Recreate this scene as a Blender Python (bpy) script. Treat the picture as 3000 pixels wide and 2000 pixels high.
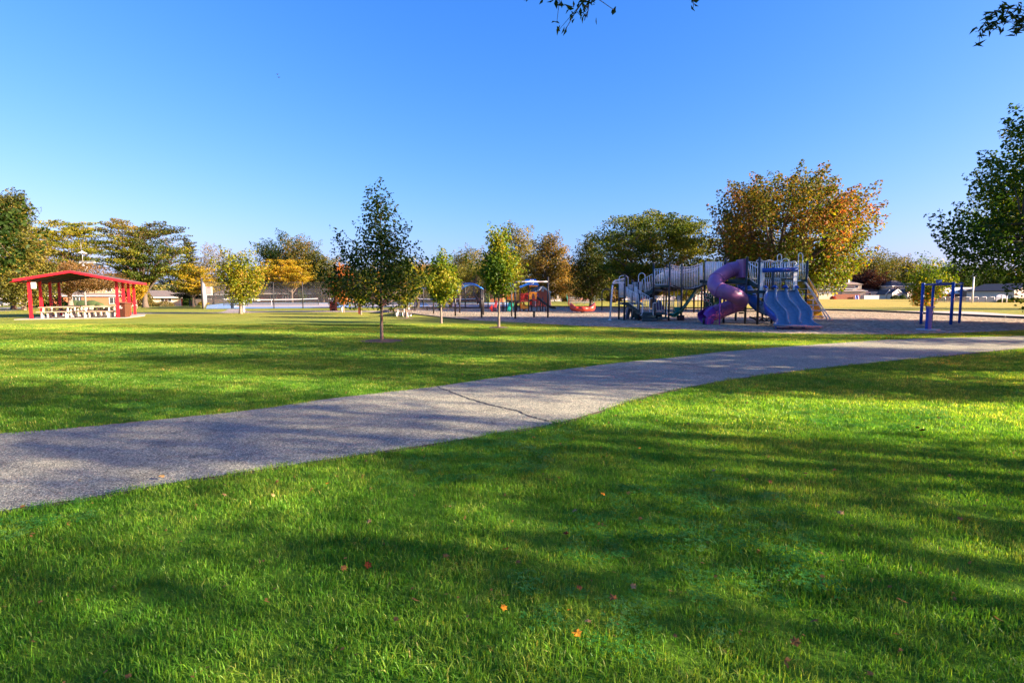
import bpy, math, random
import numpy as np
from mathutils import Vector, Matrix

random.seed(7)
R = math.radians
sc = bpy.context.scene
for o in list(bpy.data.objects):
    bpy.data.objects.remove(o)

# ---------------------------------------------------------------- camera, sky, sun, exposure
CAMZ = 1.6
FPX = 1600.0                      # focal length in pixels of the 3000 px wide photograph
PITCH = math.atan(136 / FPX)
cam_d = bpy.data.cameras.new("camera")
cam_d.sensor_width = 36.0
cam_d.lens = 36.0 * FPX / 3000.0
cam_d.clip_start = 0.05
cam_d.clip_end = 6000.0
cam = bpy.data.objects.new("camera", cam_d)
sc.collection.objects.link(cam)
cam.location = (0, 0, CAMZ)
cam.rotation_euler = (math.pi / 2 - PITCH, 0, 0)
sc.camera = cam

SUN_EL, SUN_ROT = 19.0, 105.0      # degrees; rotation is clockwise from +Y
world = bpy.data.worlds.new("World")
sc.world = world
world.use_nodes = True
wn = world.node_tree
wn.nodes.clear()
sky = wn.nodes.new("ShaderNodeTexSky")
sky.sky_type = 'NISHITA'
sky.sun_disc = False
sky.sun_elevation = R(SUN_EL)
sky.sun_rotation = R(SUN_ROT)
sky.altitude = 200
sky.air_density = 1.0
sky.dust_density = 1.7
sky.ozone_density = 2.2
# the photograph's rendering of blue: the same grade over the whole sky, per channel
sep = wn.nodes.new("ShaderNodeSeparateColor")
cmb = wn.nodes.new("ShaderNodeCombineColor")
wn.links.new(sky.outputs[0], sep.inputs[0])
for i_, (pw_, k_) in enumerate(((1.6, 6.2), (0.97, 4.3), (0.6, 5.9))):
    pr_ = wn.nodes.new("ShaderNodeMath")
    pr_.operation = 'MULTIPLY'
    pr_.inputs[1].default_value = 0.15
    pw2 = wn.nodes.new("ShaderNodeMath")
    pw2.operation = 'POWER'
    pw2.inputs[1].default_value = pw_
    ml_ = wn.nodes.new("ShaderNodeMath")
    ml_.operation = 'MULTIPLY'
    ml_.inputs[1].default_value = k_
    wn.links.new(sep.outputs[i_], pr_.inputs[0])
    wn.links.new(pr_.outputs[0], pw2.inputs[0])
    wn.links.new(pw2.outputs[0], ml_.inputs[0])
    wn.links.new(ml_.outputs[0], cmb.inputs[i_])
bgn = wn.nodes.new("ShaderNodeBackground")
bgn.inputs["Strength"].default_value = 0.055
wo = wn.nodes.new("ShaderNodeOutputWorld")
wn.links.new(cmb.outputs[0], bgn.inputs[0])
wn.links.new(bgn.outputs[0], wo.inputs[0])

sun_d = bpy.data.lights.new("sun", 'SUN')
sun_d.energy = 4.6
sun_d.angle = R(0.53)
sun_d.color = (1.0, 0.83, 0.62)
sun = bpy.data.objects.new("sun", sun_d)
sc.collection.objects.link(sun)
sdir = Vector((math.sin(R(SUN_ROT)) * math.cos(R(SUN_EL)), math.cos(R(SUN_ROT)) * math.cos(R(SUN_EL)), math.sin(R(SUN_EL))))
sun.rotation_euler = sdir.to_track_quat('Z', 'Y').to_euler()
sun.location = sdir * 60

sc.view_settings.view_transform = 'Standard'
sc.view_settings.look = 'None'
sc.view_settings.exposure = 2.45
sc.view_settings.gamma = 1.0
sc.view_settings.use_curve_mapping = False
try:
    sc.cycles.use_denoising = True
    sc.cycles.max_bounces = 7
    sc.cycles.transparent_max_bounces = 12
    sc.cycles.diffuse_bounces = 3
    sc.cycles.glossy_bounces = 2
    sc.cycles.transmission_bounces = 3
    sc.cycles.caustics_reflective = False
    sc.cycles.caustics_refractive = False
except Exception:
    pass

# ---------------------------------------------------------------- photograph geometry helpers
SP, CP = math.sin(PITCH), math.cos(PITCH)


def sstep(a, b, x):
    t = np.clip((np.asarray(x, float) - a) / (b - a), 0, 1)
    return t * t * (3 - 2 * t)


def tz(x, y):
    """height of the ground: level park, falling gently towards the streets at the back left"""
    x = np.asarray(x, float)
    y = np.asarray(y, float)
    q = x / np.maximum(y, 1.0)
    far = sstep(-0.60, -0.50, q)
    a = np.clip((y - 62) / 113.0, 0, 1)
    b = np.clip((y - 112) / 63.0, 0, 1)
    return -1.9 * a * (1 - far) - 0.6 * b * far * (1 - sstep(0.0, 0.25, q))


def ray(px, py):
    u = (px - 1500.0) / FPX
    v = (1000.0 - py) / FPX
    return u, CP + v * SP, -SP + v * CP


def P(px, py, Y):
    """the point at depth Y seen at pixel px, py"""
    a, b, c = ray(px, py)
    return Vector((a / b * Y, Y, CAMZ + c / b * Y))


def G(px, py):
    """the ground point seen at pixel px, py"""
    a, b, c = ray(px, py)
    z = 0.0
    Y = 50
    for _ in range(60):
        Y = 0.5 * Y + 0.5 * min(2500.0, (CAMZ - z) / max(1e-4, -c / b))
        z = float(tz(a / b * Y, Y))
    return Vector((a / b * Y, Y, z))


def GY(px, Y):
    x = P(px, 880, Y).x
    return Vector((x, Y, float(tz(x, Y))))


# ---------------------------------------------------------------- objects
def link(o):
    sc.collection.objects.link(o)
    return o


def tag(o, label=None, cat=None, group=None, kind=None):
    if label:
        o["label"] = label
    if cat:
        o["category"] = cat
    if group:
        o["group"] = group
    if kind:
        o["kind"] = kind
    return o


def thing(name, label, cat, loc=(0, 0, 0), group=None, rz=0.0):
    o = bpy.data.objects.new(name, None)
    o.empty_display_size = 0.3
    link(o)
    o.location = loc
    o.rotation_euler = (0, 0, rz)
    return tag(o, label, cat, group)


def copy_tree(o, parent=None):
    c = o.copy()
    link(c)
    c.parent = parent
    for ch in list(o.children):
        copy_tree(ch, c)
    return c


def root_matrix(p):
    m = Matrix.Identity(4)
    while p is not None:
        m = p.matrix_basis @ m
        p = p.parent
    return m


class MB:
    """collects simple solids and links them as ONE mesh object"""

    def __init__(s):
        s.v = []
        s.f = []

    def add(s, vs, fs):
        n = len(s.v)
        s.v += [tuple(v) for v in vs]
        s.f += [tuple(i + n for i in f) for f in fs]
        return s

    def box(s, c, size, rz=0.0, m=None):
        hx, hy, hz = size[0] / 2, size[1] / 2, size[2] / 2
        cr, sr = math.cos(rz), math.sin(rz)
        vs = []
        for z in (-hz, hz):
            for x, y in ((-hx, -hy), (hx, -hy), (hx, hy), (-hx, hy)):
                p = Vector((x, y, z))
                if m is not None:
                    p = m @ p
                vs.append((c[0] + p.x * cr - p.y * sr, c[1] + p.x * sr + p.y * cr, c[2] + p.z))
        return s.add(vs, [(3, 2, 1, 0), (4, 5, 6, 7), (0, 1, 5, 4), (1, 2, 6, 5), (2, 3, 7, 6), (3, 0, 4, 7)])

    def beam(s, a, b, w, h):
        """rectangular bar from a to b, w wide sideways and h high"""
        a, b = Vector(a), Vector(b)
        d = (b - a).normalized()
        side = d.cross(Vector((0, 0, 1)))
        if side.length < 1e-4:
            side = Vector((1, 0, 0))
        side.normalize()
        up = side.cross(d).normalized()
        vs = []
        for p in (a, b):
            for i, j in ((-1, -1), (1, -1), (1, 1), (-1, 1)):
                vs.append(p + side * (i * w / 2) + up * (j * h / 2))
        return s.add(vs, [(3, 2, 1, 0), (4, 5, 6, 7), (0, 1, 5, 4), (1, 2, 6, 5), (2, 3, 7, 6), (3, 0, 4, 7)])

    def tube(s, pts, r, n=8, cap=True, closed=False):
        pts = [Vector(p) for p in pts]
        rs = list(r) if hasattr(r, '__len__') else [r] * len(pts)
        k = len(pts)
        base = len(s.v)
        prev = None
        for i, p in enumerate(pts):
            if closed:
                d = pts[(i + 1) % k] - pts[i - 1]
            elif i == 0:
                d = pts[1] - p
            elif i == k - 1:
                d = p - pts[i - 1]
            else:
                d = pts[i + 1] - pts[i - 1]
            d.normalize()
            if prev is None:
                a = d.cross(Vector((0, 0, 1)))
                if a.length < 0.02:
                    a = Vector((1, 0, 0))
                a.normalize()
            else:
                a = prev - d * prev.dot(d)
                if a.length < 1e-5:
                    a = d.orthogonal()
                a.normalize()
            prev = a
            b = d.cross(a)
            for j in range(n):
                t = 2 * math.pi * j / n
                q = p + (a * math.cos(t) + b * math.sin(t)) * rs[i]
                s.v.append(tuple(q))
        segs = k if closed else k - 1
        for i in range(segs):
            i2 = (i + 1) % k
            for j in range(n):
                j2 = (j + 1) % n
                s.f.append((base + i * n + j, base + i * n + j2, base + i2 * n + j2, base + i2 * n + j))
        if cap and not closed:
            s.f.append(tuple(base + j for j in reversed(range(n))))
            s.f.append(tuple(base + (k - 1) * n + j for j in range(n)))
        return s

    def cyl(s, a, b, r, n=10, r2=None):
        return s.tube([a, b], [r, r if r2 is None else r2], n)

    def prism(s, poly, z0, z1):
        n = len(poly)
        vs = [(p[0], p[1], z0) for p in poly] + [(p[0], p[1], z1) for p in poly]
        fs = [tuple(reversed(range(n))), tuple(range(n, 2 * n))]
        for i in range(n):
            j = (i + 1) % n
            fs.append((i, j, n + j, n + i))
        return s.add(vs, fs)

    def slab(s, poly, nrm, t):
        """polygon in 3D given thickness t along nrm"""
        n = len(poly)
        nv = Vector(nrm).normalized() * t
        vs = [Vector(p) for p in poly] + [Vector(p) + nv for p in poly]
        fs = [tuple(reversed(range(n))), tuple(range(n, 2 * n))]
        for i in range(n):
            j = (i + 1) % n
            fs.append((i, j, n + j, n + i))
        return s.add(vs, fs)

    def lathe(s, c, prof, n=16, sy=1.0):
        base = len(s.v)
        for r, z in prof:
            for j in range(n):
                t = 2 * math.pi * j / n
                s.v.append((c[0] + r * math.cos(t), c[1] + r * sy * math.sin(t), c[2] + z))
        for i in range(len(prof) - 1):
            for j in range(n):
                j2 = (j + 1) % n
                s.f.append((base + i * n + j, base + i * n + j2, base + (i + 1) * n + j2, base + (i + 1) * n + j))
        return s

    def build(s, name, m, parent=None, smooth=False, label=None, bevel=0.0, local=False, loc=None):
        me = bpy.data.meshes.new(name)
        vs = np.array(s.v, dtype=np.float32).reshape(-1, 3)
        if parent is not None and not local:
            inv = np.array(root_matrix(parent).inverted())
            vs = vs @ inv[:3, :3].T + inv[:3, 3]
        if loc is not None:
            vs = vs - np.array(loc, dtype=np.float32)
        me.from_pydata(vs.tolist(), [], s.f)
        me.materials.append(m)
        if smooth:
            me.shade_smooth()
        o = bpy.data.objects.new(name, me)
        link(o)
        if loc is not None:
            o.location = loc
        if parent is not None:
            o.parent = parent
        if bevel > 0:
            bm_ = o.modifiers.new("bevel", 'BEVEL')
            bm_.width = bevel
            bm_.segments = 2
            bm_.limit_method = 'ANGLE'
        if label:
            o["label"] = label
        return o


def arc(c, r, a0, a1, n, ax=(1, 0, 0), ay=(0, 0, 1)):
    c, ax, ay = Vector(c), Vector(ax), Vector(ay)
    return [c + ax * (r * math.cos(a0 + (a1 - a0) * i / n)) + ay * (r * math.sin(a0 + (a1 - a0) * i / n)) for i in range(n + 1)]


def spline(pts, n):
    """Catmull-Rom through pts, n samples per span"""
    pts = [Vector(p) for p in pts]
    q = [pts[0] * 2 - pts[1]] + pts + [pts[-1] * 2 - pts[-2]]
    out = []
    for i in range(1, len(q) - 2):
        a, b, c, d = q[i - 1], q[i], q[i + 1], q[i + 2]
        for k in range(n):
            t = k / n
            out.append(0.5 * ((2 * b) + (c - a) * t + (2 * a - 5 * b + 4 * c - d) * t * t + (3 * b - a - 3 * c + d) * t ** 3))
    out.append(pts[-1])
    return out


# ---------------------------------------------------------------- materials
def nodes_of(name):
    m = bpy.data.materials.new(name)
    m.use_nodes = True
    nt = m.node_tree
    b = nt.nodes["Principled BSDF"]
    return m, nt, b


def N(nt, kind, **kw):
    n = nt.nodes.new("ShaderNode" + kind)
    for k, v in kw.items():
        if k in n.inputs:
            n.inputs[k].default_value = v
        else:
            setattr(n, k, v)
    return n


def ramp(nt, fac, stops):
    r = nt.nodes.new("ShaderNodeValToRGB")
    el = r.color_ramp.elements
    while len(el) < len(stops):
        el.new(0.5)
    for e, (p, c) in zip(el, stops):
        e.position = p
        e.color = (c[0], c[1], c[2], 1)
    nt.links.new(fac, r.inputs[0])
    return r.outputs[0]


def mixc(nt, fac, a, b, mode='MIX'):
    n = nt.nodes.new("ShaderNodeMix")
    n.data_type = 'RGBA'
    n.blend_type = mode
    for sock, val in ((n.inputs[0], fac), (n.inputs[6], a), (n.inputs[7], b)):
        if hasattr(val, 'links'):
            nt.links.new(val, sock)
        elif isinstance(val, (int, float)):
            sock.default_value = val
        else:
            sock.default_value = (val[0], val[1], val[2], 1)
    return n.outputs[2]


def noise(nt, scale, detail=3.0, coord=None, rough=0.55, dist=0.0):
    n = nt.nodes.new("ShaderNodeTexNoise")
    n.inputs["Scale"].default_value = scale
    n.inputs["Detail"].default_value = detail
    n.inputs["Roughness"].default_value = rough
    n.inputs["Distortion"].default_value = dist
    if coord is not None:
        nt.links.new(coord, n.inputs["Vector"])
    return n.outputs[0]


def geo_pos(nt, scale=None):
    g = nt.nodes.new("ShaderNodeNewGeometry").outputs["Position"]
    if scale is None:
        return g
    mp = nt.nodes.new("ShaderNodeMapping")
    mp.inputs["Scale"].default_value = scale
    nt.links.new(g, mp.inputs[0])
    return mp.outputs[0]


def obj_pos(nt, scale=None):
    g = nt.nodes.new("ShaderNodeTexCoord").outputs["Object"]
    if scale is None:
        return g
    mp = nt.nodes.new("ShaderNodeMapping")
    mp.inputs["Scale"].default_value = scale
    nt.links.new(g, mp.inputs[0])
    return mp.outputs[0]


def bump(nt, b, h, strength=0.3, dist=0.01):
    n = nt.nodes.new("ShaderNodeBump")
    n.inputs["Strength"].default_value = strength
    n.inputs["Distance"].default_value = dist
    nt.links.new(h, n.inputs["Height"])
    nt.links.new(n.outputs[0], b.inputs["Normal"])


def plain(name, col, rough=0.5, metal=0.0, vary=0.15, vscale=4.0, bmp=0.0, spec=0.5, dirt=None):
    """a painted, moulded or mineral surface with gentle uneven wear"""
    m, nt, b = nodes_of(name)
    p = obj_pos(nt)
    f = noise(nt, vscale, 5, p)
    lo = tuple(c * (1 - vary) for c in col)
    hi = tuple(min(1, c * (1 + vary)) for c in col)
    c = ramp(nt, f, [(0.3, lo), (0.7, hi)])
    if dirt:
        f2 = noise(nt, vscale * 2.3, 6, p, 0.7)
        k = ramp(nt, f2, [(0.52, (0, 0, 0)), (0.72, (1, 1, 1))])
        c = mixc(nt, k, c, dirt)
    nt.links.new(c, b.inputs["Base Color"])
    b.inputs["Roughness"].default_value = rough
    b.inputs["Metallic"].default_value = metal
    b.inputs["Specular IOR Level"].default_value = spec
    if bmp > 0:
        bump(nt, b, noise(nt, vscale * 12, 4, p), bmp, 0.01)
    return m


M = {}
M['white_paint'] = plain('white_powder_coat', (0.82, 0.82, 0.82), 0.35, vary=0.06)
M['dark_post'] = plain('dark_green_black_post', (0.018, 0.026, 0.034), 0.4, vary=0.25)
M['black_post'] = plain('black_brown_post', (0.022, 0.018, 0.016), 0.45, vary=0.25)
M['deck_green'] = plain('dark_green_coated_steel', (0.02, 0.055, 0.055), 0.55, vary=0.3, vscale=6)
M['slide_green'] = plain('green_moulded_plastic', (0.006, 0.22, 0.15), 0.35, vary=0.15, vscale=2)
M['panel_green'] = plain('dark_green_panel', (0.008, 0.075, 0.045), 0.4, vary=0.2)
M['slide_blue'] = plain('blue_moulded_plastic', (0.165, 0.205, 0.27), 0.5, vary=0.2, vscale=3.0, dirt=(0.24, 0.28, 0.34))
M['tube_blue'] = plain('dark_blue_plastic', (0.012, 0.055, 0.22), 0.3, vary=0.15)
M['purple'] = plain('purple_faded_plastic', (0.31, 0.105, 0.25), 0.45, vary=0.18, vscale=1.6, dirt=(0.34, 0.16, 0.28))
M['purple_deep'] = plain('violet_plastic', (0.24, 0.045, 0.30), 0.36, vary=0.15, vscale=2)
M['yellow'] = plain('yellow_moulded_plastic', (0.55, 0.39, 0.02), 0.4, vary=0.15, vscale=3)
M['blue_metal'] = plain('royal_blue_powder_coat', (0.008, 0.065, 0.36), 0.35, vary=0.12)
M['blue_roof'] = plain('blue_plastic_roof', (0.02, 0.20, 0.70), 0.35, vary=0.12)
M['orange'] = plain('orange_plastic_panel', (0.85, 0.33, 0.015), 0.4, vary=0.1)
M['play_red'] = plain('red_plastic_panel', (0.60, 0.04, 0.025), 0.4, vary=0.15)
M['cup_red'] = plain('faded_red_plastic', (0.50, 0.055, 0.035), 0.36, vary=0.2, vscale=3)
M['pav_red'] = plain('pavilion_red_paint', (0.62, 0.008, 0.018), 0.4, vary=0.08)
M['soffit'] = plain('dark_brown_soffit', (0.07, 0.05, 0.04), 0.8, vary=0.4, vscale=8)
M['roof_dark'] = plain('dark_shingle', (0.06, 0.05, 0.045), 0.9, vary=0.3, vscale=8, bmp=0.4)
M['concrete'] = plain('pale_concrete', (0.33, 0.30, 0.25), 0.85, vary=0.12, vscale=3, bmp=0.2)
M['wood'] = plain('weathered_table_wood', (0.34, 0.24, 0.16), 0.75, vary=0.2, vscale=8)
M['bin_brown'] = plain('brown_plastic_bin', (0.085, 0.032, 0.015), 0.45, vary=0.12)
M['bin_red'] = plain('red_brown_litter_bin', (0.15, 0.032, 0.016), 0.6, vary=0.25, vscale=8)
M['sign_white'] = plain('white_sign_face', (0.78, 0.77, 0.75), 0.5, vary=0.03)
M['ink'] = plain('grey_print', (0.30, 0.29, 0.30), 0.6, vary=0.05)
M['ink_red'] = plain('red_print', (0.6, 0.12, 0.10), 0.6, vary=0.05)
M['table_leg'] = plain('dull_white_leg', (0.46, 0.45, 0.40), 0.6, vary=0.15)
M['rubber'] = plain('black_rubber', (0.02, 0.02, 0.022), 0.7, vary=0.2)
M['galv'] = plain('galvanised_steel', (0.42, 0.42, 0.43), 0.45, metal=0.5, vary=0.12)
M['glass_dark'] = plain('window_glass', (0.035, 0.042, 0.05), 0.08, vary=0.2, spec=0.8)
M['car_white'] = plain('white_car_paint', (0.78, 0.78, 0.76), 0.2, vary=0.02)
M['car_silver'] = plain('silver_car_paint', (0.55, 0.53, 0.50), 0.25, metal=0.3, vary=0.03)
M['car_dark'] = plain('dark_grey_car_paint', (0.05, 0.055, 0.06), 0.25, vary=0.05)
M['car_red'] = plain('red_car_light', (0.5, 0.02, 0.02), 0.3, vary=0.05)
M['trim_white'] = plain('white_house_trim', (0.74, 0.72, 0.68), 0.6, vary=0.05)
M['shutter'] = plain('dark_shutter', (0.04, 0.045, 0.055), 0.6, vary=0.1)
M['door_red'] = plain('red_door', (0.42, 0.03, 0.03), 0.5, vary=0.05)
M['bark'] = plain('brown_bark', (0.10, 0.075, 0.055), 0.9, vary=0.35, vscale=9, bmp=0.6)
M['bark_grey'] = plain('pale_grey_bark', (0.19, 0.145, 0.11), 0.9, vary=0.3, vscale=10, bmp=0.5)
M['stake'] = plain('black_edging', (0.03, 0.028, 0.027), 0.7, vary=0.3)
M['net_dark'] = plain('black_rope', (0.015, 0.015, 0.018), 0.7, vary=0.2)
M['bush'] = plain('clipped_bush', (0.05, 0.08, 0.02), 0.9, vary=0.5, vscale=14, bmp=1.0)
M['fence_wood'] = plain('red_brown_fence', (0.20, 0.07, 0.035), 0.8, vary=0.3, vscale=6)
M['fence_white'] = plain('pale_vinyl_fence', (0.5, 0.5, 0.5), 0.7, vary=0.1)
M['tarp'] = plain('blue_tarp', (0.02, 0.08, 0.42), 0.5, vary=0.15)
M['bird'] = plain('dark_feathers', (0.02, 0.02, 0.022), 0.8, vary=0.2)
M['white_plastic'] = plain('white_plastic_ring', (0.62, 0.58, 0.5), 0.5, vary=0.1)


def siding(name, col, board=0.2, vary=0.1):
    m, nt, b = nodes_of(name)
    p = geo_pos(nt)
    sp = nt.nodes.new("ShaderNodeSeparateXYZ")
    nt.links.new(p, sp.inputs[0])
    mt = N(nt, "Math", operation='MULTIPLY')
    mt.inputs[1].default_value = 1 / board
    nt.links.new(sp.outputs[2], mt.inputs[0])
    fr = N(nt, "Math", operation='FRACT')
    nt.links.new(mt.outputs[0], fr.inputs[0])
    k = ramp(nt, fr.outputs[0], [(0.0, tuple(c * 0.72 for c in col)), (0.14, col)])
    n1 = noise(nt, 0.8, 4, p)
    v = ramp(nt, n1, [(0.3, (1 - vary,) * 3), (0.7, (1, 1, 1))])
    nt.links.new(mixc(nt, 1.0, k, v, 'MULTIPLY'), b.inputs["Base Color"])
    b.inputs["Roughness"].default_value = 0.75
    bump(nt, b, fr.outputs[0], 0.5, 0.02)
    return m


def brickm(name, c1, c2, mortar):
    m, nt, b = nodes_of(name)
    p = obj_pos(nt)
    mp = nt.nodes.new("ShaderNodeMapping")
    mp.inputs["Rotation"].default_value = (R(90), 0, 0)
    nt.links.new(p, mp.inputs[0])
    t = nt.nodes.new("ShaderNodeTexBrick")
    t.inputs["Scale"].default_value = 2.2
    t.inputs["Color1"].default_value = (*c1, 1)
    t.inputs["Color2"].default_value = (*c2, 1)
    t.inputs["Mortar"].default_value = (*mortar, 1)
    nt.links.new(mp.outputs[0], t.inputs[0])
    nt.links.new(t.outputs[0], b.inputs["Base Color"])
    b.inputs["Roughness"].default_value = 0.85
    bump(nt, b, t.outputs[1], 0.3, 0.01)
    return m


def shingle(name, col):
    m, nt, b = nodes_of(name)
    p = geo_pos(nt, (3, 3, 5))
    f = noise(nt, 1.2, 6, p, 0.75)
    nt.links.new(ramp(nt, f, [(0.3, tuple(c * 0.65 for c in col)), (0.7, tuple(c * 1.3 for c in col))]), b.inputs["Base Color"])
    b.inputs["Roughness"].default_value = 0.9
    bump(nt, b, f, 0.5, 0.03)
    return m


M['brick'] = brickm('orange_brick', (0.44, 0.135, 0.05), (0.36, 0.11, 0.045), (0.36, 0.16, 0.09))
M['brick_red'] = brickm('red_brown_brick', (0.30, 0.10, 0.06), (0.24, 0.08, 0.05), (0.30, 0.25, 0.22))
M['tan_siding'] = siding('tan_siding', (0.46, 0.36, 0.22))
M['cream'] = siding('cream_wall', (0.58, 0.48, 0.34), 0.3)
M['grey_siding'] = siding('grey_siding', (0.36, 0.36, 0.37), 0.22)
M['pale_siding'] = siding('pale_cream_siding', (0.52, 0.48, 0.40), 0.22)
M['brown_wall'] = siding('brown_wall', (0.16, 0.12, 0.09), 0.25)
M['red_siding'] = siding('faded_red_siding', (0.50, 0.12, 0.07), 0.24)
M['shingle'] = shingle('grey_brown_shingles', (0.13, 0.11, 0.10))
M['shingle_dark'] = shingle('dark_shingles', (0.06, 0.055, 0.055))
M['shingle_tan'] = shingle('tan_shingles', (0.24, 0.18, 0.14))


def leafmat(name, transl=0.42, sat=1.0):
    m = bpy.data.materials.new(name)
    m.use_nodes = True
    nt = m.node_tree
    nt.nodes.clear()
    out = nt.nodes.new("ShaderNodeOutputMaterial")
    at = nt.nodes.new("ShaderNodeAttribute")
    at.attribute_name = "Col"
    d = nt.nodes.new("ShaderNodeBsdfDiffuse")
    t = nt.nodes.new("ShaderNodeBsdfTranslucent")
    g = nt.nodes.new("ShaderNodeBsdfGlossy")
    g.inputs["Roughness"].default_value = 0.5
    g.inputs["Color"].default_value = (0.4, 0.4, 0.4, 1)
    nt.links.new(at.outputs["Color"], d.inputs[0])
    nt.links.new(mixc(nt, 1.0, at.outputs["Color"], (1.5, 1.35, 0.6), 'MULTIPLY'), t.inputs[0])
    mx = nt.nodes.new("ShaderNodeMixShader")
    mx.inputs[0].default_value = transl
    nt.links.new(d.outputs[0], mx.inputs[1])
    nt.links.new(t.outputs[0], mx.inputs[2])
    m2 = nt.nodes.new("ShaderNodeMixShader")
    m2.inputs[0].default_value = 0.025
    nt.links.new(mx.outputs[0], m2.inputs[1])
    nt.links.new(g.outputs[0], m2.inputs[2])
    nt.links.new(m2.outputs[0], out.inputs[0])
    return m


M['leaf'] = leafmat('leaf')

GRASS_STOPS = [(0.30, (0.070, 0.222, 0.018)), (0.5, (0.145, 0.340, 0.028)), (0.70, (0.278, 0.420, 0.050))]


def grassmat():
    m = bpy.data.materials.new("grass_blade")
    m.use_nodes = True
    nt = m.node_tree
    nt.nodes.clear()
    out = nt.nodes.new("ShaderNodeOutputMaterial")
    p = geo_pos(nt)
    big = noise(nt, 0.55, 4, p, 0.6)
    oi = nt.nodes.new("ShaderNodeObjectInfo")
    at = nt.nodes.new("ShaderNodeAttribute")
    at.attribute_name = "Col"
    add = N(nt, "Math", operation='ADD')
    nt.links.new(big, add.inputs[0])
    ml = N(nt, "Math", operation='MULTIPLY_ADD')
    ml.inputs[1].default_value = 0.30
    ml.inputs[2].default_value = -0.15
    nt.links.new(oi.outputs["Random"], ml.inputs[0])
    nt.links.new(ml.outputs[0], add.inputs[1])
    c = ramp(nt, add.outputs[0], GRASS_STOPS)
    c = mixc(nt, 1.0, c, at.outputs["Color"], 'MULTIPLY')
    # farther from the path the turf dries to a straw green (open sunny field)
    sp = nt.nodes.new("ShaderNodeSeparateXYZ")
    nt.links.new(p, sp.inputs[0])
    yf = nt.nodes.new("ShaderNodeMapRange")
    yf.inputs[1].default_value = 8
    yf.inputs[2].default_value = 45
    nt.links.new(sp.outputs[1], yf.inputs[0])
    c = mixc(nt, yf.outputs[0], c, mixc(nt, 1.0, c, (1.55, 0.82, 1.4), 'MULTIPLY'))
    # drier thatchy patches and greener lush ones
    n2 = noise(nt, 1.7, 5, p, 0.7)
    dry = ramp(nt, n2, [(0.55, (0, 0, 0)), (0.70, (1, 1, 1))])
    c = mixc(nt, mixc(nt, 1.0, dry, (0.55, 0.55, 0.55), 'MULTIPLY'), c, mixc(nt, 1.0, c, (1.75, 1.08, 2.2), 'MULTIPLY'))
    n3 = noise(nt, 6.0, 4, p, 0.6)
    c = mixc(nt, 1.0, c, ramp(nt, n3, [(0.3, (0.66, 0.72, 0.75)), (0.5, (1, 1, 1)), (0.7, (1.28, 1.22, 1.1))]), 'MULTIPLY')
    d = nt.nodes.new("ShaderNodeBsdfDiffuse")
    t = nt.nodes.new("ShaderNodeBsdfTranslucent")
    g = nt.nodes.new("ShaderNodeBsdfGlossy")
    g.inputs["Roughness"].default_value = 0.38
    g.inputs["Color"].default_value = (0.7, 0.75, 0.7, 1)
    nt.links.new(c, d.inputs[0])
    nt.links.new(mixc(nt, 1.0, c, (1.5, 1.3, 0.5), 'MULTIPLY'), t.inputs[0])
    mx = nt.nodes.new("ShaderNodeMixShader")
    mx.inputs[0].default_value = 0.45
    nt.links.new(d.outputs[0], mx.inputs[1])
    nt.links.new(t.outputs[0], mx.inputs[2])
    m2 = nt.nodes.new("ShaderNodeMixShader")
    m2.inputs[0].default_value = 0.015
    nt.links.new(mx.outputs[0], m2.inputs[1])
    nt.links.new(g.outputs[0], m2.inputs[2])
    nt.links.new(m2.outputs[0], out.inputs[0])
    return m


M['grass'] = grassmat()


def groundmat():
    m, nt, b = nodes_of("lawn_ground")
    p = geo_pos(nt)
    sp = nt.nodes.new("ShaderNodeSeparateXYZ")
    nt.links.new(p, sp.inputs[0])
    big = noise(nt, 0.30, 5, p, 0.6)
    fine = noise(nt, 9.0, 8, geo_pos(nt, (1, 0.45, 1)), 0.8)
    a = N(nt, "Math", operation='MULTIPLY_ADD')
    a.inputs[1].default_value = 0.95
    nt.links.new(fine, a.inputs[0])
    s2 = N(nt, "Math", operation='MULTIPLY_ADD')
    s2.inputs[1].default_value = 0.5
    s2.inputs[2].default_value = -0.22
    nt.links.new(big, s2.inputs[0])
    nt.links.new(s2.outputs[0], a.inputs[2])
    near = ramp(nt, a.outputs[0], [(0.30, (0.045, 0.120, 0.010)), (0.52, (0.105, 0.225, 0.015)), (0.74, (0.19, 0.29, 0.026))])
    far = ramp(nt, a.outputs[0], [(0.28, (0.118, 0.152, 0.018)), (0.52, (0.205, 0.216, 0.032)), (0.76, (0.30, 0.27, 0.055))])
    straw = ramp(nt, a.outputs[0], [(0.28, (0.22, 0.20, 0.035)), (0.52, (0.32, 0.26, 0.055)), (0.76, (0.42, 0.33, 0.09))])
    yf = nt.nodes.new("ShaderNodeMapRange")
    yf.inputs[1].default_value = 14
    yf.inputs[2].default_value = 40
    nt.links.new(sp.outputs[1], yf.inputs[0])
    c = mixc(nt, yf.outputs[0], near, far)
    # the ball field at the back right is drier still
    xf = nt.nodes.new("ShaderNodeMapRange")
    xf.inputs[1].default_value = 12
    xf.inputs[2].default_value = 34
    nt.links.new(sp.outputs[0], xf.inputs[0])
    yf2 = nt.nodes.new("ShaderNodeMapRange")
    yf2.inputs[1].default_value = 55
    yf2.inputs[2].default_value = 80
    nt.links.new(sp.outputs[1], yf2.inputs[0])
    mm = N(nt, "Math", operation='MULTIPLY')
    nt.links.new(xf.outputs[0], mm.inputs[0])
    nt.links.new(yf2.outputs[0], mm.inputs[1])
    c = mixc(nt, mm.outputs[0], c, straw)
    # bare soil specks under the blades
    nt.links.new(c, b.inputs["Base Color"])
    b.inputs["Roughness"].default_value = 0.9
    b.inputs["Specular IOR Level"].default_value = 0.1
    bump(nt, b, fine, 0.9, 0.06)
    return m


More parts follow.
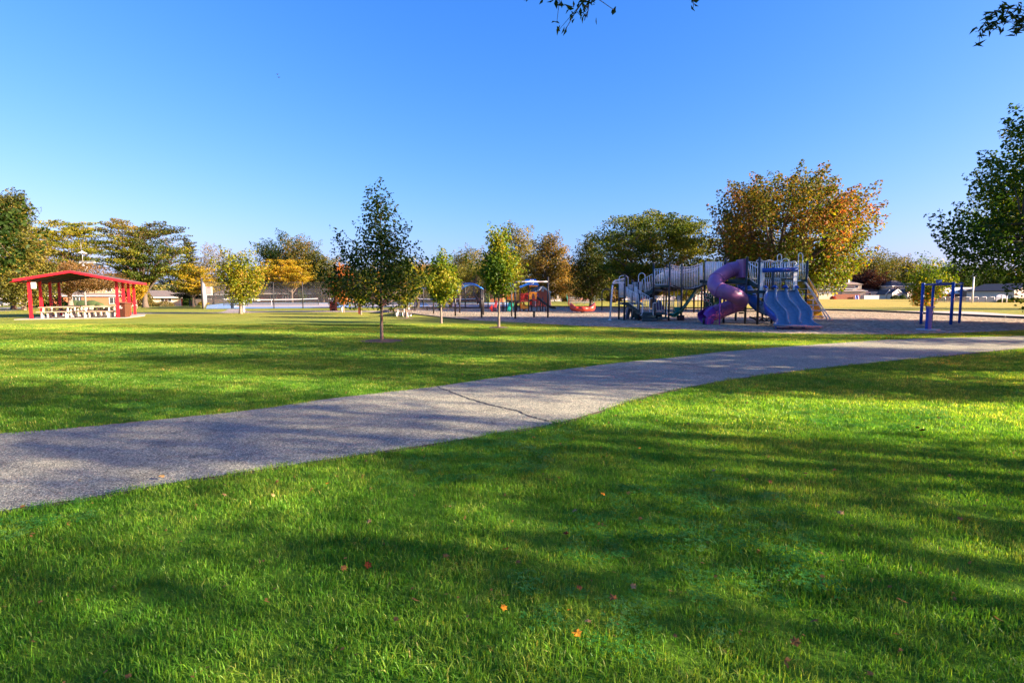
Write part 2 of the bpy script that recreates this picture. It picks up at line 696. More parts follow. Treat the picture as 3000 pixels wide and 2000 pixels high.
M['ground'] = groundmat()


def asphaltmat(name, base, warm):
    m, nt, b = nodes_of(name)
    p = geo_pos(nt)
    v = nt.nodes.new("ShaderNodeTexVoronoi")
    v.inputs["Scale"].default_value = 85
    nt.links.new(p, v.inputs["Vector"])
    sp = nt.nodes.new("ShaderNodeSeparateColor")
    nt.links.new(v.outputs["Color"], sp.inputs[0])
    k = ramp(nt, sp.outputs[0], [(0.0, tuple(c * 0.42 for c in base)), (0.45, base), (0.8, tuple(c * 1.25 for c in base)), (1.0, tuple(min(1, c * 2.1) for c in warm))])
    big = noise(nt, 0.7, 6, p, 0.65)
    kk = ramp(nt, big, [(0.3, (0.80, 0.80, 0.82)), (0.7, (1.12, 1.1, 1.06))])
    c = mixc(nt, 1.0, k, kk, 'MULTIPLY')
    st_ = noise(nt, 2.6, 5, p, 0.7, 0.6)
    c = mixc(nt, 1.0, c, ramp(nt, st_, [(0.36, (0.72, 0.72, 0.74)), (0.46, (1, 1, 1)), (0.66, (1, 1, 1)), (0.74, (1.12, 1.1, 1.06))]), 'MULTIPLY')
    n3 = noise(nt, 22, 4, p, 0.6)
    kk3 = ramp(nt, n3, [(0.3, (0.84, 0.84, 0.84)), (0.7, (1.1, 1.1, 1.1))])
    c = mixc(nt, 1.0, c, kk3, 'MULTIPLY')
    nt.links.new(c, b.inputs["Base Color"])
    b.inputs["Roughness"].default_value = 0.85
    b.inputs["Specular IOR Level"].default_value = 0.12
    bump(nt, b, v.outputs["Distance"], 0.6, 0.01)
    return m


M['asphalt'] = asphaltmat("aged_asphalt", (0.292, 0.283, 0.212), (0.31, 0.29, 0.20))
M['asphalt_pale'] = asphaltmat("pale_asphalt", (0.30, 0.26, 0.235), (0.30, 0.26, 0.23))
M['road'] = plain('street_asphalt', (0.30, 0.28, 0.27), 0.9, vary=0.12, vscale=0.5)
M['crack'] = plain('crack_filler', (0.016, 0.015, 0.015), 0.8, vary=0.3, vscale=20)
M['court'] = plain('grey_court_paint', (0.36, 0.33, 0.33), 0.8, vary=0.05, vscale=0.2)
M['court_blue'] = plain('blue_court_paint', (0.14, 0.28, 0.50), 0.75, vary=0.08, vscale=0.3)
M['court_dark'] = plain('dark_blue_court_border', (0.03, 0.07, 0.20), 0.75, vary=0.08, vscale=0.3)
M['line'] = plain('white_line_paint', (0.7, 0.7, 0.7), 0.7, vary=0.05)
M['dirt'] = plain('bare_soil', (0.10, 0.065, 0.04), 0.95, vary=0.4, vscale=12, bmp=0.8)
M['dryedge'] = plain('dry_thatch', (0.30, 0.22, 0.09), 0.95, vary=0.35, vscale=12, bmp=0.8)
M['conc_path'] = plain('concrete_path', (0.34, 0.30, 0.27), 0.9, vary=0.1, vscale=1.0, bmp=0.2)


def mulchmat():
    m, nt, b = nodes_of("wood_chip_mulch")
    p = geo_pos(nt, (1, 0.7, 1))
    v = nt.nodes.new("ShaderNodeTexVoronoi")
    v.inputs["Scale"].default_value = 10
    nt.links.new(p, v.inputs["Vector"])
    sp = nt.nodes.new("ShaderNodeSeparateColor")
    nt.links.new(v.outputs["Color"], sp.inputs[0])
    k = ramp(nt, sp.outputs[0], [(0.0, (0.13, 0.09, 0.065)), (0.4, (0.28, 0.235, 0.165)), (0.8, (0.41, 0.35, 0.25)), (1.0, (0.58, 0.50, 0.38))])
    big = noise(nt, 0.9, 6, geo_pos(nt, (0.35, 1, 1)), 0.7)
    kk = ramp(nt, big, [(0.3, (0.50, 0.48, 0.46)), (0.46, (0.85, 0.85, 0.84)), (0.72, (1.15, 1.13, 1.10))])
    nt.links.new(mixc(nt, 1.0, k, kk, 'MULTIPLY'), b.inputs["Base Color"])
    b.inputs["Roughness"].default_value = 0.95
    b.inputs["Specular IOR Level"].default_value = 0.1
    bump(nt, b, v.outputs["Distance"], 1.0, 0.05)
    return m


M['mulch'] = mulchmat()


def seethrough(name, col, alpha):
    m, nt, b = nodes_of(name)
    out = [n for n in nt.nodes if n.type == 'OUTPUT_MATERIAL'][0]
    b.inputs["Base Color"].default_value = (*col, 1)
    b.inputs["Roughness"].default_value = 0.6
    t = nt.nodes.new("ShaderNodeBsdfTransparent")
    mx = nt.nodes.new("ShaderNodeMixShader")
    mx.inputs[0].default_value = alpha
    nt.links.new(t.outputs[0], mx.inputs[1])
    nt.links.new(b.outputs[0], mx.inputs[2])
    nt.links.new(mx.outputs[0], out.inputs[0])
    return m


M['chain'] = seethrough('chain_link_mesh', (0.05, 0.05, 0.052), 0.22)
M['chain_pale'] = seethrough('pale_chain_link_mesh', (0.30, 0.27, 0.24), 0.80)
M['windscreen'] = seethrough('dark_court_windscreen', (0.06, 0.052, 0.047), 0.45)
M['netting'] = seethrough('tennis_netting', (0.03, 0.03, 0.035), 0.45)

# ================================================================= THE GROUND
def ground_sheet():
    xs = np.unique(np.concatenate([np.linspace(-3500, -420, 12), np.linspace(-400, -205, 14), np.linspace(-200, 120, 81), np.linspace(130, 400, 12), np.linspace(420, 3500, 12)]))
    ys = np.unique(np.concatenate([np.linspace(-1200, -60, 8), np.linspace(-50, 58, 12), np.linspace(60, 260, 101), np.linspace(280, 3800, 16)]))
    X, Y = np.meshgrid(xs, ys)
    Z = tz(X, Y)
    nx, ny = len(xs), len(ys)
    v = np.stack([X.ravel(), Y.ravel(), Z.ravel()], 1)
    f = [(j * nx + i, j * nx + i + 1, (j + 1) * nx + i + 1, (j + 1) * nx + i) for j in range(ny - 1) for i in range(nx - 1)]
    me = bpy.data.meshes.new("ground")
    me.from_pydata(v.tolist(), [], f)
    me.materials.append(M['ground'])
    me.shade_smooth()
    o = link(bpy.data.objects.new("lawn", me))
    tag(o, kind='structure')


ground_sheet()


def strip(name, near, far, m, dz, sub=8, cross=3, jitter=0.0, kind='structure', parent=None, drop=None):
    """a sheet between two ground polylines (world points), subdivided"""
    a = spline([Vector((p[0], p[1], 0)) for p in near], sub)
    b = spline([Vector((p[0], p[1], 0)) for p in far], sub)
    n = min(len(a), len(b))
    rnd = random.Random(3)
    vs, fs = [], []
    for i in range(n):
        pa = a[i] + Vector((rnd.uniform(-jitter, jitter), rnd.uniform(-jitter, jitter), 0))
        pb = b[i] + Vector((rnd.uniform(-jitter, jitter), rnd.uniform(-jitter, jitter), 0))
        for k in range(cross + 1):
            q = pa.lerp(pb, k / cross)
            vs.append((q.x, q.y, float(tz(q.x, q.y)) + dz))
    c = cross + 1
    for i in range(n - 1):
        for k in range(cross):
            fs.append((i * c + k, (i + 1) * c + k, (i + 1) * c + k + 1, i * c + k + 1))
    mb = MB().add(vs, fs)
    o = mb.build(name, m, parent)
    if kind and parent is None:
        tag(o, kind=kind)
    # make sure the sheet faces up
    me = o.data
    if me.polygons[0].normal.z < 0:
        me.flip_normals()
    return o, a[:n], b[:n]


D = 3000 / 2352.0


def gd(x, y):
    """ground point from the coordinates of the displayed photograph"""
    return G(x * D, y * D)


near_px = [(-140, 1203), (0, 1177), (200, 1146), (400, 1110), (600, 1080), (800, 1050), (1000, 1020), (1150, 995), (1300, 968),
           (1400, 937), (1500, 907), (1600, 886), (1700, 869), (1850, 850), (2000, 834), (2180, 817), (2352, 800), (2600, 783)]
far_px = [(-140, 1006), (0, 997), (150, 986), (300, 972), (450, 957), (600, 940), (750, 918), (870, 904), (1000, 889),
          (1100, 874), (1200, 861), (1330, 845), (1440, 832), (1560, 820), (1700, 805), (1900, 790), (2100, 778), (2400, 771)]
nearp = [gd(*p) for p in near_px]
farp = [gd(*p) for p in far_px]
path_o, PA, PB = strip("asphalt_path", nearp, farp, M['asphalt'], 0.012, 10, 4, 0.012)
# thin dry border where turf meets asphalt
for nm, line, off in (("turf_edge_near", PA, -1), ("turf_edge_far", PB, 1)):
    pts_i, pts_o = [], []
    rnd = random.Random(5)
    for i, p in enumerate(line):
        t = (line[min(i + 1, len(line) - 1)] - line[max(i - 1, 0)]).normalized()
        nrm = Vector((-t.y, t.x, 0)) * off
        pts_i.append(p - nrm * 0.03)
        pts_o.append(p + nrm * (0.035 + 0.045 * rnd.random()))
    n = len(pts_i)
    vs = [(q.x, q.y, 0.006) for q in pts_i] + [(q.x, q.y, 0.006) for q in pts_o]
    fs = [((i, i + 1, n + i + 1, n + i) if off > 0 else (n + i, n + i + 1, i + 1, i)) for i in range(n - 1)]
    tag(MB().add(vs, fs).build("soil_edge", M['dryedge'] if off > 0 else M['dirt']), kind='structure')


def crack(pts, w, label):
    ps = spline([gd(*p) for p in pts], 14)
    rnd = random.Random(len(pts))
    vs, fs = [], []
    for i, p in enumerate(ps):
        t = (ps[min(i + 1, len(ps) - 1)] - ps[max(i - 1, 0)]).normalized()
        nrm = Vector((-t.y, t.x, 0))
        c = p + nrm * rnd.uniform(-0.018, 0.018)
        ww = w * rnd.uniform(0.35, 1.25)
        vs += [tuple(c + nrm * ww + Vector((0, 0, 0.0165))), tuple(c - nrm * ww + Vector((0, 0, 0.0165)))]
    for i in range(len(ps) - 1):
        fs.append((2 * i + 1, 2 * i + 3, 2 * i + 2, 2 * i))
    o = MB().add(vs, fs).build("crack", M['crack'], path_o)
    if o.data.polygons[0].normal.z < 0:
        o.data.flip_normals()


crack([(1003, 889), (1040, 903), (1080, 918), (1130, 932), (1185, 945), (1225, 960), (1262, 969)], 0.019, '')
crack([(1522, 826), (1570, 836), (1620, 846), (1680, 856), (1740, 865)], 0.015, '')

# mulch area of the playgrounds
mnear = [(1120, 912), (1180, 917), (1250, 925), (1330, 934), (1420, 940), (1540, 945), (1640, 952), (1760, 957), (1880, 961), (2000, 966),
         (2120, 971), (2240, 975.5), (2360, 978), (2480, 979.5), (2600, 979.5), (2720, 978), (2850, 973.5), (3050, 965), (3300, 955)]
mfar = [(1120, 909.5), (1180, 907), (1250, 905), (1330, 904), (1420, 902.5), (1500, 901), (1600, 899), (1700, 899.5), (1800, 900.5), (1900, 902),
        (2000, 903), (2120, 905), (2240, 907), (2330, 908), (2420, 909.5), (2560, 913), (2720, 920), (2950, 931), (3300, 945)]
mn = [G(*p) for p in mnear]
mf = [G(*p) for p in mfar]
mulch_o, MN, MF = strip("mulch_bed", mn, mf, M['mulch'], 0.008, 8, 6, 0.05)

# black edging along the mulch (a low kerb of plastic timbers)
edge = thing("playground_edging", "low black plastic edging around the wood chip playground bed", "edging", MF[40].copy())
for i in range(0, len(MF) - 4, 4):
    a, b = MF[i], MF[i + 4]
    d = (b - a)
    MB().beam(a + Vector((0, 0.06, 0.07)) + d * 0.01, b + Vector((0, 0.06, 0.07)) - d * 0.01, 0.12, 0.16).build("timber", M['stake'], edge)
edge2 = thing("playground_edging", "black edging between the left end of the wood chips and the picnic table lawn", "edging", MN[8].copy())
for i in range(0, 26, 4):
    a, b = MN[i], MN[i + 4]
    d = (b - a)
    MB().beam(a + Vector((0, 0, 0.03)) + d * 0.01, b + Vector((0, 0, 0.03)) - d * 0.01, 0.1, 0.07).build("timber", M['stake'], edge2)

# concrete path behind the playground on the right
strip("far_right_path", [G(*p) for p in [(2330, 906), (2400, 907.5), (2500, 910), (2640, 916), (2800, 922), (3000, 930.5), (3250, 941)]],
      [G(*p) for p in [(2330, 904), (2400, 904.5), (2500, 906.5), (2640, 911), (2830, 912.5), (3000, 923), (3250, 932)]], M['conc_path'], 0.018, 6, 2)
# narrow path along the courts on the left
strip("far_left_path", [G(*p) for p in [(200, 922), (400, 919.5), (560, 918), (640, 917.5), (700, 917), (800, 914.5), (900, 914), (1000, 914), (1100, 914.5), (1150, 916)]],
      [G(*p) for p in [(200, 919), (400, 917), (560, 916), (640, 915.5), (700, 912), (800, 911.5), (900, 911.5), (1000, 911), (1100, 911), (1150, 911.5)]],
      M['asphalt_pale'], 0.016, 6, 2)
strip("court_gate_path", [G(*p) for p in [(635, 916.5), (655, 912.5), (663, 909), (668, 906)]], [G(*p) for p in [(735, 913.5), (724, 911), (718, 908), (714, 905.5)]],
      M['asphalt_pale'], 0.012, 6, 3)

# street at the back left, driveway
strip("street", [G(*p) for p in [(-150, 913), (0, 911), (30, 910.5), (66, 908.5)]], [G(*p) for p in [(-150, 904), (0, 902), (30, 901), (66, 900.5)]], M['road'], 0.02, 6, 2)
strip("back_street", [GY(x, 168) for x in (-100, 100, 300, 500, 620)], [GY(x, 175) for x in (-100, 100, 300, 500, 620)], M['road'], 0.02, 6, 2)
strip("side_street", [GY(x, 176) for x in (1300, 1500, 1700, 1900, 2100, 2300)], [GY(x, 196) for x in (1300, 1500, 1700, 1900, 2100, 2300)], M['road'], 0.02, 6, 2)


# ================================================================= GRASS (geometry nodes over scattered points)
def blades(name, seed, n, rad, hmin, hmax, wmin, wmax, lean=0.5):
    rnd = np.random.RandomState(seed)
    vs, fs, cols = [], [], []
    for i in range(n):
        a = rnd.rand() * 2 * math.pi
        r = rad * math.sqrt(rnd.rand())
        x, y = r * math.cos(a), r * math.sin(a)
        h = rnd.uniform(hmin, hmax) * (1 if rnd.rand() > 0.07 else 1.4)
        w = rnd.uniform(wmin, wmax)
        az = rnd.rand() * 2 * math.pi
        ln = abs(rnd.normal(0, lean)) * h
        dx, dy = math.cos(az), math.sin(az)
        ta = az + math.pi / 2 + rnd.normal(0, 0.6)
        wx, wy = math.cos(ta) * w / 2, math.sin(ta) * w / 2
        b = len(vs)
        m1 = (x + dx * ln * 0.32, y + dy * ln * 0.32, h * 0.55)
        tp = (x + dx * ln, y + dy * ln, h * math.sqrt(max(0.15, 1 - (ln / h * 0.6) ** 2)))
        vs += [(x - wx, y - wy, 0), (x + wx, y + wy, 0), (m1[0] + wx * .8, m1[1] + wy * .8, m1[2]), (m1[0] - wx * .8, m1[1] - wy * .8, m1[2]), tp]
        fs += [(b, b + 1, b + 2, b + 3), (b + 3, b + 2, b + 4)]
        k = rnd.uniform(0.5, 1.45)
        if rnd.rand() < 0.045:
            c = (2.6 * k, 1.5 * k, 3.5 * k)
        else:
            g = rnd.uniform(-0.1, 0.16)
            c = (k * (1 + g), k, k * (1 - g))
        cols += [(*c, 1)] * 5
    me = bpy.data.meshes.new(name)
    me.from_pydata(vs, [], fs)
    ca = me.color_attributes.new("Col", 'FLOAT_COLOR', 'POINT')
    ca.data.foreach_set("color", np.array(cols, dtype=np.float32).ravel())
    me.materials.append(M['grass'])
    return bpy.data.objects.new(name, me)


def poly_mask(px, py, poly):
    inside = np.zeros(len(px), bool)
    n = len(poly)
    j = n - 1
    for i in range(n):
        xi, yi = poly[i][0], poly[i][1]
        xj, yj = poly[j][0], poly[j][1]
        c = ((yi > py) != (yj > py)) & (px < (xj - xi) * (py - yi) / (yj - yi + 1e-12) + xi)
        inside ^= c
        j = i
    return inside


PATH_POLY = [(p.x, p.y) for p in PA] + [(p.x, p.y) for p in reversed(PB)]
MULCH_POLY = [(p.x, p.y) for p in MN] + [(p.x, p.y) for p in reversed(MF)]
RINGS = []                       # (x, y, r) bare soil rings


def smooth_noise(x, y, s, seed):
    """cheap sum of sines, about -1..1"""
    rn = np.random.RandomState(seed)
    o = np.zeros_like(x)
    for _ in range(9):
        a = rn.rand() * 2 * math.pi
        k = s * rn.uniform(0.5, 2.0)
        o += np.sin((x * math.cos(a) + y * math.sin(a)) * k + rn.rand() * 7)
    return o / 4.0


def scatter(name, protos, y0, y1, step, sc0, sc1, seed, jit=0.9):
    rn = np.random.RandomState(seed)
    ys = np.arange(y0, y1, step)
    X, Y = [], []
    for y in ys:
        w = 1.0 * y + 4.2
        xs = np.arange(-w, w, step)
        X.append(xs)
        Y.append(np.full(len(xs), y))
    X = np.concatenate(X)
    Y = np.concatenate(Y)
    X = X + rn.uniform(-.5, .5, len(X)) * step * jit * 1.6
    Y = Y + rn.uniform(-.5, .5, len(Y)) * step * jit * 1.6
    ox = smooth_noise(X, Y, 9.0, 31) * 0.035
    oy = smooth_noise(X, Y, 8.0, 32) * 0.035
    keep = ~poly_mask(X + ox, Y + oy, PATH_POLY) & ~poly_mask(X, Y, MULCH_POLY)
    for (rx, ry, rr) in RINGS:
        keep &= ((X - rx) ** 2 + (Y - ry) ** 2) > (rr * (0.8 + 0.4 * rn.rand(len(X)))) ** 2
    if 'clover' in name:
        keep &= smooth_noise(X, Y, 1.6, 21) > 0.35
    X, Y = X[keep], Y[keep]
    n = len(X)
    Z = tz(X, Y)
    cl = smooth_noise(X, Y, 5.0, 3) * 0.20 + smooth_noise(X, Y, 14.0, 4) * 0.12
    S = np.clip(rn.uniform(sc0, sc1, n) * (1 + cl), 0.45, 2.2)
    me = bpy.data.meshes.new(name)
    me.vertices.add(n)
    me.vertices.foreach_set("co", np.stack([X, Y, Z], 1).astype(np.float32).ravel())
    for nm, typ, arr in (("scl", 'FLOAT', S), ("rot", 'FLOAT', rn.uniform(0, 6.283, n)), ("var", 'INT', rn.randint(0, len(protos), n))):
        at = me.attributes.new(nm, typ, 'POINT')
        at.data.foreach_set("value", arr.astype(np.int32 if typ == 'INT' else np.float32))
    o = link(bpy.data.objects.new(name, me))
    col = bpy.data.collections.new(name + "_tufts")
    for p in protos:
        col.objects.link(p)
    ng = bpy.data.node_groups.new(name + "_nodes", 'GeometryNodeTree')
    ng.interface.new_socket("Geometry", in_out='INPUT', socket_type='NodeSocketGeometry')
    ng.interface.new_socket("Geometry", in_out='OUTPUT', socket_type='NodeSocketGeometry')
    gi = ng.nodes.new("NodeGroupInput")
    go = ng.nodes.new("NodeGroupOutput")
    ci = ng.nodes.new("GeometryNodeCollectionInfo")
    ci.inputs["Collection"].default_value = col
    ci.inputs["Separate Children"].default_value = True
    ci.inputs["Reset Children"].default_value = True
    ip = ng.nodes.new("GeometryNodeInstanceOnPoints")
    ip.inputs["Pick Instance"].default_value = True

    def attr(nm, typ):
        a = ng.nodes.new("GeometryNodeInputNamedAttribute")
        a.data_type = typ
        a.inputs[0].default_value = nm
        return a.outputs[0]
    cx = ng.nodes.new("ShaderNodeCombineXYZ")
    ng.links.new(attr("rot", 'FLOAT'), cx.inputs[2])
    ng.links.new(gi.outputs[0], ip.inputs["Points"])
    ng.links.new(ci.outputs[0], ip.inputs["Instance"])
    ng.links.new(attr("var", 'INT'), ip.inputs["Instance Index"])
    ng.links.new(cx.outputs[0], ip.inputs["Rotation"])
    ng.links.new(attr("scl", 'FLOAT'), ip.inputs["Scale"])
    ng.links.new(ip.outputs[0], go.inputs[0])
    md = o.modifiers.new("tufts", 'NODES')
    md.node_group = ng
    tag(o, kind='stuff')
    return o, n


# ================================================================= TREES
PAL = {
    'green': [(0.021, 0.056, 0.006), (0.045, 0.100, 0.008), (0.098, 0.152, 0.014)],
    'dgreen': [(0.011, 0.029, 0.006), (0.023, 0.050, 0.007), (0.049, 0.080, 0.011)],
    'maple_dark': [(0.010, 0.032, 0.007), (0.018, 0.050, 0.008), (0.037, 0.080, 0.011), (0.082, 0.088, 0.014)],
    'ygreen': [(.030, .075, .007), (.080, .150, .009), (.190, .215, .013), (.330, .250, .020)],
    'ygreen2': [(0.049, 0.088, 0.007), (0.139, 0.176, 0.008), (0.246, 0.232, 0.014), (0.344, 0.192, 0.035)],
    'yellow': [(0.115, 0.120, 0.010), (0.279, 0.208, 0.010), (0.426, 0.272, 0.014)],
    'orange': [(0.115, 0.080, 0.014), (0.328, 0.120, 0.021), (0.459, 0.160, 0.035), (0.410, 0.240, 0.042)],
    'orgreen': [(0.041, 0.072, 0.007), (0.131, 0.128, 0.014), (0.246, 0.152, 0.021), (0.394, 0.160, 0.042)],
    'bronze': [(0.033, 0.040, 0.008), (0.082, 0.076, 0.014), (0.164, 0.120, 0.025), (0.246, 0.160, 0.035)],
    'brown': [(0.074, 0.044, 0.014), (0.148, 0.088, 0.025), (0.230, 0.136, 0.042)],
    'bronzegreen': [(0.029, 0.044, 0.008), (0.070, 0.080, 0.013), (0.139, 0.136, 0.021), (0.246, 0.208, 0.028)],
    'locust': [(0.023, 0.048, 0.006), (0.061, 0.096, 0.008), (0.156, 0.168, 0.013), (0.279, 0.248, 0.014)],
    'maple': [(.030, .058, .008), (.075, .092, .010), (.185, .110, .020), (.330, .105, .035)],
    'purple': [(0.015, 0.006, 0.007), (0.029, 0.011, 0.011), (0.049, 0.019, 0.018)],
    'red': [(0.131, 0.032, 0.014), (0.328, 0.040, 0.021), (0.394, 0.096, 0.049)],
    'pale': [(0.131, 0.104, 0.035), (0.213, 0.160, 0.056), (0.295, 0.224, 0.084)],
    'spruce': [(0.021, 0.028, 0.011), (0.045, 0.048, 0.021), (0.082, 0.072, 0.032)],
    'farmass': [(0.037, 0.052, 0.013), (0.074, 0.088, 0.020), (0.131, 0.128, 0.028), (0.197, 0.144, 0.035)],
}


LEAF_K = 1.5


def vnoise(p, s, seed):
    rn = np.random.RandomState(seed)
    o = np.zeros(len(p))
    for _ in range(8):
        k = rn.normal(0, 1, 3)
        k *= s / (np.linalg.norm(k) + 1e-6) * rn.uniform(0.6, 1.6)
        o += np.sin(p @ k + rn.rand() * 7)
    return o / 3.2


def profile(shape, t):
    t = np.clip(t, 0, 1)
    if shape == 'pyramid':
        return np.clip((1 - t) ** 0.85, 0, 1) * (0.45 + 0.55 * sstep(0, 0.22, t)) + 0.05
    if shape == 'cone':
        return np.clip((1 - t) ** 1.15, 0, 1) * (0.72 + 0.28 * sstep(0, 0.12, t)) + 0.04
    if shape == 'egg':
        return np.sqrt(np.clip(1 - ((t - 0.40) / 0.62) ** 2, 0, 1)) * (1 - 0.25 * t) + 0.03
    if shape == 'round':
        return np.sqrt(np.clip(1 - ((t - 0.47) / 0.54) ** 2, 0, 1)) + 0.02
    if shape == 'umbrella':
        return np.sqrt(np.clip(1 - ((t - 0.55) / 0.56) ** 2, 0, 1)) * (0.6 + 0.4 * sstep(0, .4, t)) + 0.02
    if shape == 'dome':
        return np.sqrt(np.clip(1 - t ** 2.2, 0, 1)) * (0.55 + 0.45 * sstep(0, .28, t))
    if shape == 'spruce':
        return (1 - t) ** 0.9 + 0.02
    return np.ones_like(t)


def leaf_mesh(C, S, Nrm, cols, fold=0.25, aspect=0.62, rn=None):
    """rhombic folded leaves at C, size S, facing Nrm"""
    n = len(C)
    r = rn.normal(0, 1, (n, 3))
    U = np.cross(Nrm, r)
    U /= np.linalg.norm(U, axis=1, keepdims=True) + 1e-9
    W = np.cross(Nrm, U)
    s = S[:, None]
    a = C - U * s * 0.5
    b = C + U * s * 0.5
    l = C + W * s * aspect * 0.5 + Nrm * s * fold * 0.5
    q = C - W * s * aspect * 0.5 + Nrm * s * fold * 0.5
    V = np.stack([a, l, b, q], 1).reshape(-1, 3)
    i = np.arange(n)[:, None] * 4
    F = np.concatenate([i + np.array([[0, 2, 1]]), i + np.array([[0, 3, 2]])], 1).reshape(-1, 3)
    return V, F, np.repeat(cols, 4, axis=0)


def fast_mesh(name, V, F, mat, cols=None):
    me = bpy.data.meshes.new(name)
    me.vertices.add(len(V))
    me.vertices.foreach_set("co", V.astype(np.float32).ravel())
    nf = len(F)
    me.loops.add(nf * 3)
    me.loops.foreach_set("vertex_index", F.astype(np.int32).ravel())
    me.polygons.add(nf)
    me.polygons.foreach_set("loop_start", np.arange(0, nf * 3, 3, dtype=np.int32))
    me.update(calc_edges=True)
    if cols is not None:
        ca = me.color_attributes.new("Col", 'FLOAT_COLOR', 'POINT')
        c4 = np.concatenate([cols, np.ones((len(cols), 1))], 1)
        ca.data.foreach_set("color", c4.astype(np.float32).ravel())
    me.materials.append(mat)
    return me


def pick_colour(pal, q, rn):
    pal = np.array(PAL[pal])
    k = len(pal) - 1
    q = np.clip(q, 0, 0.9999) * k
    i = q.astype(int)
    f = (q - i)[:, None]
    c = pal[i] * (1 - f) + pal[np.minimum(i + 1, k)] * f
    return c * rn.uniform(0.8, 1.2, (len(c), 1))


def make_tree(name, label, base, h, cb, rad, shape='egg', pal='green', seed=1, nclump=90, nleaf=9000, leaf=0.16, tr=0.15,
              bark='bark', group=None, flat=0.6, sig=None, limbs=9, lean=(0, 0), rough=0.25, qbias=0.45, cat='tree', fork=0.0,
              inner=0.45, pal2=None, squash=1.0, droop=0.0, outq=0.0, stretch=1.9, rise=0.9):
    """a tree: tapered trunk with limbs, crown of leaf clumps; base = Vector, h height, cb crown base, rad radius"""
    rn = np.random.RandomState(seed)
    root = thing(name, label, cat, base, group)
    if sig is None:
        sig = 1.15 * rad / math.sqrt(nclump / 6.0)
    if shape in ('umbrella',) or flat < 0.5:
        rise, stretch = 0.12, 1.6
    rad = max(rad * 0.6, rad - 0.75 * sig)
    h_full = h
    h = h - (1.5 if shape in ('pyramid', 'egg', 'cone') else 0.95) * sig * flat
    # clump centres in the envelope
    t = rn.rand(nclump * 4)
    az = rn.rand(nclump * 4) * 2 * math.pi
    pr = profile(shape, t)
    keep = rn.rand(nclump * 4) < (pr / pr.max()) ** 1.4 + 0.05
    t, az, pr = t[keep][:nclump], az[keep][:nclump], pr[keep][:nclump]
    dirs = np.stack([np.cos(az), np.sin(az), t * 2], 1)
    lump = 1 + rough * vnoise(dirs, 2.4, seed + 11) + rn.normal(0, rough * 0.35, len(t))
    rr = rad * pr * np.clip(lump, 0.45, 1.6) * (inner + (1 - inner) * rn.rand(len(t)) ** 0.5)
    zz = cb + (h - cb) * t
    C = np.stack([rr * np.cos(az) + lean[0] * zz / h, rr * np.sin(az) * squash + lean[1] * zz / h, zz - droop * (rr / rad) ** 2 * (h - cb) * 0.25], 1)
    # trunk
    mb = MB()
    top_z = h * (0.93 if shape in ('pyramid', 'cone', 'egg', 'spruce') else (0.45 if fork else 0.68))
    k = 9
    tp = []
    for i in range(k):
        s = i / (k - 1)
        w = 0.06 * h * 0.15
        tp.append(Vector((lean[0] * s * top_z / h + rn.normal(0, w) * s, lean[1] * s * top_z / h + rn.normal(0, w) * s, -0.05 + top_z * s)))
    rad_t = [tr * (1.0 - 0.88 * (i / (k - 1)) ** 0.9) for i in range(k)]
    rad_t[0] = tr * 1.35
    fl = Vector((0, 0, tp[0].z + 0.25 * tr * 4))
    tps = [tp[0], tp[0] + Vector((0, 0, 1.2 * tr + .05))] + tp[1:]
    rts = [tr * 1.45, tr * 1.02] + rad_t[1:]
    mb.tube(tps, rts, 9)
    # limbs
    lp = []                                   # skeleton points for attaching branches
    for i in range(3, k):
        lp.append((tp[i], rad_t[i]))
    ext = np.argsort(-rr * (0.6 + 0.8 * rn.rand(len(rr))))[:limbs]
    for j, ci in enumerate(ext):
        tgt = Vector(C[ci])
        z0 = min(max(cb * 0.8, tgt.z - 0.75 * math.hypot(tgt.x, tgt.y) - 0.05 * h), top_z * 0.9)
        if shape in ('umbrella', 'dome', 'round') and not shape == 'spruce':
            z0 = cb * rn.uniform(0.6, 1.0)
        z0 = max(0.12 * h, z0)
        s = z0 / top_z * (k - 1)
        i0 = min(int(s), k - 2)
        a = tp[i0].lerp(tp[i0 + 1], s - i0)
        r0 = tr * (1 - 0.88 * (s / (k - 1)) ** 0.9) * 0.62
        mid = a.lerp(tgt, 0.5) + Vector((0, 0, 0.10 * (tgt - a).length if shape != 'spruce' else 0)) + Vector(rn.normal(0, 0.05 * (tgt - a).length, 3))
        pts = spline([a, mid, a.lerp(tgt, 0.95)], 4)
        rs = [max(0.008, r0 * (1 - 0.85 * q / (len(pts) - 1))) for q in range(len(pts))]
        mb.tube(pts, rs, 6, cap=False)
        for q in range(1, len(pts)):
            lp.append((pts[q], rs[q]))
    LP = np.array([tuple(p) for p, _ in lp])
    LR = np.array([r for _, r in lp])
    for c in C:
        d = np.linalg.norm(LP - c, axis=1) + np.where(LP[:, 2] > c[2], (LP[:, 2] - c[2]) * 1.0, 0)
        i = int(np.argmin(d))
        a = Vector(LP[i])
        b = Vector(c)
        if (b - a).length < 0.05:
            continue
        m = a.lerp(b, 0.5) + Vector((0, 0, 0.07 * (b - a).length))
        r0 = min(LR[i] * 0.6, tr * 0.22)
        mb.tube([a, m, b], [r0, r0 * 0.6, max(0.004, r0 * 0.25)], 4, cap=False)
    tk = mb.build("trunk", M[bark], root, smooth=True, local=True)
    # leaves
    nleaf = int(nleaf * LEAF_K)
    leaf = leaf * 1.08
    if sig is None:
        sig = 1.15 * rad / math.sqrt(nclump / 6.0)
    csz = rn.uniform(0.55, 1.35, len(C))
    w = csz ** 2
    idx = rn.choice(len(C), nleaf, p=w / w.sum())
    off = rn.normal(0, 1, (nleaf, 3))
    # keep clumps compact: push radius to a shell-ish ball
    L = np.linalg.norm(off, axis=1, keepdims=True)
    off = off / L * np.minimum(L, 1.7)
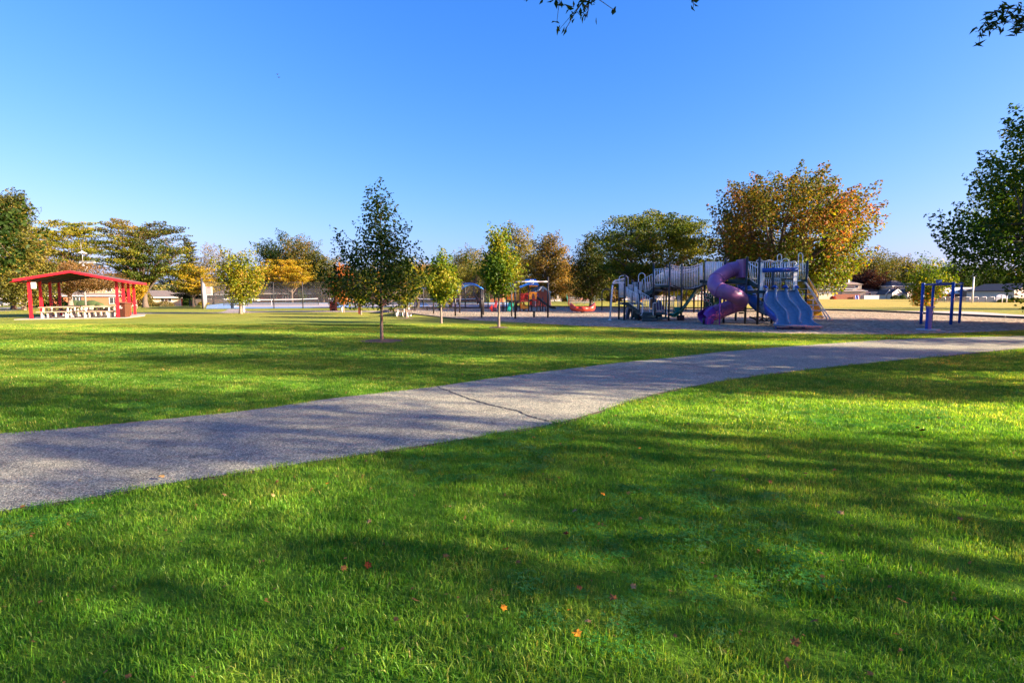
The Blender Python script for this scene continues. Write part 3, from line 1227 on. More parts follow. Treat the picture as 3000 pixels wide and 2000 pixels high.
    off *= (sig * csz[idx])[:, None] * np.array([[1, 1, flat]])
    # sprays reach outwards and upwards along the boughs
    dr = np.stack([C[:, 0], C[:, 1], np.hypot(C[:, 0], C[:, 1]) * rise + 0.15 * rad * rise], 1)
    dr /= np.linalg.norm(dr, axis=1, keepdims=True) + 1e-6
    dd = dr[idx]
    al = (off * dd).sum(1, keepdims=True)
    taper = np.clip(1.15 - 0.45 * al / (sig * csz[idx])[:, None], 0.35, 1.3)
    off = (off - al * dd) * 0.74 * taper + al * dd * stretch
    if droop:
        off[:, 2] -= np.abs(off[:, 0] + off[:, 1]) * 0.2
    Pt = C[idx] + off
    Pt[:, 2] = np.maximum(Pt[:, 2], cb * 0.55)
    Nr = rn.normal(0, 1, (nleaf, 3)) * 0.75 + np.array([[0, 0, 0.55]]) + off / (np.linalg.norm(off, axis=1, keepdims=True) + 1e-6) * 0.55
    Nr /= np.linalg.norm(Nr, axis=1, keepdims=True)
    cq = rn.normal(0, 0.13, len(C))
    outn = np.hypot(Pt[:, 0], Pt[:, 1]) / rad
    q = qbias + 0.22 * vnoise(Pt, 2.2 / max(rad, 1) * 1.6, seed + 5) + cq[idx] + rn.normal(0, 0.14, nleaf) + outq * (outn - 0.5)
    col = pick_colour(pal, q, rn)
    if pal2 is not None:
        nm, fn = pal2
        msk = fn(Pt / np.array([[rad, rad, h]])) > rn.rand(nleaf)
        col2 = pick_colour(nm, q, rn)
        col[msk] = col2[msk]
    S = leaf * rn.uniform(0.65, 1.3, nleaf)
    V, F, CC = leaf_mesh(Pt, S, Nr, col, rn=rn)
    me = fast_mesh("crown", V, F, M['leaf'], CC)
    o = link(bpy.data.objects.new("crown", me))
    o.parent = root
    return root


def tree_px(name, label, px, Y, top, hw, bottom, **kw):
    b = GY(px, Y)
    h = P(px, top, Y).z - b.z
    cb = P(px, bottom, Y).z - b.z
    rad = hw * Y / FPX
    return make_tree(name, label, b, h, max(cb, 0.5), rad, **kw)

# ================================================================= TREES IN THE PARK
def soil_ring(x, y, r, seed=1):
    RINGS.append((x, y, r))
    rn = random.Random(seed)
    n = 22
    vs = [(0, 0, 0.05)]
    for k in range(2):
        for i in range(n):
            a = 2 * math.pi * i / n
            q = r * (0.55 if k == 0 else 1.0) * (1 + rn.uniform(-.14, .14))
            vs.append((q * math.cos(a), q * math.sin(a), (0.045 if k == 0 else 0.008)))
    fs = [(0, 1 + i, 1 + (i + 1) % n) for i in range(n)]
    fs += [(1 + i, n + 1 + i, n + 1 + (i + 1) % n, 1 + (i + 1) % n) for i in range(n)]
    o = MB().add(vs, fs).build("soil_ring", M['dirt'], None, True)
    o.location = (x, y, float(tz(x, y)) + 0.003)
    tag(o, kind='structure')


cg = G(1119, 999)
soil_ring(cg.x, cg.y, 0.75, 2)
make_tree("young_maple_tree", "slim dark green young tree at mid lawn with a bare soil ring", cg,
          P(1119, 530, cg.y).z, P(1119, 868, cg.y).z, 1.95, 'cone', 'maple_dark', seed=21, nclump=200, nleaf=5600, leaf=0.105, tr=0.062,
          bark='bark_grey', group='young trees on the lawn', limbs=26, rough=0.30, sig=0.22, flat=0.8, inner=0.25, qbias=0.52,
          pal2=('ygreen', lambda p: np.clip(0.55 - p[:, 2] * 1.9 + 0.35, 0, 0.75)))
young = [
    (1461, 960, 645, 76, 850, 'ygreen', 3, "bright yellow green young tree just left of the wood chips", 3800, 0.14, (1461, .35)),
    (1292, 947, 736, 56, 872, 'ygreen', 4, "orange tinged young tree between the two tall slim lawn trees", 3600, 0.14, None),
    (1190, 933, 752, 62, 874, 'ygreen2', 5, "young yellow leaved tree standing right beside the picnic table", 3600, 0.15, None),
    (1120, 911, 772, 50, 868, 'orgreen', 6, "pale trunked orange topped young tree hidden behind the dark central tree", 2600, 0.17, None),
    (1057, 921.5, 800, 42, 872, 'ygreen2', 7, "small yellow green young tree behind the left edge of the dark central tree", 2300, 0.16, None),
    (1006, 915, 764, 50, 872, 'orange', 8, "bright orange young tree right beside the brown litter bin", 3000, 0.17, None),
    (704, 919, 732, 59, 872, 'ygreen2', 9, "full yellow green young tree in front of the tennis court gate", 4300, 0.18, None),
]
for (px, by, top, hw, bot, pal, sd, lab, nl, lf, ring) in young:
    g = G(px, by)
    if ring:
        soil_ring(g.x, g.y, 0.5, sd)
    tree_px("young_maple_tree", lab, px, g.y, top, hw, bot, shape='egg' if px in (704,) else 'pyramid', pal=pal, seed=sd, nclump=120, nleaf=nl, leaf=lf,
            tr=0.07 if px != 704 else 0.14, bark='bark_grey', group='young trees on the lawn', limbs=20, rough=0.38,
            sig=0.26 * hw * g.y / FPX if px == 704 else 0.2 * hw * g.y / FPX, flat=0.8, inner=0.3, qbias=0.42, outq=0.15)
soil_ring(*[G(1190, 933)[i] for i in (0, 1)], 0.6, 5)

# thin tree with a yellow crown beyond the blue frame at the right
g = G(2714, 908)
make_tree("young_maple_tree", "yellow and orange young tree standing behind the blue exercise frame", g, P(2706, 752, g.y).z, P(2706, 884, g.y).z, 1.75,
          'egg', 'ygreen', seed=31, nclump=110, nleaf=3800, leaf=0.2, tr=0.07, bark='bark_grey', group='young trees on the lawn', limbs=16, sig=0.5,
          rough=0.3, flat=0.8, pal2=('orange', lambda p: np.clip(0.75 - p[:, 2] * 1.6, 0, 0.9)))

# big maple behind the playground
tree_px("maple_tree", "large spreading maple turning orange behind the white railed play structure", 2292, 54, 508, 214, 850, shape='round', pal='maple', seed=41,
        nclump=340, nleaf=34000, leaf=0.25, tr=0.42, limbs=26, rough=0.24, sig=0.62, flat=0.72, inner=0.35, qbias=0.35, outq=0.12,
        pal2=('ygreen', lambda p: np.clip(0.82 - p[:, 2] * 0.95 + 0.15 * p[:, 0], 0, 0.8)))
# honey locust, big green one
tree_px("honey_locust_tree", "wide green honey locust rising behind the left half of the play structure", 1912, 66, 619, 178, 862, shape='round', pal='locust', seed=42,
        nclump=330, nleaf=36000, leaf=0.22, tr=0.36, limbs=26, rough=0.2, sig=0.72, flat=0.45, inner=0.35, qbias=0.44)
tree_px("dark_tree", "dark bronze green tree with a straight trunk above the red spinner cup", 1732, 78, 690, 62, 868, shape='egg', pal='bronzegreen', seed=43,
        nclump=160, nleaf=11000, leaf=0.22, tr=0.26, limbs=18, rough=0.28, sig=0.6, flat=0.6, qbias=0.15, inner=0.3)
tree_px("brown_tree", "brown leaved tree with a grey trunk beside the red shed", 1608, 84, 682, 66, 862, shape='egg', pal='bronze', seed=44,
        nclump=170, nleaf=12000, leaf=0.24, tr=0.34, limbs=18, rough=0.28, sig=0.62, flat=0.6, qbias=0.58, inner=0.3, bark='bark_grey')
tree_px("brown_tree", "tall olive brown tree behind the yellow green young tree", 1520, 100, 652, 66, 862, shape='egg', pal='bronzegreen', seed=45,
        nclump=170, nleaf=12000, leaf=0.26, tr=0.3, limbs=16, rough=0.26, sig=0.8, flat=0.6, qbias=0.55)
tree_px("thin_crowned_tree", "sparse pale crowned tree behind the blue canopies", 1400, 104, 716, 60, 858, shape='round', pal='pale', seed=46,
        nclump=120, nleaf=6000, leaf=0.22, tr=0.22, limbs=16, rough=0.35, sig=0.7, flat=0.6, qbias=0.3)
tree_px("thin_crowned_tree", "ragged olive tree between the orange young tree and the blue canopy", 1345, 92, 735, 52, 855, shape='round', pal='bronzegreen', seed=47,
        nclump=120, nleaf=6500, leaf=0.22, tr=0.2, limbs=14, rough=0.35, sig=0.6, flat=0.6, qbias=0.5, lean=(1.5, 0))


def crooked(px, by, pts, r, lab):
    g = G(px, by)
    root = thing("crooked_tree", lab, "tree", g, "crooked crab apple trees beside the courts")
    mb = MB()
    P0 = [Vector((a, b * 0.5, c)) for a, b, c in pts]
    sp = spline(P0, 4)
    mb.tube(sp, [r * (1.25 - 0.6 * i / len(sp)) for i in range(len(sp))], 7)
    tip = P0[-1]
    rn = np.random.RandomState(int(px))
    C = []
    for k in range(16):
        a = rn.rand() * 6.28
        q = tip + Vector((math.cos(a) * rn.uniform(.6, 2.0), math.sin(a) * rn.uniform(.6, 2.0), rn.uniform(0.3, 2.0)))
        mb.tube([P0[-2].lerp(tip, rn.uniform(.4, 1)), tip.lerp(q, .5) + Vector((0, 0, .15)), q], [r * .4, r * .25, .012], 5, cap=False)
        C.append(tuple(q))
    mb.build("trunk", M['bark'], root, True, local=True)
    C = np.array(C)
    n = 2600
    idx = rn.randint(0, len(C), n)
    Pt = C[idx] + rn.normal(0, .42, (n, 3)) * np.array([[1, 1, .6]])
    Nr = rn.normal(0, 1, (n, 3)) + np.array([[0, 0, .5]])
    Nr /= np.linalg.norm(Nr, axis=1, keepdims=True)
    col = pick_colour('orgreen' if px < 1300 else 'bronzegreen', rn.normal(.55, .25, n), rn)
    V, F, CC = leaf_mesh(Pt, rn.uniform(.1, .22, n), Nr, col, rn=rn)
    o = link(bpy.data.objects.new("crown", fast_mesh("crown", V, F, M['leaf'], CC)))
    o.parent = root


crooked(1222, 903, [(0, 0, 0), (0.15, 0, 0.7), (-0.1, 0, 1.5), (0.35, 0, 2.3), (0.1, 0, 3.0)], 0.2, "crooked double trunked tree left of the blue canopies")
crooked(1319, 901, [(0, 0, 0), (0.15, 0, 0.7), (0.5, 0, 1.3), (0.8, 0, 2.2), (0.7, 0, 3.0)], 0.2, "crooked leaning dark trunked tree in front of the middle court net")
crooked(1408, 900, [(0, 0, 0), (-0.1, 0, 0.7), (-0.7, 0, 1.5), (-0.9, 0, 2.2), (-0.8, 0, 3.0)], 0.15, "crooked bowed tree behind the blue arched canopy")

# ---- left side
tree_px("honey_locust_tree", "wide bronze green honey locust left of the tennis courts", 425, 88, 652, 118, 842, shape='umbrella', pal='locust', seed=51,
        nclump=240, nleaf=20000, leaf=0.24, tr=0.42, limbs=26, rough=0.28, sig=0.72, flat=0.34, inner=0.25, qbias=0.40, bark='bark',
        pal2=('bronze', lambda p: np.clip(p[:, 2] * 1.4 - 0.72, 0, 0.8)))
tree_px("honey_locust_tree", "flat layered yellow green locust behind the red pavilion roof", 205, 104, 648, 108, 795, shape='umbrella', pal='locust', seed=52,
        nclump=170, nleaf=14000, leaf=0.27, tr=0.32, limbs=24, rough=0.3, sig=0.85, flat=0.25, inner=0.2, qbias=0.60)
tree_px("brown_tree", "low broad brown leaved tree seen through the red pavilion", 206, 68, 762, 132, 842, shape='dome', pal='brown', seed=53,
        nclump=210, nleaf=16000, leaf=0.17, tr=0.34, limbs=24, rough=0.2, sig=0.75, flat=0.4, inner=0.35, qbias=0.4, bark='bark_grey', droop=0.5)
tree_px("yellow_tree", "olive yellow tree with a forked trunk left of the pavilion post", 68, 58, 672, 78, 880, shape='egg', pal='bronzegreen', seed=54,
        nclump=170, nleaf=12000, leaf=0.2, tr=0.22, limbs=18, rough=0.28, sig=0.5, flat=0.6, qbias=0.62, bark='bark_grey')
tree_px("olive_tree", "tall olive brown tree rising at the left edge above the pavilion", 38, 62, 566, 50, 700, shape='round', pal='bronzegreen', seed=55,
        nclump=130, nleaf=9500, leaf=0.2, tr=0.25, limbs=16, rough=0.4, sig=0.5, flat=0.6, qbias=0.35)
tree_px("bare_tree", "thin red brown twiggy tree behind the left roof end", 92, 90, 680, 60, 800, shape='round', pal='brown', seed=56,
        nclump=130, nleaf=4500, leaf=0.17, tr=0.22, limbs=20, rough=0.3, sig=0.6, flat=0.6, qbias=0.5,
        pal2=('red', lambda p: np.clip(0.9 - p[:, 2] * 1.1, 0, .5)))
tree_px("spruce_tree", "thin dark spruce tree standing above the yellow trees at left", 557, 125, 684, 40, 872, shape='spruce', pal='spruce', seed=57,
        nclump=170, nleaf=6500, leaf=0.30, tr=0.2, limbs=44, rough=0.25, sig=0.5, flat=0.22, inner=0.15, qbias=0.4)
tree_px("yellow_tree", "golden yellow tree just left of the court fence", 566, 92, 765, 58, 858, shape='round', pal='yellow', seed=58,
        nclump=130, nleaf=8500, leaf=0.22, tr=0.25, limbs=16, rough=0.3, sig=0.55, flat=0.4, qbias=0.42, bark='bark_grey',
        pal2=('locust', lambda p: np.clip(0.5 - p[:, 0] * .7, 0, .8)))
tree_px("thin_crowned_tree", "sparse pale tree showing sky behind the yellow tree by the court fence", 625, 120, 712, 50, 858, shape='egg', pal='pale', seed=59,
        nclump=100, nleaf=4800, leaf=0.24, tr=0.2, limbs=16, rough=0.35, sig=0.7, flat=0.6, qbias=0.4,
        pal2=('yellow', lambda p: np.clip(1.0 - p[:, 2] * 1.4, 0, .9)))
tree_px("yellow_tree", "yellow small tree with a thin trunk right of the red pavilion posts", 400, 72, 828, 20, 868, shape='round', pal='yellow', seed=60,
        nclump=50, nleaf=1500, leaf=0.2, tr=0.06, limbs=9, rough=0.3, sig=0.3, flat=0.8, qbias=0.7, bark='bark_grey')
tree_px("red_tree", "small red leaved tree between the red pavilion posts and the locust trunk", 384, 90, 838, 24, 886, shape='round', pal='red', seed=61,
        nclump=50, nleaf=1300, leaf=0.2, tr=0.06, limbs=9, rough=0.3, sig=0.4, flat=0.8, qbias=0.6, bark='bark_grey')
tree_px("dark_tree", "big dark green tree with golden patches behind the tennis courts", 858, 122, 693, 98, 850, shape='round', pal='dgreen', seed=62,
        nclump=220, nleaf=17000, leaf=0.32, tr=0.4, limbs=20, rough=0.3, sig=0.95, flat=0.5, qbias=0.55,
        pal2=('bronze', lambda p: np.clip(vnoise(p, 3.0, 3) * 0.5 + 0.15, 0, .8)))
tree_px("yellow_tree", "broad golden yellow tree behind the court fence", 856, 116, 758, 78, 846, shape='umbrella', pal='yellow', seed=63,
        nclump=150, nleaf=11000, leaf=0.27, tr=0.26, limbs=18, rough=0.22, sig=0.75, flat=0.3, qbias=0.5, bark='bark_grey', inner=0.3)
tree_px("green_tree", "olive green tree right of the golden one behind the courts", 948, 120, 742, 56, 862, shape='round', pal='bronzegreen', seed=64,
        nclump=130, nleaf=8000, leaf=0.28, tr=0.25, limbs=14, rough=0.25, sig=0.8, flat=0.55, qbias=0.4)
# young conifer-like green bush by the courts' back fence
tree_px("small_green_tree", "narrow light green tree behind the middle of the courts", 884, 118, 848, 9, 884, shape='egg', pal='green', seed=65,
        nclump=26, nleaf=900, leaf=0.25, tr=0.08, limbs=5, rough=0.2, sig=0.35, flat=0.9, qbias=0.7)

# ---- middle and right distance
for i, (px, Y, top, hw, bot, shp, pal, qb, lab) in enumerate([
        (735, 150, 800, 40, 868, 'round', 'bronzegreen', .4, "low dull green tree behind the left of the court fence"),
        (1075, 150, 778, 60, 866, 'round', 'bronzegreen', .5, "olive tree filling the gap behind the orange young tree"),
        (1230, 140, 762, 56, 862, 'round', 'bronze', .5, "brown tinged tree behind the picnic table trees"),
        (1450, 150, 770, 60, 862, 'round', 'bronze', .45, "dull brown tree behind the small coloured playground"),
        (1670, 130, 770, 44, 880, 'round', 'bronze', .55, "rusty tree behind the low bleachers"),
        (1790, 140, 745, 60, 880, 'round', 'green', .4, "dark green tree behind the left arch of the swings"),
        (1800, 120, 820, 36, 884, 'round', 'pale', .4, "small pale yellow tree behind the swing arch"),
        (1868, 118, 848, 22, 884, 'dome', 'orange', .5, "rounded orange bush behind the swings"),
        (2100, 150, 770, 70, 872, 'round', 'green', .45, "green tree showing between the deck and the spiral slide"),
        (2180, 140, 800, 50, 878, 'round', 'ygreen', .55, "bright yellow green tree glimpsed beneath the play deck"),
        (2000, 160, 780, 50, 880, 'round', 'bronzegreen', .5, "olive tree seen under the white bridge"),
        (2560, 250, 742, 62, 850, 'round', 'farmass', .35, "rounded olive green tree left of the far grey house"),
        (2625, 256, 752, 50, 850, 'round', 'farmass', .5, "olive tree with brown tips above the far two storey house"),
        (2512, 246, 760, 46, 850, 'round', 'farmass', .40, "pale olive tree rising beside the maple crown"),
        (2680, 252, 772, 50, 856, 'round', 'farmass', .42, "mid green far tree at the right end of the grey house"),
        (2532, 228, 796, 46, 856, 'dome', 'purple', .5, "dark purple leaved tree above the low roofed house"),
        (2790, 215, 768, 52, 862, 'round', 'dgreen', .4, "dark green tree left of the white light pole"),
        (2868, 220, 775, 44, 866, 'round', 'dgreen', .3, "dark green tree right of the white light pole"),
        (2740, 240, 790, 40, 862, 'round', 'farmass', .3, "shadowy far tree behind the yellow young tree"),
        (2935, 225, 780, 46, 862, 'round', 'dgreen', .5, "dark tree behind the cream gabled house"),
]):
    tree_px("background_tree", lab, px, Y, top, hw, bot, shape=shp, pal=pal, seed=70 + i, nclump=100, nleaf=6000 if hw > 30 else 2000,
            leaf=0.62 if Y > 200 else 0.38, tr=0.28, limbs=10, rough=0.22, sig=0.20 * hw * Y / FPX, flat=0.6, qbias=qb, inner=0.5,
            group='trees in the far background')

# far off wood behind the houses that reads as one mass
rn = np.random.RandomState(5)
Vs, Fs, Cs, off = [], [], [], 0
for i in range(150):
    a = R(-62 + 124 * i / 149 + rn.uniform(-.4, .4))
    Y = rn.uniform(300, 340)
    x = math.tan(a) * Y * 0.9
    hgt = rn.uniform(7.5, 11.5) + (1.5 if x > 0 else 0)
    n = 420
    Pt = rn.normal(0, 1, (n, 3))
    Pt /= np.linalg.norm(Pt, axis=1, keepdims=True)
    Pt *= np.array([[rn.uniform(5, 7.5), 5, hgt * .5]]) * rn.uniform(.75, 1.05, (n, 1))
    Nn = Pt / np.linalg.norm(Pt, axis=1, keepdims=True) + rn.normal(0, .5, (n, 3))
    Nn /= np.linalg.norm(Nn, axis=1, keepdims=True)
    Pt += np.array([[x, Y, hgt * .5 + float(tz(x, Y))]])
    V, F, CC = leaf_mesh(Pt, rn.uniform(1.3, 2.3, n), Nn, pick_colour('farmass', rn.normal(rn.uniform(.2, .6), .15, n), rn), rn=rn)
    Vs.append(V)
    Fs.append(F + off)
    Cs.append(CC)
    off += len(V)
o = link(bpy.data.objects.new("distant_woods", fast_mesh("distant_woods", np.concatenate(Vs), np.concatenate(Fs), M['leaf'], np.concatenate(Cs))))
tag(o, "line of distant autumn trees behind the houses", "trees", kind='stuff')

# ---- big trees whose trunks stand outside the picture
make_tree("maple_tree", "large green maple leaning in at the right edge, taller than all others", Vector((31.6, 26.5, 0)), 13.4, 1.3, 8.9, 'dome', 'green', seed=91,
          nclump=430, nleaf=62000, leaf=0.185, tr=0.4, limbs=26, rough=0.22, sig=0.62, flat=0.55, inner=0.4, qbias=0.42,
          pal2=('ygreen', lambda p: np.clip(p[:, 0] * .5 + .5, 0, .75)))
make_tree("maple_tree", "dark leaved tree with only its branch ends showing at the left edge", Vector((-20.7, 17.5, 0)), 6.9, 2.0, 3.5, 'round', 'dgreen', seed=92,
          nclump=150, nleaf=12000, leaf=0.16, tr=0.24, limbs=18, rough=0.35, sig=0.42, flat=0.7, inner=0.4, qbias=0.5)
SHADE = [
    # x, y, height, crown base, radius, seed, leaves, label
    (16.5, -0.4, 7.0, 1.6, 1.4, 112, 800, "low bushy shade tree between the camera and the path at right"),
    (19.0, -5.3, 15.0, 2.6, 5.0, 101, 8200, "nearest tall shade tree beyond the right edge, beside the camera"),
    (20.0, 0.7, 15.5, 5.0, 2.2, 102, 3200, "high crowned shade tree, second from the camera beyond the right edge"),
    (20.5, 1.4, 6.0, 1.5, 0.75, 103, 500, "slender sapling between the first two shade trees at right"),
    (21.5, 4.9, 17.0, 6.2, 2.7, 104, 3600, "third shade tree from the camera, with a long bare trunk"),
    (19.5, 6.3, 7.5, 2.0, 1.6, 110, 1500, "small round shade tree beside the long bare trunk at right"),
    (23.5, 10.7, 19.0, 3.2, 3.1, 111, 6600, "fourth tall shade tree from the camera beyond the right edge"),
    (26.0, 16.3, 17.5, 3.0, 3.0, 105, 6600, "fifth shade tree, just this side of the big right maple"),
    (30.0, -11.8, 12.0, 2.4, 5.0, 106, 9000, "shade tree behind the camera far to the right"),
    (38.0, 7.7, 12.0, 4.0, 2.2, 107, 4000, "slim shade tree in the second row beyond the right edge"),
    (44.0, 17.7, 12.5, 3.0, 3.4, 108, 4500, "shade tree in the second row beyond the big right maple"),
    (76.0, 57.7, 12.0, 2.0, 6.5, 109, 8000, "wide shade tree far off beyond the right end of the ball field"),
]
for (x, y, h, cb, r, sd, nl, lab) in SHADE:
    make_tree("shade_tree", lab, Vector((x, y, 0)), h, cb, r, 'round', 'green', seed=sd,
              nclump=max(24, int(nl / 60)), nleaf=int(nl * 1.75), leaf=0.165, tr=0.16, limbs=10, rough=0.25, sig=0.24 * r + .25, stretch=1.2, flat=0.6, inner=0.3, group='shade trees right of the lawn')


def overhang(name, label, trunk_at, h, cb, r, seed, limb_pts, twigs, leafsz, slim):
    """a tree behind the camera whose limb reaches over the view; the limb ends in hanging twigs"""
    root = make_tree(name, label, Vector(trunk_at), h, cb, r, 'round', 'dgreen', seed=seed, nclump=90, nleaf=6000, leaf=0.2, tr=0.3, limbs=12, rough=0.3, sig=0.7)
    rn = np.random.RandomState(seed)
    mb = MB()
    sp = spline(limb_pts, 6)
    mb.tube(sp, [0.09 * (1 - 0.9 * i / (len(sp) - 1)) + 0.006 for i in range(len(sp))], 6)
    Lp, Ln = [], []
    for tw in twigs:
        ps = spline([Vector(q) for q in tw], 5)
        mb.tube(ps, [0.009 * (1 - .6 * i / (len(ps) - 1)) for i in range(len(ps))], 5)
        for i, q in enumerate(ps):
            for _ in range(2):
                if rn.rand() < 0.8:
                    Lp.append(np.array(q) + rn.normal(0, 0.035, 3))
                    Ln.append(rn.normal(0, 1, 3) + np.array([0, -.6, 0]))
            if i % 3 == 1:
                e = q + Vector(rn.normal(0, .09, 3)) + Vector((0, 0, -.04))
                mb.tube([q, e], [.004, .0025], 4)
                Lp += [np.array(e), np.array(e) + rn.normal(0, .02, 3)]
                Ln += [rn.normal(0, 1, 3)] * 2
    mb.build("limb", M['bark'], root, True)
    Lp = np.array(Lp)
    Ln = np.array(Ln)
    Ln /= np.linalg.norm(Ln, axis=1, keepdims=True)
    V, F, CC = leaf_mesh(Lp, leafsz * rn.uniform(.7, 1.2, len(Lp)), Ln, pick_colour('dgreen', rn.normal(.4, .2, len(Lp)), rn), aspect=slim, rn=rn)
    V = V - np.array(root.location)
    o = link(bpy.data.objects.new("twig_leaves", fast_mesh("twig_leaves", V, F, M['leaf'], CC)))
    o.parent = root


def pd(x, y, Y):
    return P(x * D, (y - 14) * D, Y)


overhang("overhanging_tree", "tree overhead with dark twigs and leaves hanging in at the top centre", (4.5, -8, 0), 11, 3.6, 4.5, 95,
         [(4.5, -8, 3.6), (3.2, -3, 5.4), (1.8, 1.5, 5.6), (0.8, 4.5, 4.75), pd(1300, -60, 5.2)],
         [[pd(1300, -60, 5.2), pd(1290, -25, 5.2), pd(1255, -5, 5.2), pd(1246, 3, 5.2)],
          [pd(1300, -60, 5.2), pd(1320, -20, 5.2), pd(1300, 5, 5.2), pd(1275, 14, 5.2)],
          [pd(1300, -60, 5.2), pd(1345, -20, 5.25), pd(1352, 20, 5.25), pd(1348, 55, 5.25)],
          [pd(1352, 0, 5.25), pd(1330, 30, 5.25), pd(1316, 52, 5.25)],
          [pd(1340, -20, 5.2), pd(1366, 4, 5.2)],
          [pd(1600, -60, 5.2), pd(1597, -20, 5.2), pd(1594, 2, 5.2)]], 0.085, 0.42)
overhang("overhanging_tree", "tree beyond the right edge with a dark feathery branch tip reaching into the sky", (18.5, 9.5, 0), 10, 3.6, 4.2, 96,
         [(18.5, 9.5, 5.0), (14, 9.3, 6.6), pd(2700, 20, 9), pd(2440, 70, 9)],
         [[pd(2440, 70, 9), pd(2380, 68, 9), pd(2310, 64, 9), pd(2240, 88, 9)],
          [pd(2400, 60, 9), pd(2340, 35, 9), pd(2290, 40, 9), pd(2265, 60, 9)],
          [pd(2360, 66, 9), pd(2330, 50, 9), pd(2300, 34, 9)],
          [pd(2310, 64, 9), pd(2275, 76, 9), pd(2250, 95, 9)],
          [pd(2400, 60, 9), pd(2352, 78, 9), pd(2330, 80, 9)],
          [pd(2420, 50, 9), pd(2372, 40, 9), pd(2340, 60, 9)]], 0.17, 0.22)

# ================================================================= BIG PLAY STRUCTURE
def c5(x, y):     # crop coordinates (1750..2130 x 720..980, 6.03x)
    return 1750 + x / 6.032, 720 + y / 6.032


def c6(x, y):     # crop coordinates (2050..2450 x 700..980, 5.6x)
    return 2050 + x / 5.6, 700 + y / 5.6


def C5(x, y, Y):
    return P(*c5(x, y), Y)


def C6(x, y, Y):
    return P(*c6(x, y), Y)


ps = thing("play_structure", "big playground climbing structure with white railings, dark posts, purple spiral and blue wave slides", "playground",
           Vector((11, 32, 0)))


def post(px, Y, top_px, name="post", m='dark_post', r=0.062, z0=-0.02):
    b = GY(px, Y)
    zt = P(px, top_px, Y).z
    o = MB().cyl((b.x, b.y, z0), (b.x, b.y, zt), r, 12).build(name, M[m], ps, True)
    MB().lathe((b.x, b.y, zt), [(r * 1.12, -0.03), (r * 1.12, 0.02), (r * .8, 0.05), (0.001, 0.06)], 12).build("post_cap", M[m], o, True)
    return b, zt


def rail_panel(a0, a1, b0, b1, nb, name="railing", r=0.015, rb=0.0115, extra=0, m='white_paint', par=None, curve=0.0):
    """railing between bottom line a0-a1 and top line b0-b1 (Vectors) with nb upright bars"""
    mb = MB()
    a0, a1, b0, b1 = map(Vector, (a0, a1, b0, b1))
    if nb > 2:
        nb = max(3, int(round((a1 - a0).length / 0.155)))
        rb = 0.0175

    def bot(s):
        return a0.lerp(a1, s) + Vector((0, 0, -curve * 4 * s * (1 - s)))

    def top(s):
        return b0.lerp(b1, s) + Vector((0, 0, -curve * 4 * s * (1 - s)))
    k = 10 if curve else 1
    mb.tube([bot(i / k) for i in range(k + 1)], r, 6)
    mb.tube([top(i / k) for i in range(k + 1)], r, 6)
    for i in range(nb + 1):
        s = i / nb
        mb.cyl(bot(s), top(s), r if i in (0, nb) else rb, 6)
    for e in range(extra):
        f = 1 - 0.12 * (e + 1)
        mb.tube([bot(i / k).lerp(top(i / k), f) for i in range(k + 1)], rb, 6)
    return mb.build(name, M[m], par or ps, True)


def deck(pts, z, t=0.14, name="deck"):
    poly = [(p[0], p[1]) for p in pts]
    a = sum(poly[i][0] * poly[(i + 1) % len(poly)][1] - poly[(i + 1) % len(poly)][0] * poly[i][1] for i in range(len(poly)))
    if a < 0:
        poly = poly[::-1]
    return MB().prism(poly, z - t, z).build(name, M['deck_green'], ps)


def loop(c, w, h, name="hand_loop", r=0.017, ax=(1, 0, 0)):
    c, ax = Vector(c), Vector(ax)
    pts = [c - ax * w / 2, c - ax * w / 2 + Vector((0, 0, h - w / 2))] + arc(c + Vector((0, 0, h - w / 2)), w / 2, math.pi, 0, 8, ax=ax)[1:] + [c + ax * w / 2]
    MB().tube(pts, r, 6).build(name, M['white_paint'], ps, True)


# posts: px, depth, top py
pa, za = post(1813.8, 35.9, 818)
pb, zb = post(1829.6, 34.9, 807)
pc, zc = post(1851.7, 36.2, 822)
pd0, _ = post(1869.0, 36.0, 822)
pd1, _ = post(1873.0, 34.6, 862)
pe, ze = post(1913.5, 35.4, 776)
pf, _ = post(1919.5, 33.6, 877)
pg, _ = post(1951.5, 36.6, 777)
ph, _ = post(1960.0, 33.8, 773)
pi_, _ = post(1997, 38.2, 775)
pj0, _ = post(2055.5, 38.0, 800)
pj, _ = post(2063.4, 35.6, 765)
pk, _ = post(2121.4, 31.2, 760)
pk2, _ = post(2102, 36.0, 769)
pl, _ = post(2157, 33.8, 800)
pm, _ = post(2184.8, 30.2, 755)
pn, _ = post(2221, 29.5, 757)
po, _ = post(2262.5, 30.9, 785)
po2, _ = post(2235, 33.8, 768)
pp, _ = post(2299, 33.6, 768)
pr, _ = post(2360.7, 33.2, 766)
pr2, _ = post(2330, 31.0, 785)

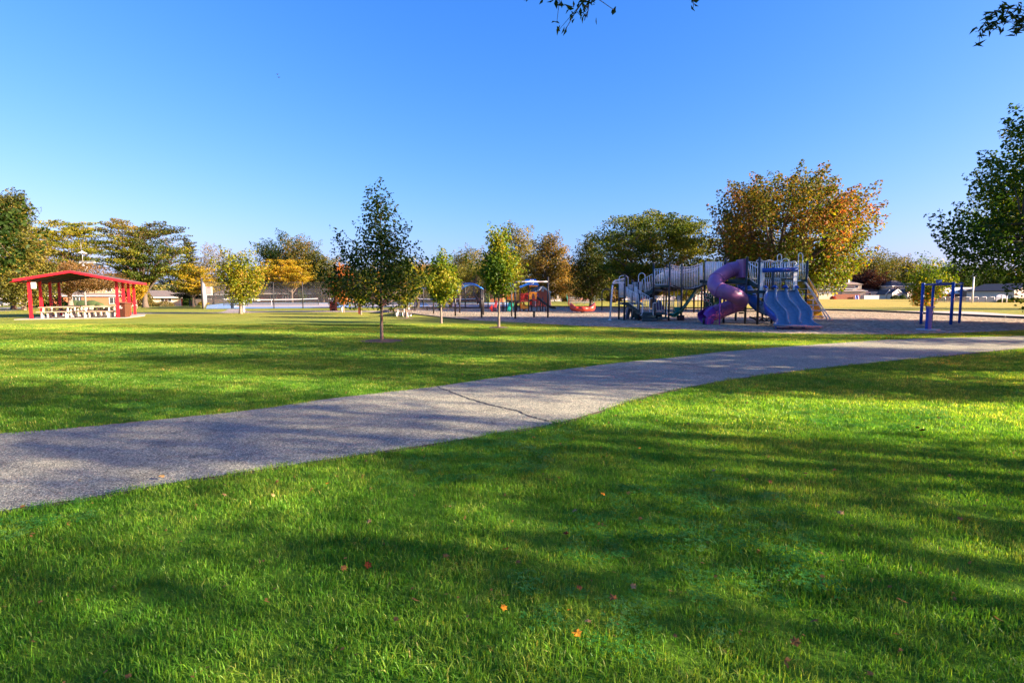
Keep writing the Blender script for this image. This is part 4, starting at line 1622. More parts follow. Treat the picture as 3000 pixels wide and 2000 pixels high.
# low deck at the left (z1), its railings
z1 = 1.13
A = Vector((pa.x, 35.9, z1))
deck([(pa.x, 34.9), (pd0.x, 34.9), (pd0.x, 36.3), (pa.x, 36.3)], z1)
rail_panel(C5(390, 905, 35.8), C5(470, 905, 34.95), C5(390, 640, 35.8), C5(470, 640, 34.95), 8)
rail_panel(C5(545, 985, 35.0), C5(610, 985, 35.0), C5(545, 688, 35.0), C5(610, 688, 35.0), 5)
rail_panel(C5(630, 900, 36.1), C5(705, 900, 36.1), C5(630, 648, 36.1), C5(705, 648, 36.1), 5)
rail_panel(C5(655, 980, 34.9), C5(705, 980, 34.9), C5(665, 728, 34.9), C5(705, 728, 34.9), 4)
rail_panel(C5(497, 930, 36.2), C5(535, 930, 36.2), C5(497, 728, 36.2), C5(535, 728, 36.2), 4)
rail_panel(C5(735, 960, 36.2), C5(775, 960, 36.2), C5(735, 640, 36.2), C5(775, 640, 36.2), 4)
# tall arched hand holds
pts = [C5(385, 690, 35.3), C5(385, 580, 35.3), C5(400, 545, 35.3), C5(430, 528, 35.3), C5(500, 528, 35.3), C5(530, 548, 35.3), C5(543, 590, 35.3), C5(543, 960, 35.3)]
MB().tube(spline(pts, 4), 0.022, 7).build("arch_hand_rail", M['white_paint'], ps, True)
pts = [C5(728, 640, 35.6), C5(728, 540, 35.6), C5(745, 500, 35.6), C5(785, 482, 35.6), C5(825, 500, 35.6), C5(842, 545, 35.6), C5(842, 820, 35.6)]
MB().tube(spline(pts, 4), 0.024, 7).build("arch_hand_rail", M['white_paint'], ps, True)
# silver overhead loop ladder on its pole at the far left
for dy in (0.0,):
    base = GY(1787.5, 34.7)
    pl_pts = [base, C5(262, 800, 34.7), C5(272, 680, 34.7)]
    MB().tube([pl_pts[0], pl_pts[1], pl_pts[2]], [0.06, 0.052, 0.05], 10).build("loop_pole", M['white_paint'], ps, True)
    up = spline([C5(272, 690, 34.7), C5(283, 640, 34.7), C5(325, 612, 34.75), C5(410, 594, 34.8), C5(495, 572, 34.9)], 4)
    lo = spline([C5(278, 690, 34.7), C5(300, 668, 34.7), C5(350, 660, 34.75), C5(420, 655, 34.8), C5(495, 655, 34.9)], 4)
    MB().tube(up, 0.035, 8).build("overhead_rail", M['white_paint'], ps, True)
    MB().tube(lo, 0.025, 8).build("overhead_rail", M['white_paint'], ps, True)
    for i in range(2, len(up), 1):
        if i % 1 == 0:
            MB().cyl(up[i], lo[i], 0.014, 6).build("rung", M['white_paint'], ps, True)
    MB().lathe(GY(1787.5, 34.7), [(0.11, 0.0), (0.11, 0.03), (0.06, 0.06)], 12).build("pole_foot", M['white_paint'], ps, True)
    MB().cyl(C5(258, 684, 34.7), C5(288, 684, 34.7), 0.056, 10).build("pole_collar", M['dark_post'], ps, True)

# stair A: from low deck down to the transfer platform
z_t = 0.52
stA = MB()
sA0, sA1 = C5(548, 1020, 34.8), C5(735, 1135, 34.0)
stA.slab([sA0, sA1, sA1 + Vector((0, 0, -0.17)), sA0 + Vector((0, 0, -0.17))], (0, 1, 0), 0.05)
stA.slab([sA0 + Vector((.05, 1.0, 0)), sA1 + Vector((.05, 1.0, 0)), sA1 + Vector((.05, 1.0, -.17)), sA0 + Vector((.05, 1.0, -.17))], (0, 1, 0), 0.05)
stA.build("stair_stringer", M['deck_green'], ps)
for i in range(4):
    q = sA0.lerp(sA1, (i + 0.5) / 4)
    MB().box((q.x, q.y + 0.5, q.z - 0.04), (0.30, 0.95, 0.05)).build("step", M['deck_green'], ps)
rail_panel(C5(560, 1005, 34.75), C5(727, 1122, 34.0), C5(545, 772, 34.75), C5(727, 862, 34.0), 8)
rail_panel(C5(720, 1000, 35.6), C5(915, 1135, 34.7), C5(705, 775, 35.6), C5(915, 895, 34.7), 9)
# transfer platform and broad steps in front
tp0 = GY(1874, 33.6)
tp1 = GY(1958, 33.6)
deck([(tp0.x + .1, 33.7), (tp1.x, 33.7), (tp1.x, 35.2), (tp0.x + .1, 35.2)], z_t)
deck([(tp0.x + .12, 33.25), (pf.x - .05, 33.25), (pf.x - .05, 33.68), (tp0.x + .12, 33.68)], 0.36, 0.12, "step")
deck([(tp0.x + .05, 32.85), (pf.x - .02, 32.85), (pf.x - .02, 33.24), (tp0.x + .05, 33.24)], 0.20, 0.18, "step")
deck([(pf.x + .1, 33.2), (tp1.x - .1, 33.2), (tp1.x - .1, 33.65), (pf.x + .1, 33.65)], 0.27, 0.12, "step")
MB().box(((tp0.x + tp1.x) / 2, 34.9, 0.25), (tp1.x - tp0.x, 0.04, 0.42)).build("riser_panel", M['deck_green'], ps)
for (x0, y0, x1, y1, Y) in [(745, 1000, 790, 1230, 33.5), (765, 880, 805, 1200, 33.9), (925, 925, 975, 1190, 34.0), (985, 1005, 1040, 1240, 33.45), (1230, 1000, 1262, 1235, 33.5)]:
    pts = [C5(x0, y0, Y), C5(x1 - 12, y0 + 4, Y), C5(x1, y0 + 30, Y), C5(x1, y1 - 40, Y), C5(x1 - 14, y1 - 6, Y), C5(x0 + 8, y1, Y)]
    if x0 in (925, 985, 1230):
        pts = [C5(x1, y0, Y), C5(x0 + 12, y0 + 4, Y), C5(x0, y0 + 30, Y), C5(x0, y1 - 40, Y), C5(x0 + 14, y1 - 6, Y), C5(x1 - 8, y1, Y)]
    MB().tube(spline(pts, 3), 0.02, 6).build("hand_loop", M['white_paint'], ps, True)
rail_panel(C5(1048, 1142, 34.6), C5(1185, 1142, 34.6), C5(1030, 925, 34.6), C5(1185, 925, 34.6), 8)
rail_panel(C5(1020, 905, 35.2), C5(1205, 905, 35.2), C5(1020, 884, 35.2), C5(1205, 884, 35.2), 2)
rail_panel(C5(1285, 1155, 35.0), C5(1345, 1155, 35.0), C5(1285, 885, 35.0), C5(1345, 885, 35.0), 4)
rail_panel(C5(1415, 1150, 35.0), C5(1470, 1150, 35.0), C5(1415, 885, 35.0), C5(1470, 885, 35.0), 4)
MB().beam(C5(1275, 1165, 34.9), C5(1475, 1165, 34.9), 0.9, 0.05).build("deck", M['deck_green'], ps)
# curved stair to the second deck (stair B)
z2 = P(1931, 836, 34.6).z
sB0, sB1 = C5(825, 850, 35.6), C5(972, 765, 35.2)
MB().slab([sB0, sB1, sB1 + Vector((0, 0, -0.24)), sB0 + Vector((0, 0, -0.24))], (0, 1, 0), 0.06).build("stair_stringer", M['deck_green'], ps)
MB().slab([C5(830, 925, 36.2), C5(1150, 730, 36.4), C5(1190, 770, 36.4), C5(930, 960, 36.2)], (0, 1, 0), 0.06).build("stair_stringer", M['dark_post'], ps)
for i in range(5):
    q = sB0.lerp(sB1, (i + .5) / 5)
    MB().box((q.x, q.y + .5, q.z - .1), (.22, .9, .05)).build("step", M['deck_green'], ps)
rail_panel(C5(830, 815, 35.5), C5(968, 745, 35.2), C5(792, 600, 35.5), C5(968, 500, 35.2), 8)
MB().tube([C5(792, 600, 35.5), C5(788, 640, 35.5), C5(790, 790, 35.5)], 0.018, 6).build("railing", M['white_paint'], ps, True)
rail_panel(C5(850, 820, 36.2), C5(935, 780, 36.2), C5(850, 645, 36.2), C5(935, 645, 36.2), 6)
# deck 2
deck([(pe.x, 33.9), (ph.x + .05, 33.9), (pg.x + .1, 36.6), (pe.x, 36.6)], z2, 0.12)
rail_panel(C5(1015, 682, 34.0), C5(1225, 672, 33.9), C5(1010, 412, 34.0), C5(1250, 395, 33.9), 9)
rail_panel(C5(1020, 690, 36.5), C5(1210, 690, 36.5), C5(1020, 440, 36.5), C5(1210, 430, 36.5), 9)
rail_panel(C5(1050, 640, 36.9), C5(1160, 600, 36.9), C5(1050, 520, 36.9), C5(1160, 470, 36.9), 5)
MB().box(((pe.x + pg.x) / 2, 35.2, z2 - 0.3), (1.0, 1.6, 0.12), 0.2).build("deck_brace", M['dark_post'], ps)
# sagging bridge
b0, b1 = C5(1300, 700, 33.9), C5(1860, 690, 35.5)
b0b, b1b = b0 + Vector((0.1, 1.3, 0)), b1 + Vector((0.1, 1.3, 0))
n = 17
for i in range(n):
    s = (i + .5) / n
    q = b0.lerp(b1, s) + Vector((0.05, .62, -0.26 * 4 * s * (1 - s)))
    MB().box(q, ((b1 - b0).length / n * .93, 1.15, .07), 0.25).build("bridge_plank", M['dark_post'], ps)
rail_panel(b0 + Vector((0, 0, -.03)), b1 + Vector((0, 0, 0)), C5(1300, 335, 33.9), C5(1860, 300, 35.5), 34, curve=0.20, extra=1, rb=0.0125)
rail_panel(b0b, b1b, C5(1300, 380, 33.9) + Vector((.1, 1.3, 0)), C5(1860, 360, 35.5) + Vector((.1, 1.3, 0)), 32, curve=0.18, extra=1)
MB().cyl((C5(1495, 335, 34.4)), C5(1495, 760, 34.4), 0.05, 10).build("post", M['dark_post'], ps, True)
MB().beam(C5(1280, 745, 35.0), C5(1860, 725, 36.6), .06, .1).build("bridge_beam", M['dark_post'], ps)
# deck 3 between the bridge and the spiral slide
z3 = P(2125, 824, 32).z
deck([(pj.x - .1, 35.8), (pk.x + .05, 31.2), (pm.x, 30.2), (pm.x + .5, 33.6), (pk2.x, 36.2)], z3, 0.16)
rail_panel(C6(40, 755, 35.8), C6(10, 745, 37), C6(40, 440, 35.8), C6(10, 430, 37), 4)
rail_panel(C6(95, 690, 35.3), C6(280, 680, 36.0), C6(95, 385, 35.3), C6(285, 385, 36.0), 11, rb=.0125)
rail_panel(C6(300, 680, 35.9), C6(395, 680, 35.7), C6(300, 385, 35.9), C6(385, 372, 35.7), 6, rb=.0125)
rail_panel(C6(95, 680, 34.9), C6(360, 680, 32), C6(100, 375, 34.9), C6(365, 375, 32), 14, rb=.0125)
MB().beam(C6(60, 695, 35.3), C6(130, 690, 36.2), .5, .2).build("deck_edge", M['dark_post'], ps)
MB().beam(C6(480, 690, 32.0), C6(740, 680, 30.4), .08, .22).build("deck_edge", M['deck_green'], ps)
MB().cyl(C6(480, 715, 31.9), C6(620, 712, 31.2), .03, 6).build("under_rail", M['white_paint'], ps, True)
# stairs from deck 3 down to the slide deck
sC0, sC1 = C6(790, 665, 30.3), C6(955, 745, 29.7)
MB().slab([sC0, sC1, sC1 + Vector((0, 0, -.22)), sC0 + Vector((0, 0, -.22))], (0, 1, 0), .06).build("stair_stringer", M['deck_green'], ps)
MB().slab([sC0 + Vector((.1, 2.2, .1)), C6(1125, 765, 32.2), C6(1125, 800, 32.2), sC0 + Vector((.1, 2.2, -.15))], (0, 1, 0), .06).build("stair_stringer", M['dark_post'], ps)
for i in range(4):
    q = sC0.lerp(sC1, (i + .5) / 4)
    MB().box((q.x + .1, q.y + 1.1, q.z - .06), (.26, 2.0, .05)).build("step", M['deck_green'], ps)
rail_panel(C6(830, 668, 30.2), C6(942, 742, 29.7), C6(790, 385, 30.2), C6(948, 480, 29.7), 7, rb=.0125)
rail_panel(C6(785, 650, 32.6), C6(950, 650, 32.6), C6(785, 372, 32.6), C6(950, 385, 32.6), 10, rb=.0125)
MB().tube(spline([C6(785, 345, 30.4), C6(800, 375, 30.4), C6(880, 435, 30.2), C6(1000, 490, 29.8), C6(1035, 530, 29.7)], 3), .02, 6).build("hand_rail", M['white_paint'], ps, True)
MB().tube(spline([C6(940, 400, 29.7), C6(930, 370, 29.7), C6(955, 345, 29.7), C6(990, 365, 29.7), C6(1000, 420, 29.7), C6(1000, 490, 29.7)], 3), .022, 6).build("hand_loop", M['white_paint'], ps, True)
MB().tube(spline([C6(985, 330, 30.2), C6(1050, 365, 30.4), C6(1150, 350, 30.6), C6(1230, 372, 30.6), C6(1290, 355, 30.6), C6(1340, 370, 30.6)], 3), .024, 6).build("hand_rail", M['white_paint'], ps, True)
# slide deck (z4)
z4 = P(2280, 851, 29.6).z
deck([(pn.x - .05, 29.3), (C6(1600, 800, 29.3).x, 29.3), (pr2.x + .2, 31.6), (pn.x + .1, 31.6)], z4, 0.14)
rail_panel(C6(1015, 830, 29.45), C6(1050, 830, 29.45), C6(1015, 490, 29.45), C6(1050, 490, 29.45), 1, r=.03)
MB().box(C6(1015, 680, 29.4), (.16, .04, 1.85)).build("side_panel", M['white_paint'], ps, label="tall pale grey side panel")
MB().box(C6(1570, 680, 29.4), (.22, .05, 1.6)).build("side_panel", M['white_paint'], ps, label="tall pale grey side panel")
MB().cyl(C6(1540, 500, 29.6), C6(1540, 830, 29.6), .05, 10).build("post", M['dark_post'], ps, True)
MB().cyl(C6(1600, 480, 29.4), C6(1600, 800, 29.4), .03, 8).build("post", M['dark_post'], ps, True)
MB().tube([C6(1035, 515, 29.3), C6(1600, 502, 29.3)], .115, 12).build("header_bar", M['blue_metal'], ps, True)
for (x0, x1, yb, yt, nb) in [(1235, 1330, 825, 660, 4), (1415, 1510, 825, 680, 5)]:
    rail_panel(C6(x0, yb, 31.2), C6(x1, yb, 31.2), C6(x0, yt, 31.2), C6(x1, yt, 31.2), nb, rb=.0125)
rail_panel(C6(1055, 830, 31.2), C6(1165, 830, 31.2), C6(1055, 660, 31.2), C6(1165, 660, 31.2), 6, rb=.0125)
MB().beam(C6(1050, 845, 29.3), C6(1600, 840, 29.3), .1, .05).build("deck_edge", M['galv'], ps)
# deck 5 behind, higher, with tall white rails and loops
z5 = P(2290, 819, 32.8).z
deck([(C6(980, 700, 32).x, 31.9), (C6(1740, 700, 32).x, 31.9), (pr.x + .05, 33.6), (po2.x, 33.9)], z5, .14)
rail_panel(C6(990, 640, 33.7), C6(1180, 640, 33.7), C6(1010, 380, 33.7), C6(1180, 380, 33.7), 12, rb=.013)
rail_panel(C6(1200, 640, 33.6), C6(1400, 640, 33.6), C6(1200, 385, 33.6), C6(1400, 380, 33.6), 12, rb=.013)
rail_panel(C6(1410, 640, 33.5), C6(1590, 640, 33.5), C6(1410, 385, 33.5), C6(1590, 385, 33.5), 11, rb=.013)
rail_panel(C6(1210, 650, 32.0), C6(1330, 650, 32.0), C6(1210, 420, 32.0), C6(1330, 420, 32.0), 7, rb=.0125)
rail_panel(C6(1345, 640, 32.0), C6(1480, 640, 32.0), C6(1345, 400, 32.0), C6(1480, 390, 32.0), 7, rb=.0125)
rail_panel(C6(1655, 665, 32.6), C6(1725, 665, 32.6), C6(1655, 400, 32.6), C6(1735, 400, 32.6), 7, rb=.02)
rail_panel(C6(1600, 665, 32.6), C6(1625, 665, 32.6), C6(1600, 400, 32.6), C6(1625, 400, 32.6), 3, rb=.02)
MB().tube(spline([C6(1340, 385, 31.9), C6(1365, 340, 31.9), C6(1410, 325, 31.9), C6(1450, 340, 31.9), C6(1465, 390, 31.9), C6(1465, 640, 31.9)], 4), .024, 6).build("arch_hand_rail", M['white_paint'], ps, True)
MB().tube(spline([C6(1460, 390, 31.9), C6(1510, 375, 31.9), C6(1560, 368, 31.9), C6(1580, 400, 31.9), C6(1540, 470, 31.9)], 4), .024, 6).build("arch_hand_rail", M['white_paint'], ps, True)
MB().tube(spline([C6(1275, 370, 32.4), C6(1275, 290, 32.4), C6(1290, 258, 32.4), C6(1315, 250, 32.4), C6(1335, 265, 32.4), C6(1342, 300, 32.4), C6(1335, 350, 32.4), C6(1325, 390, 32.4), C6(1325, 640, 32.4)], 4), .024, 6).build("arch_hand_rail", M['white_paint'], ps, True)
MB().tube(spline([C6(1618, 660, 32.3), C6(1620, 290, 32.3), C6(1632, 245, 32.3), C6(1655, 228, 32.3), C6(1678, 245, 32.3), C6(1690, 290, 32.3), C6(1685, 560, 32.3)], 4), .024, 6).build("arch_hand_rail", M['white_paint'], ps, True)
MB().tube(spline([C6(1120, 385, 33.7), C6(1135, 350, 33.7), C6(1160, 345, 33.7), C6(1190, 372, 33.7), C6(1280, 370, 33.7)], 4), .02, 6).build("arch_hand_rail", M['white_paint'], ps, True)
MB().cyl(C6(1200, 540, 32.2), C6(1200, 840, 32.2), .055, 10).build("post", M['dark_post'], ps, True)
MB().box(C6(1430, 410, 34), (.26, .06, .9)).build("sign_panel", M['yellow'], ps)
MB().box(C6(1395, 530, 33.9), (.5, .05, 1.1)).build("grey_panel", M['deck_green'], ps)
MB().box(C6(1505, 530, 33.9), (.5, .05, .9)).build("tan_panel", M['wood'], ps)
# yellow upper panel and slanted yellow climbing wall
MB().slab([C6(1628, 350, 32.8), C6(1668, 350, 32.8), C6(1665, 665, 32.8), C6(1620, 665, 32.8)], (0, 1, 0), .06).build("yellow_panel", M['yellow'], ps)
ywall = [(1605, 700), (1690, 700), (1755, 590), (1935, 880), (1935, 980), (2030, 1290), (1790, 1300), (1740, 1000), (1690, 860), (1605, 760)]
yw = [(1745, 690, 33.3), (1755, 600, 33.9), (1930, 880, 35.1), (1935, 960, 35.2), (2030, 1300, 36.2), (1890, 1300, 36.0), (1800, 1000, 35.1), (1745, 850, 34.0)]
MB().slab([C6(*q) for q in yw], (0.3, 0.9, .2), .06).build("climbing_wall", M['yellow'], ps)
MB().slab([C6(1750, 900, 35.4), C6(1930, 905, 35.6), C6(2020, 1295, 36.4), C6(1850, 1300, 36.2), C6(1745, 1010, 35.6)], (0, 1, 0), .06).build("climbing_wall", M['yellow'], ps)
MB().slab([C6(1605, 700, 33.0), C6(1700, 700, 33.0), C6(1740, 850, 33.4), C6(1700, 850, 33.4), C6(1610, 760, 33.1)], (0, 1, 0), .04).build("yellow_skirt", M['yellow'], ps)
MB().tube([C6(1758, 588, 33.6), C6(1945, 890, 34.8), C6(1945, 975, 34.9)], .02, 6).build("wall_rail", M['white_paint'], ps, True)
# white ladder leaning off to the right
LR_ = spline([C6(1590, 690, 31.9), C6(1690, 683, 31.95), C6(1760, 760, 32.0), C6(1880, 960, 32.3), C6(2000, 1160, 32.7), C6(2105, 1335, 33.1)], 5)
LR2 = [q + Vector((0.42, 0.95, 0.02)) for q in LR_]
LR2 = spline([C6(1600, 672, 32.6), C6(1712, 690, 32.9), C6(1790, 780, 33.0), C6(1925, 980, 33.2), C6(2045, 1170, 33.5), C6(2128, 1285, 33.6), C6(2142, 1335, 33.7)], 5)
MB().tube(LR_, .036, 8).build("ladder_rail", M['white_paint'], ps, True)
MB().tube(LR2, .032, 8).build("ladder_rail", M['white_paint'], ps, True)
for (x0, y0, x1) in [(1605, 730, 1740), (1640, 818, 1812), (1645, 908, 1872), (1700, 998, 1925), (1800, 1085, 1985), (1830, 1175, 2045), (1830, 1270, 2130)]:
    MB().cyl(C6(x0, y0, 33.4), C6(x1, y0, 32.9), .027, 8).build("rung", M['white_paint'], ps, True)
MB().cyl(C6(1860, 1005, 33.6), C6(1860, 1310, 33.6), .022, 8).build("ladder_post", M['white_paint'], ps, True)
MB().tube(spline([C6(1660, 850, 33.5), C6(1680, 860, 33.5), C6(1690, 900, 33.5), C6(1690, 1010, 33.5)], 3), .02, 6).build("hand_loop", M['white_paint'], ps, True)

# ---- purple spiral tube slide
cx_, cy_ = P(2127, 870, 30.4).x, 30.35


def hel(adeg, py_, rr=0.84):
    a = R(adeg)
    x = cx_ + rr * math.cos(a)
    y = cy_ + rr * math.sin(a)
    return Vector((x, y, P(2127, py_, y).z))


spts = [C6(*q) for q in [(700, 485, 31.0), (600, 490, 31.1), (490, 515, 31.1), (385, 578, 31.0), (292, 650, 30.7), (248, 740, 30.35),
                         (278, 808, 30.0), (350, 845, 29.75), (460, 882, 29.55), (570, 922, 29.65), (648, 972, 29.95), (665, 1030, 30.35),
                         (615, 1072, 30.7), (520, 1108, 30.9), (420, 1148, 30.9), (320, 1188, 30.8), (215, 1226, 30.6), (120, 1262, 30.5), (60, 1285, 30.5)]]
sp = spline(spts, 5)
Rt = 0.41
radii = [Rt] * len(sp)
tube = MB().tube(sp[:-7], Rt, 24, cap=False).build("spiral_tube", M['purple'], ps, True)
sol = tube.modifiers.new("shell", 'SOLIDIFY')
sol.thickness = 0.02
# flanged joints
for k in (10, 21, 34, 52, 64, 76):
    d = (sp[k + 1] - sp[k - 1]).normalized()
    MB().tube([sp[k] - d * .03, sp[k] + d * .03], Rt + .035, 24).build("tube_joint", M['purple'], tube, True)
# square entrance hood
hood = MB()
hc = C6(690, 488, 30.75)
hood.box((hc.x, hc.y, hc.z), (.32, 0.95, 1.03))
hood.build("entrance_hood", M['purple'], ps, bevel=.03)
# open flaring exit chute
ex = spline([sp[-10], C6(190, 1222, 30.6), C6(110, 1262, 30.5), C6(45, 1300, 30.45)], 5)
vs, fs = [], []
nn = 14
for i, q in enumerate(ex):
    s = i / (len(ex) - 1)
    d = (ex[min(i + 1, len(ex) - 1)] - ex[max(i - 1, 0)]).normalized()
    side = d.cross(Vector((0, 0, 1))).normalized()
    up = side.cross(d).normalized()
    open_ = 0.5 * s
    a0, a1 = math.pi / 2 + 0.05 + open_ * 1.2, math.pi * 2.5 - 0.05 - open_ * 1.2
    rr = Rt + .02 + .03 * s
    for j in range(nn + 1):
        a = a0 + (a1 - a0) * j / nn
        p = q + side * (math.cos(a) * rr) + up * (math.sin(a) * rr * (1 - .25 * s))
        vs.append(p)
for i in range(len(ex) - 1):
    for j in range(nn):
        a = i * (nn + 1) + j
        fs.append((a, a + 1, a + nn + 2, a + nn + 1))
ch = MB().add(vs, fs).build("exit_chute", M['purple_deep'], ps, True)
s_ = ch.modifiers.new("shell", 'SOLIDIFY')
s_.thickness = .03
ft = C6(165, 1405, 29.6)
MB().slab([C6(105, 1305, 29.7), C6(200, 1305, 29.7), C6(180, 1412, 29.7), C6(122, 1408, 29.7)], (0, 1, 0), .35).build("chute_foot", M['purple_deep'], ps, bevel=.015)
MB().slab([C6(200, 1320, 30.0), C6(240, 1310, 30.0), C6(222, 1390, 30.0), C6(190, 1400, 30.0)], (0, 1, 0), .2).build("chute_foot", M['purple_deep'], ps, bevel=.015)
MB().cyl(C6(332, 960, 29.5), Vector((C6(322, 1430, 29.2).x, 29.2, 0)), .035, 10).build("support_pole", M['purple_deep'], ps, True)
MB().cyl(C6(65, 1290, 30.0), Vector((C6(65, 1365, 30.0).x, 30.0, 0)), .055, 10).build("support_pole", M['dark_post'], ps, True)

# ---- blue triple wave slide
L = [
    [(1078, 800), (1100, 850), (1066, 920), (1058, 1000), (1100, 1080), (1165, 1140), (1230, 1200), (1262, 1260), (1272, 1320), (1245, 1370), (1216, 1408)],
    [(1238, 800), (1256, 850), (1240, 920), (1262, 1000), (1330, 1080), (1385, 1140), (1428, 1200), (1436, 1260), (1440, 1310), (1462, 1360), (1500, 1412)],
    [(1412, 800), (1432, 850), (1440, 920), (1478, 1000), (1560, 1080), (1612, 1140), (1642, 1200), (1636, 1260), (1628, 1310), (1652, 1360), (1690, 1420)],
    [(1584, 800), (1604, 850), (1636, 920), (1690, 1000), (1770, 1080), (1818, 1140), (1838, 1200), (1838, 1260), (1828, 1310), (1880, 1370), (2005, 1436)]]
Ya, Yb = 29.35, 25.15
divs = []
for ln in L:
    pts = []
    for i, (x, y) in enumerate(ln):
        s = i / 10.0
        yy = Ya + (Yb - Ya) * s
        pts.append(C6(x, y, yy))
    divs.append(spline(pts, 3))
nseg = len(divs[0])
vs, fs = [], []
prof_n = 9
for i in range(nseg):
    s = i / (nseg - 1)
    depth = 0.24 * (1 - 0.55 * sstep(.8, 1.0, s)) * (0.75 + 0.25 * sstep(0, .12, s))
    for k in range(3):
        a, b = divs[k][i], divs[k + 1][i]
        for j in range(prof_n):
            f = j / (prof_n - 1)
            w = 1 - min(1.0, min(f, 1 - f) / 0.13)
            w = w * w * (3 - 2 * w)
            q = a.lerp(b, f)
            q.z -= depth * (1 - w)
            vs.append(q)
W_ = 3 * prof_n
for i in range(nseg - 1):
    for k in range(3):
        for j in range(prof_n - 1):
            a = i * W_ + k * prof_n + j
            fs.append((a, a + 1, a + W_ + 1, a + W_))
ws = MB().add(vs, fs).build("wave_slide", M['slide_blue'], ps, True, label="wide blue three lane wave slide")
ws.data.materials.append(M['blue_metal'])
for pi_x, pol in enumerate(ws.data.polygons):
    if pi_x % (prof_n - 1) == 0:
        pol.material_index = 1  # left lane walls: darker blue for unfaded plastic, with their shade painted in
s_ = ws.modifiers.new("shell", 'SOLIDIFY')
s_.thickness = .035
s_.offset = 0
# side skirts
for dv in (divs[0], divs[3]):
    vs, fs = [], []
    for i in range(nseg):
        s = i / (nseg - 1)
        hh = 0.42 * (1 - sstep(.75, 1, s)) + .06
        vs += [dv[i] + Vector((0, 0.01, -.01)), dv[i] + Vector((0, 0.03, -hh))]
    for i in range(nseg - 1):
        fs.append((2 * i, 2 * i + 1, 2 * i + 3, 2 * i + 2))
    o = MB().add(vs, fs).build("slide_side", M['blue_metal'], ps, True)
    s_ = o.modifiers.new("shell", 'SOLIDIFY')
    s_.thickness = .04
# rounded tips of the dividers at the top
for k in range(4):
    q = divs[k][0]
    MB().tube([q + Vector((0, .35, .02)), q + Vector((0, .15, .07)), q + Vector((0, -.05, .06)), q + Vector((0, -.2, -.02))], [.05, .07, .07, .05], 10).build("divider_tip", M['blue_metal'], ws, True)
for k in (1, 2):
    MB().tube([q + Vector((0, 0, -.02)) for q in divs[k][1:-2]], .055, 8).build("divider", M['slide_blue'], ws, True)
for k in (0, 3):
    MB().tube([q for q in divs[k][1:]], .035, 8).build("rim", M['slide_blue'], ws, True)
MB().tube([C6(1214, 1412, 25.1), C6(1500, 1422, 25.1), C6(2010, 1440, 25.1)], .05, 8).build("lip", M['slide_blue'], ws, True)
fx0, fx1 = C6(1300, 1450, 25.7), C6(1890, 1460, 25.7)
MB().box(((fx0.x + fx1.x) / 2, 25.85, .075), (fx1.x - fx0.x, .5, .19)).build("slide_foot", M['blue_metal'], ps, bevel=.02)

# ---- blue tube slide behind
sp2 = spline([C6(620, 770, 35.5), C6(700, 775, 35.3), C6(770, 830, 35.0), C6(840, 950, 34.6), C6(900, 1040, 34.3), C6(990, 1110, 34.0), C6(1070, 1160, 33.8)], 5)
tb = MB().tube(sp2, .34, 20, cap=False).build("blue_tube_slide", M['tube_blue'], ps, True)
s_ = tb.modifiers.new("shell", 'SOLIDIFY')
s_.thickness = .03
for k in (9, 16, 24):
    d = (sp2[k + 1] - sp2[k - 1]).normalized()
    MB().tube([sp2[k] - d * .03, sp2[k] + d * .03], .375, 20).build("tube_joint", M['tube_blue'], tb, True)
MB().tube(spline([C6(1000, 1100, 33.9), C6(1080, 1160, 33.5), C6(1100, 1215, 33.3), C6(1090, 1245, 33.2)], 4), [.34, .33, .32, .31, .3, .28, .26, .24, .22, .2, .17, .14, .1], 16, cap=False).build("blue_chute", M['slide_blue'], ps, True)
# ---- rope climber on the ground behind
MB().tube([C6(815, 1275, 33.5), C6(900, 1310, 33.3), C6(940, 1330, 33.2)], .05, 8).build("climber_bar", M['net_dark'], ps, True)
nb_ = MB()
for (a, b) in [((980, 1340), (1040, 1290)), ((1000, 1300), (1060, 1345)), ((1040, 1290), (1120, 1340)), ((1070, 1345), (1150, 1300)), ((960, 1350), (1010, 1320)), ((1120, 1290), (1200, 1320)),
               ((830, 1290), (1000, 1275)), ((1030, 1270), (1040, 1345)), ((1090, 1280), (1095, 1350)), ((1180, 1280), (1230, 1300))]:
    nb_.tube([C6(a[0], a[1], 33.3), C6(b[0], b[1], 33.3)], .035, 6)
nb_.build("rope_climber", M['net_dark'], ps, True)
net = MB()
for x in (985, 1010, 1030):
    net.cyl(C6(x, 885, 33.5), C6(x, 1180, 33.5), .012, 5)
for y in (890, 950, 1010, 1080):
    net.cyl(C6(950, y, 33.5), C6(1060, y + 6, 33.5), .012, 5)
net.build("climbing_net", M['net_dark'], ps, True)
# horizontal green and dark beams low at the back
MB().beam(C6(640, 1215, 35), C6(720, 1215, 35), .06, .1).build("low_beam", M['net_dark'], ps)
MB().beam(C6(640, 1150, 34.6), C6(760, 1150, 34.6), .04, .3).build("green_side_panel", M['panel_green'], ps)
MB().tube([C6(790, 832, 32), C6(945, 826, 32)], .025, 6).build("horizontal_rail", M['white_paint'], ps, True)
MB().slab([C6(800, 850, 32.2), C6(870, 900, 32.2), C6(865, 925, 32.2), C6(795, 905, 32.2)], (0, 1, 0), .04).build("green_step", M['panel_green'], ps)

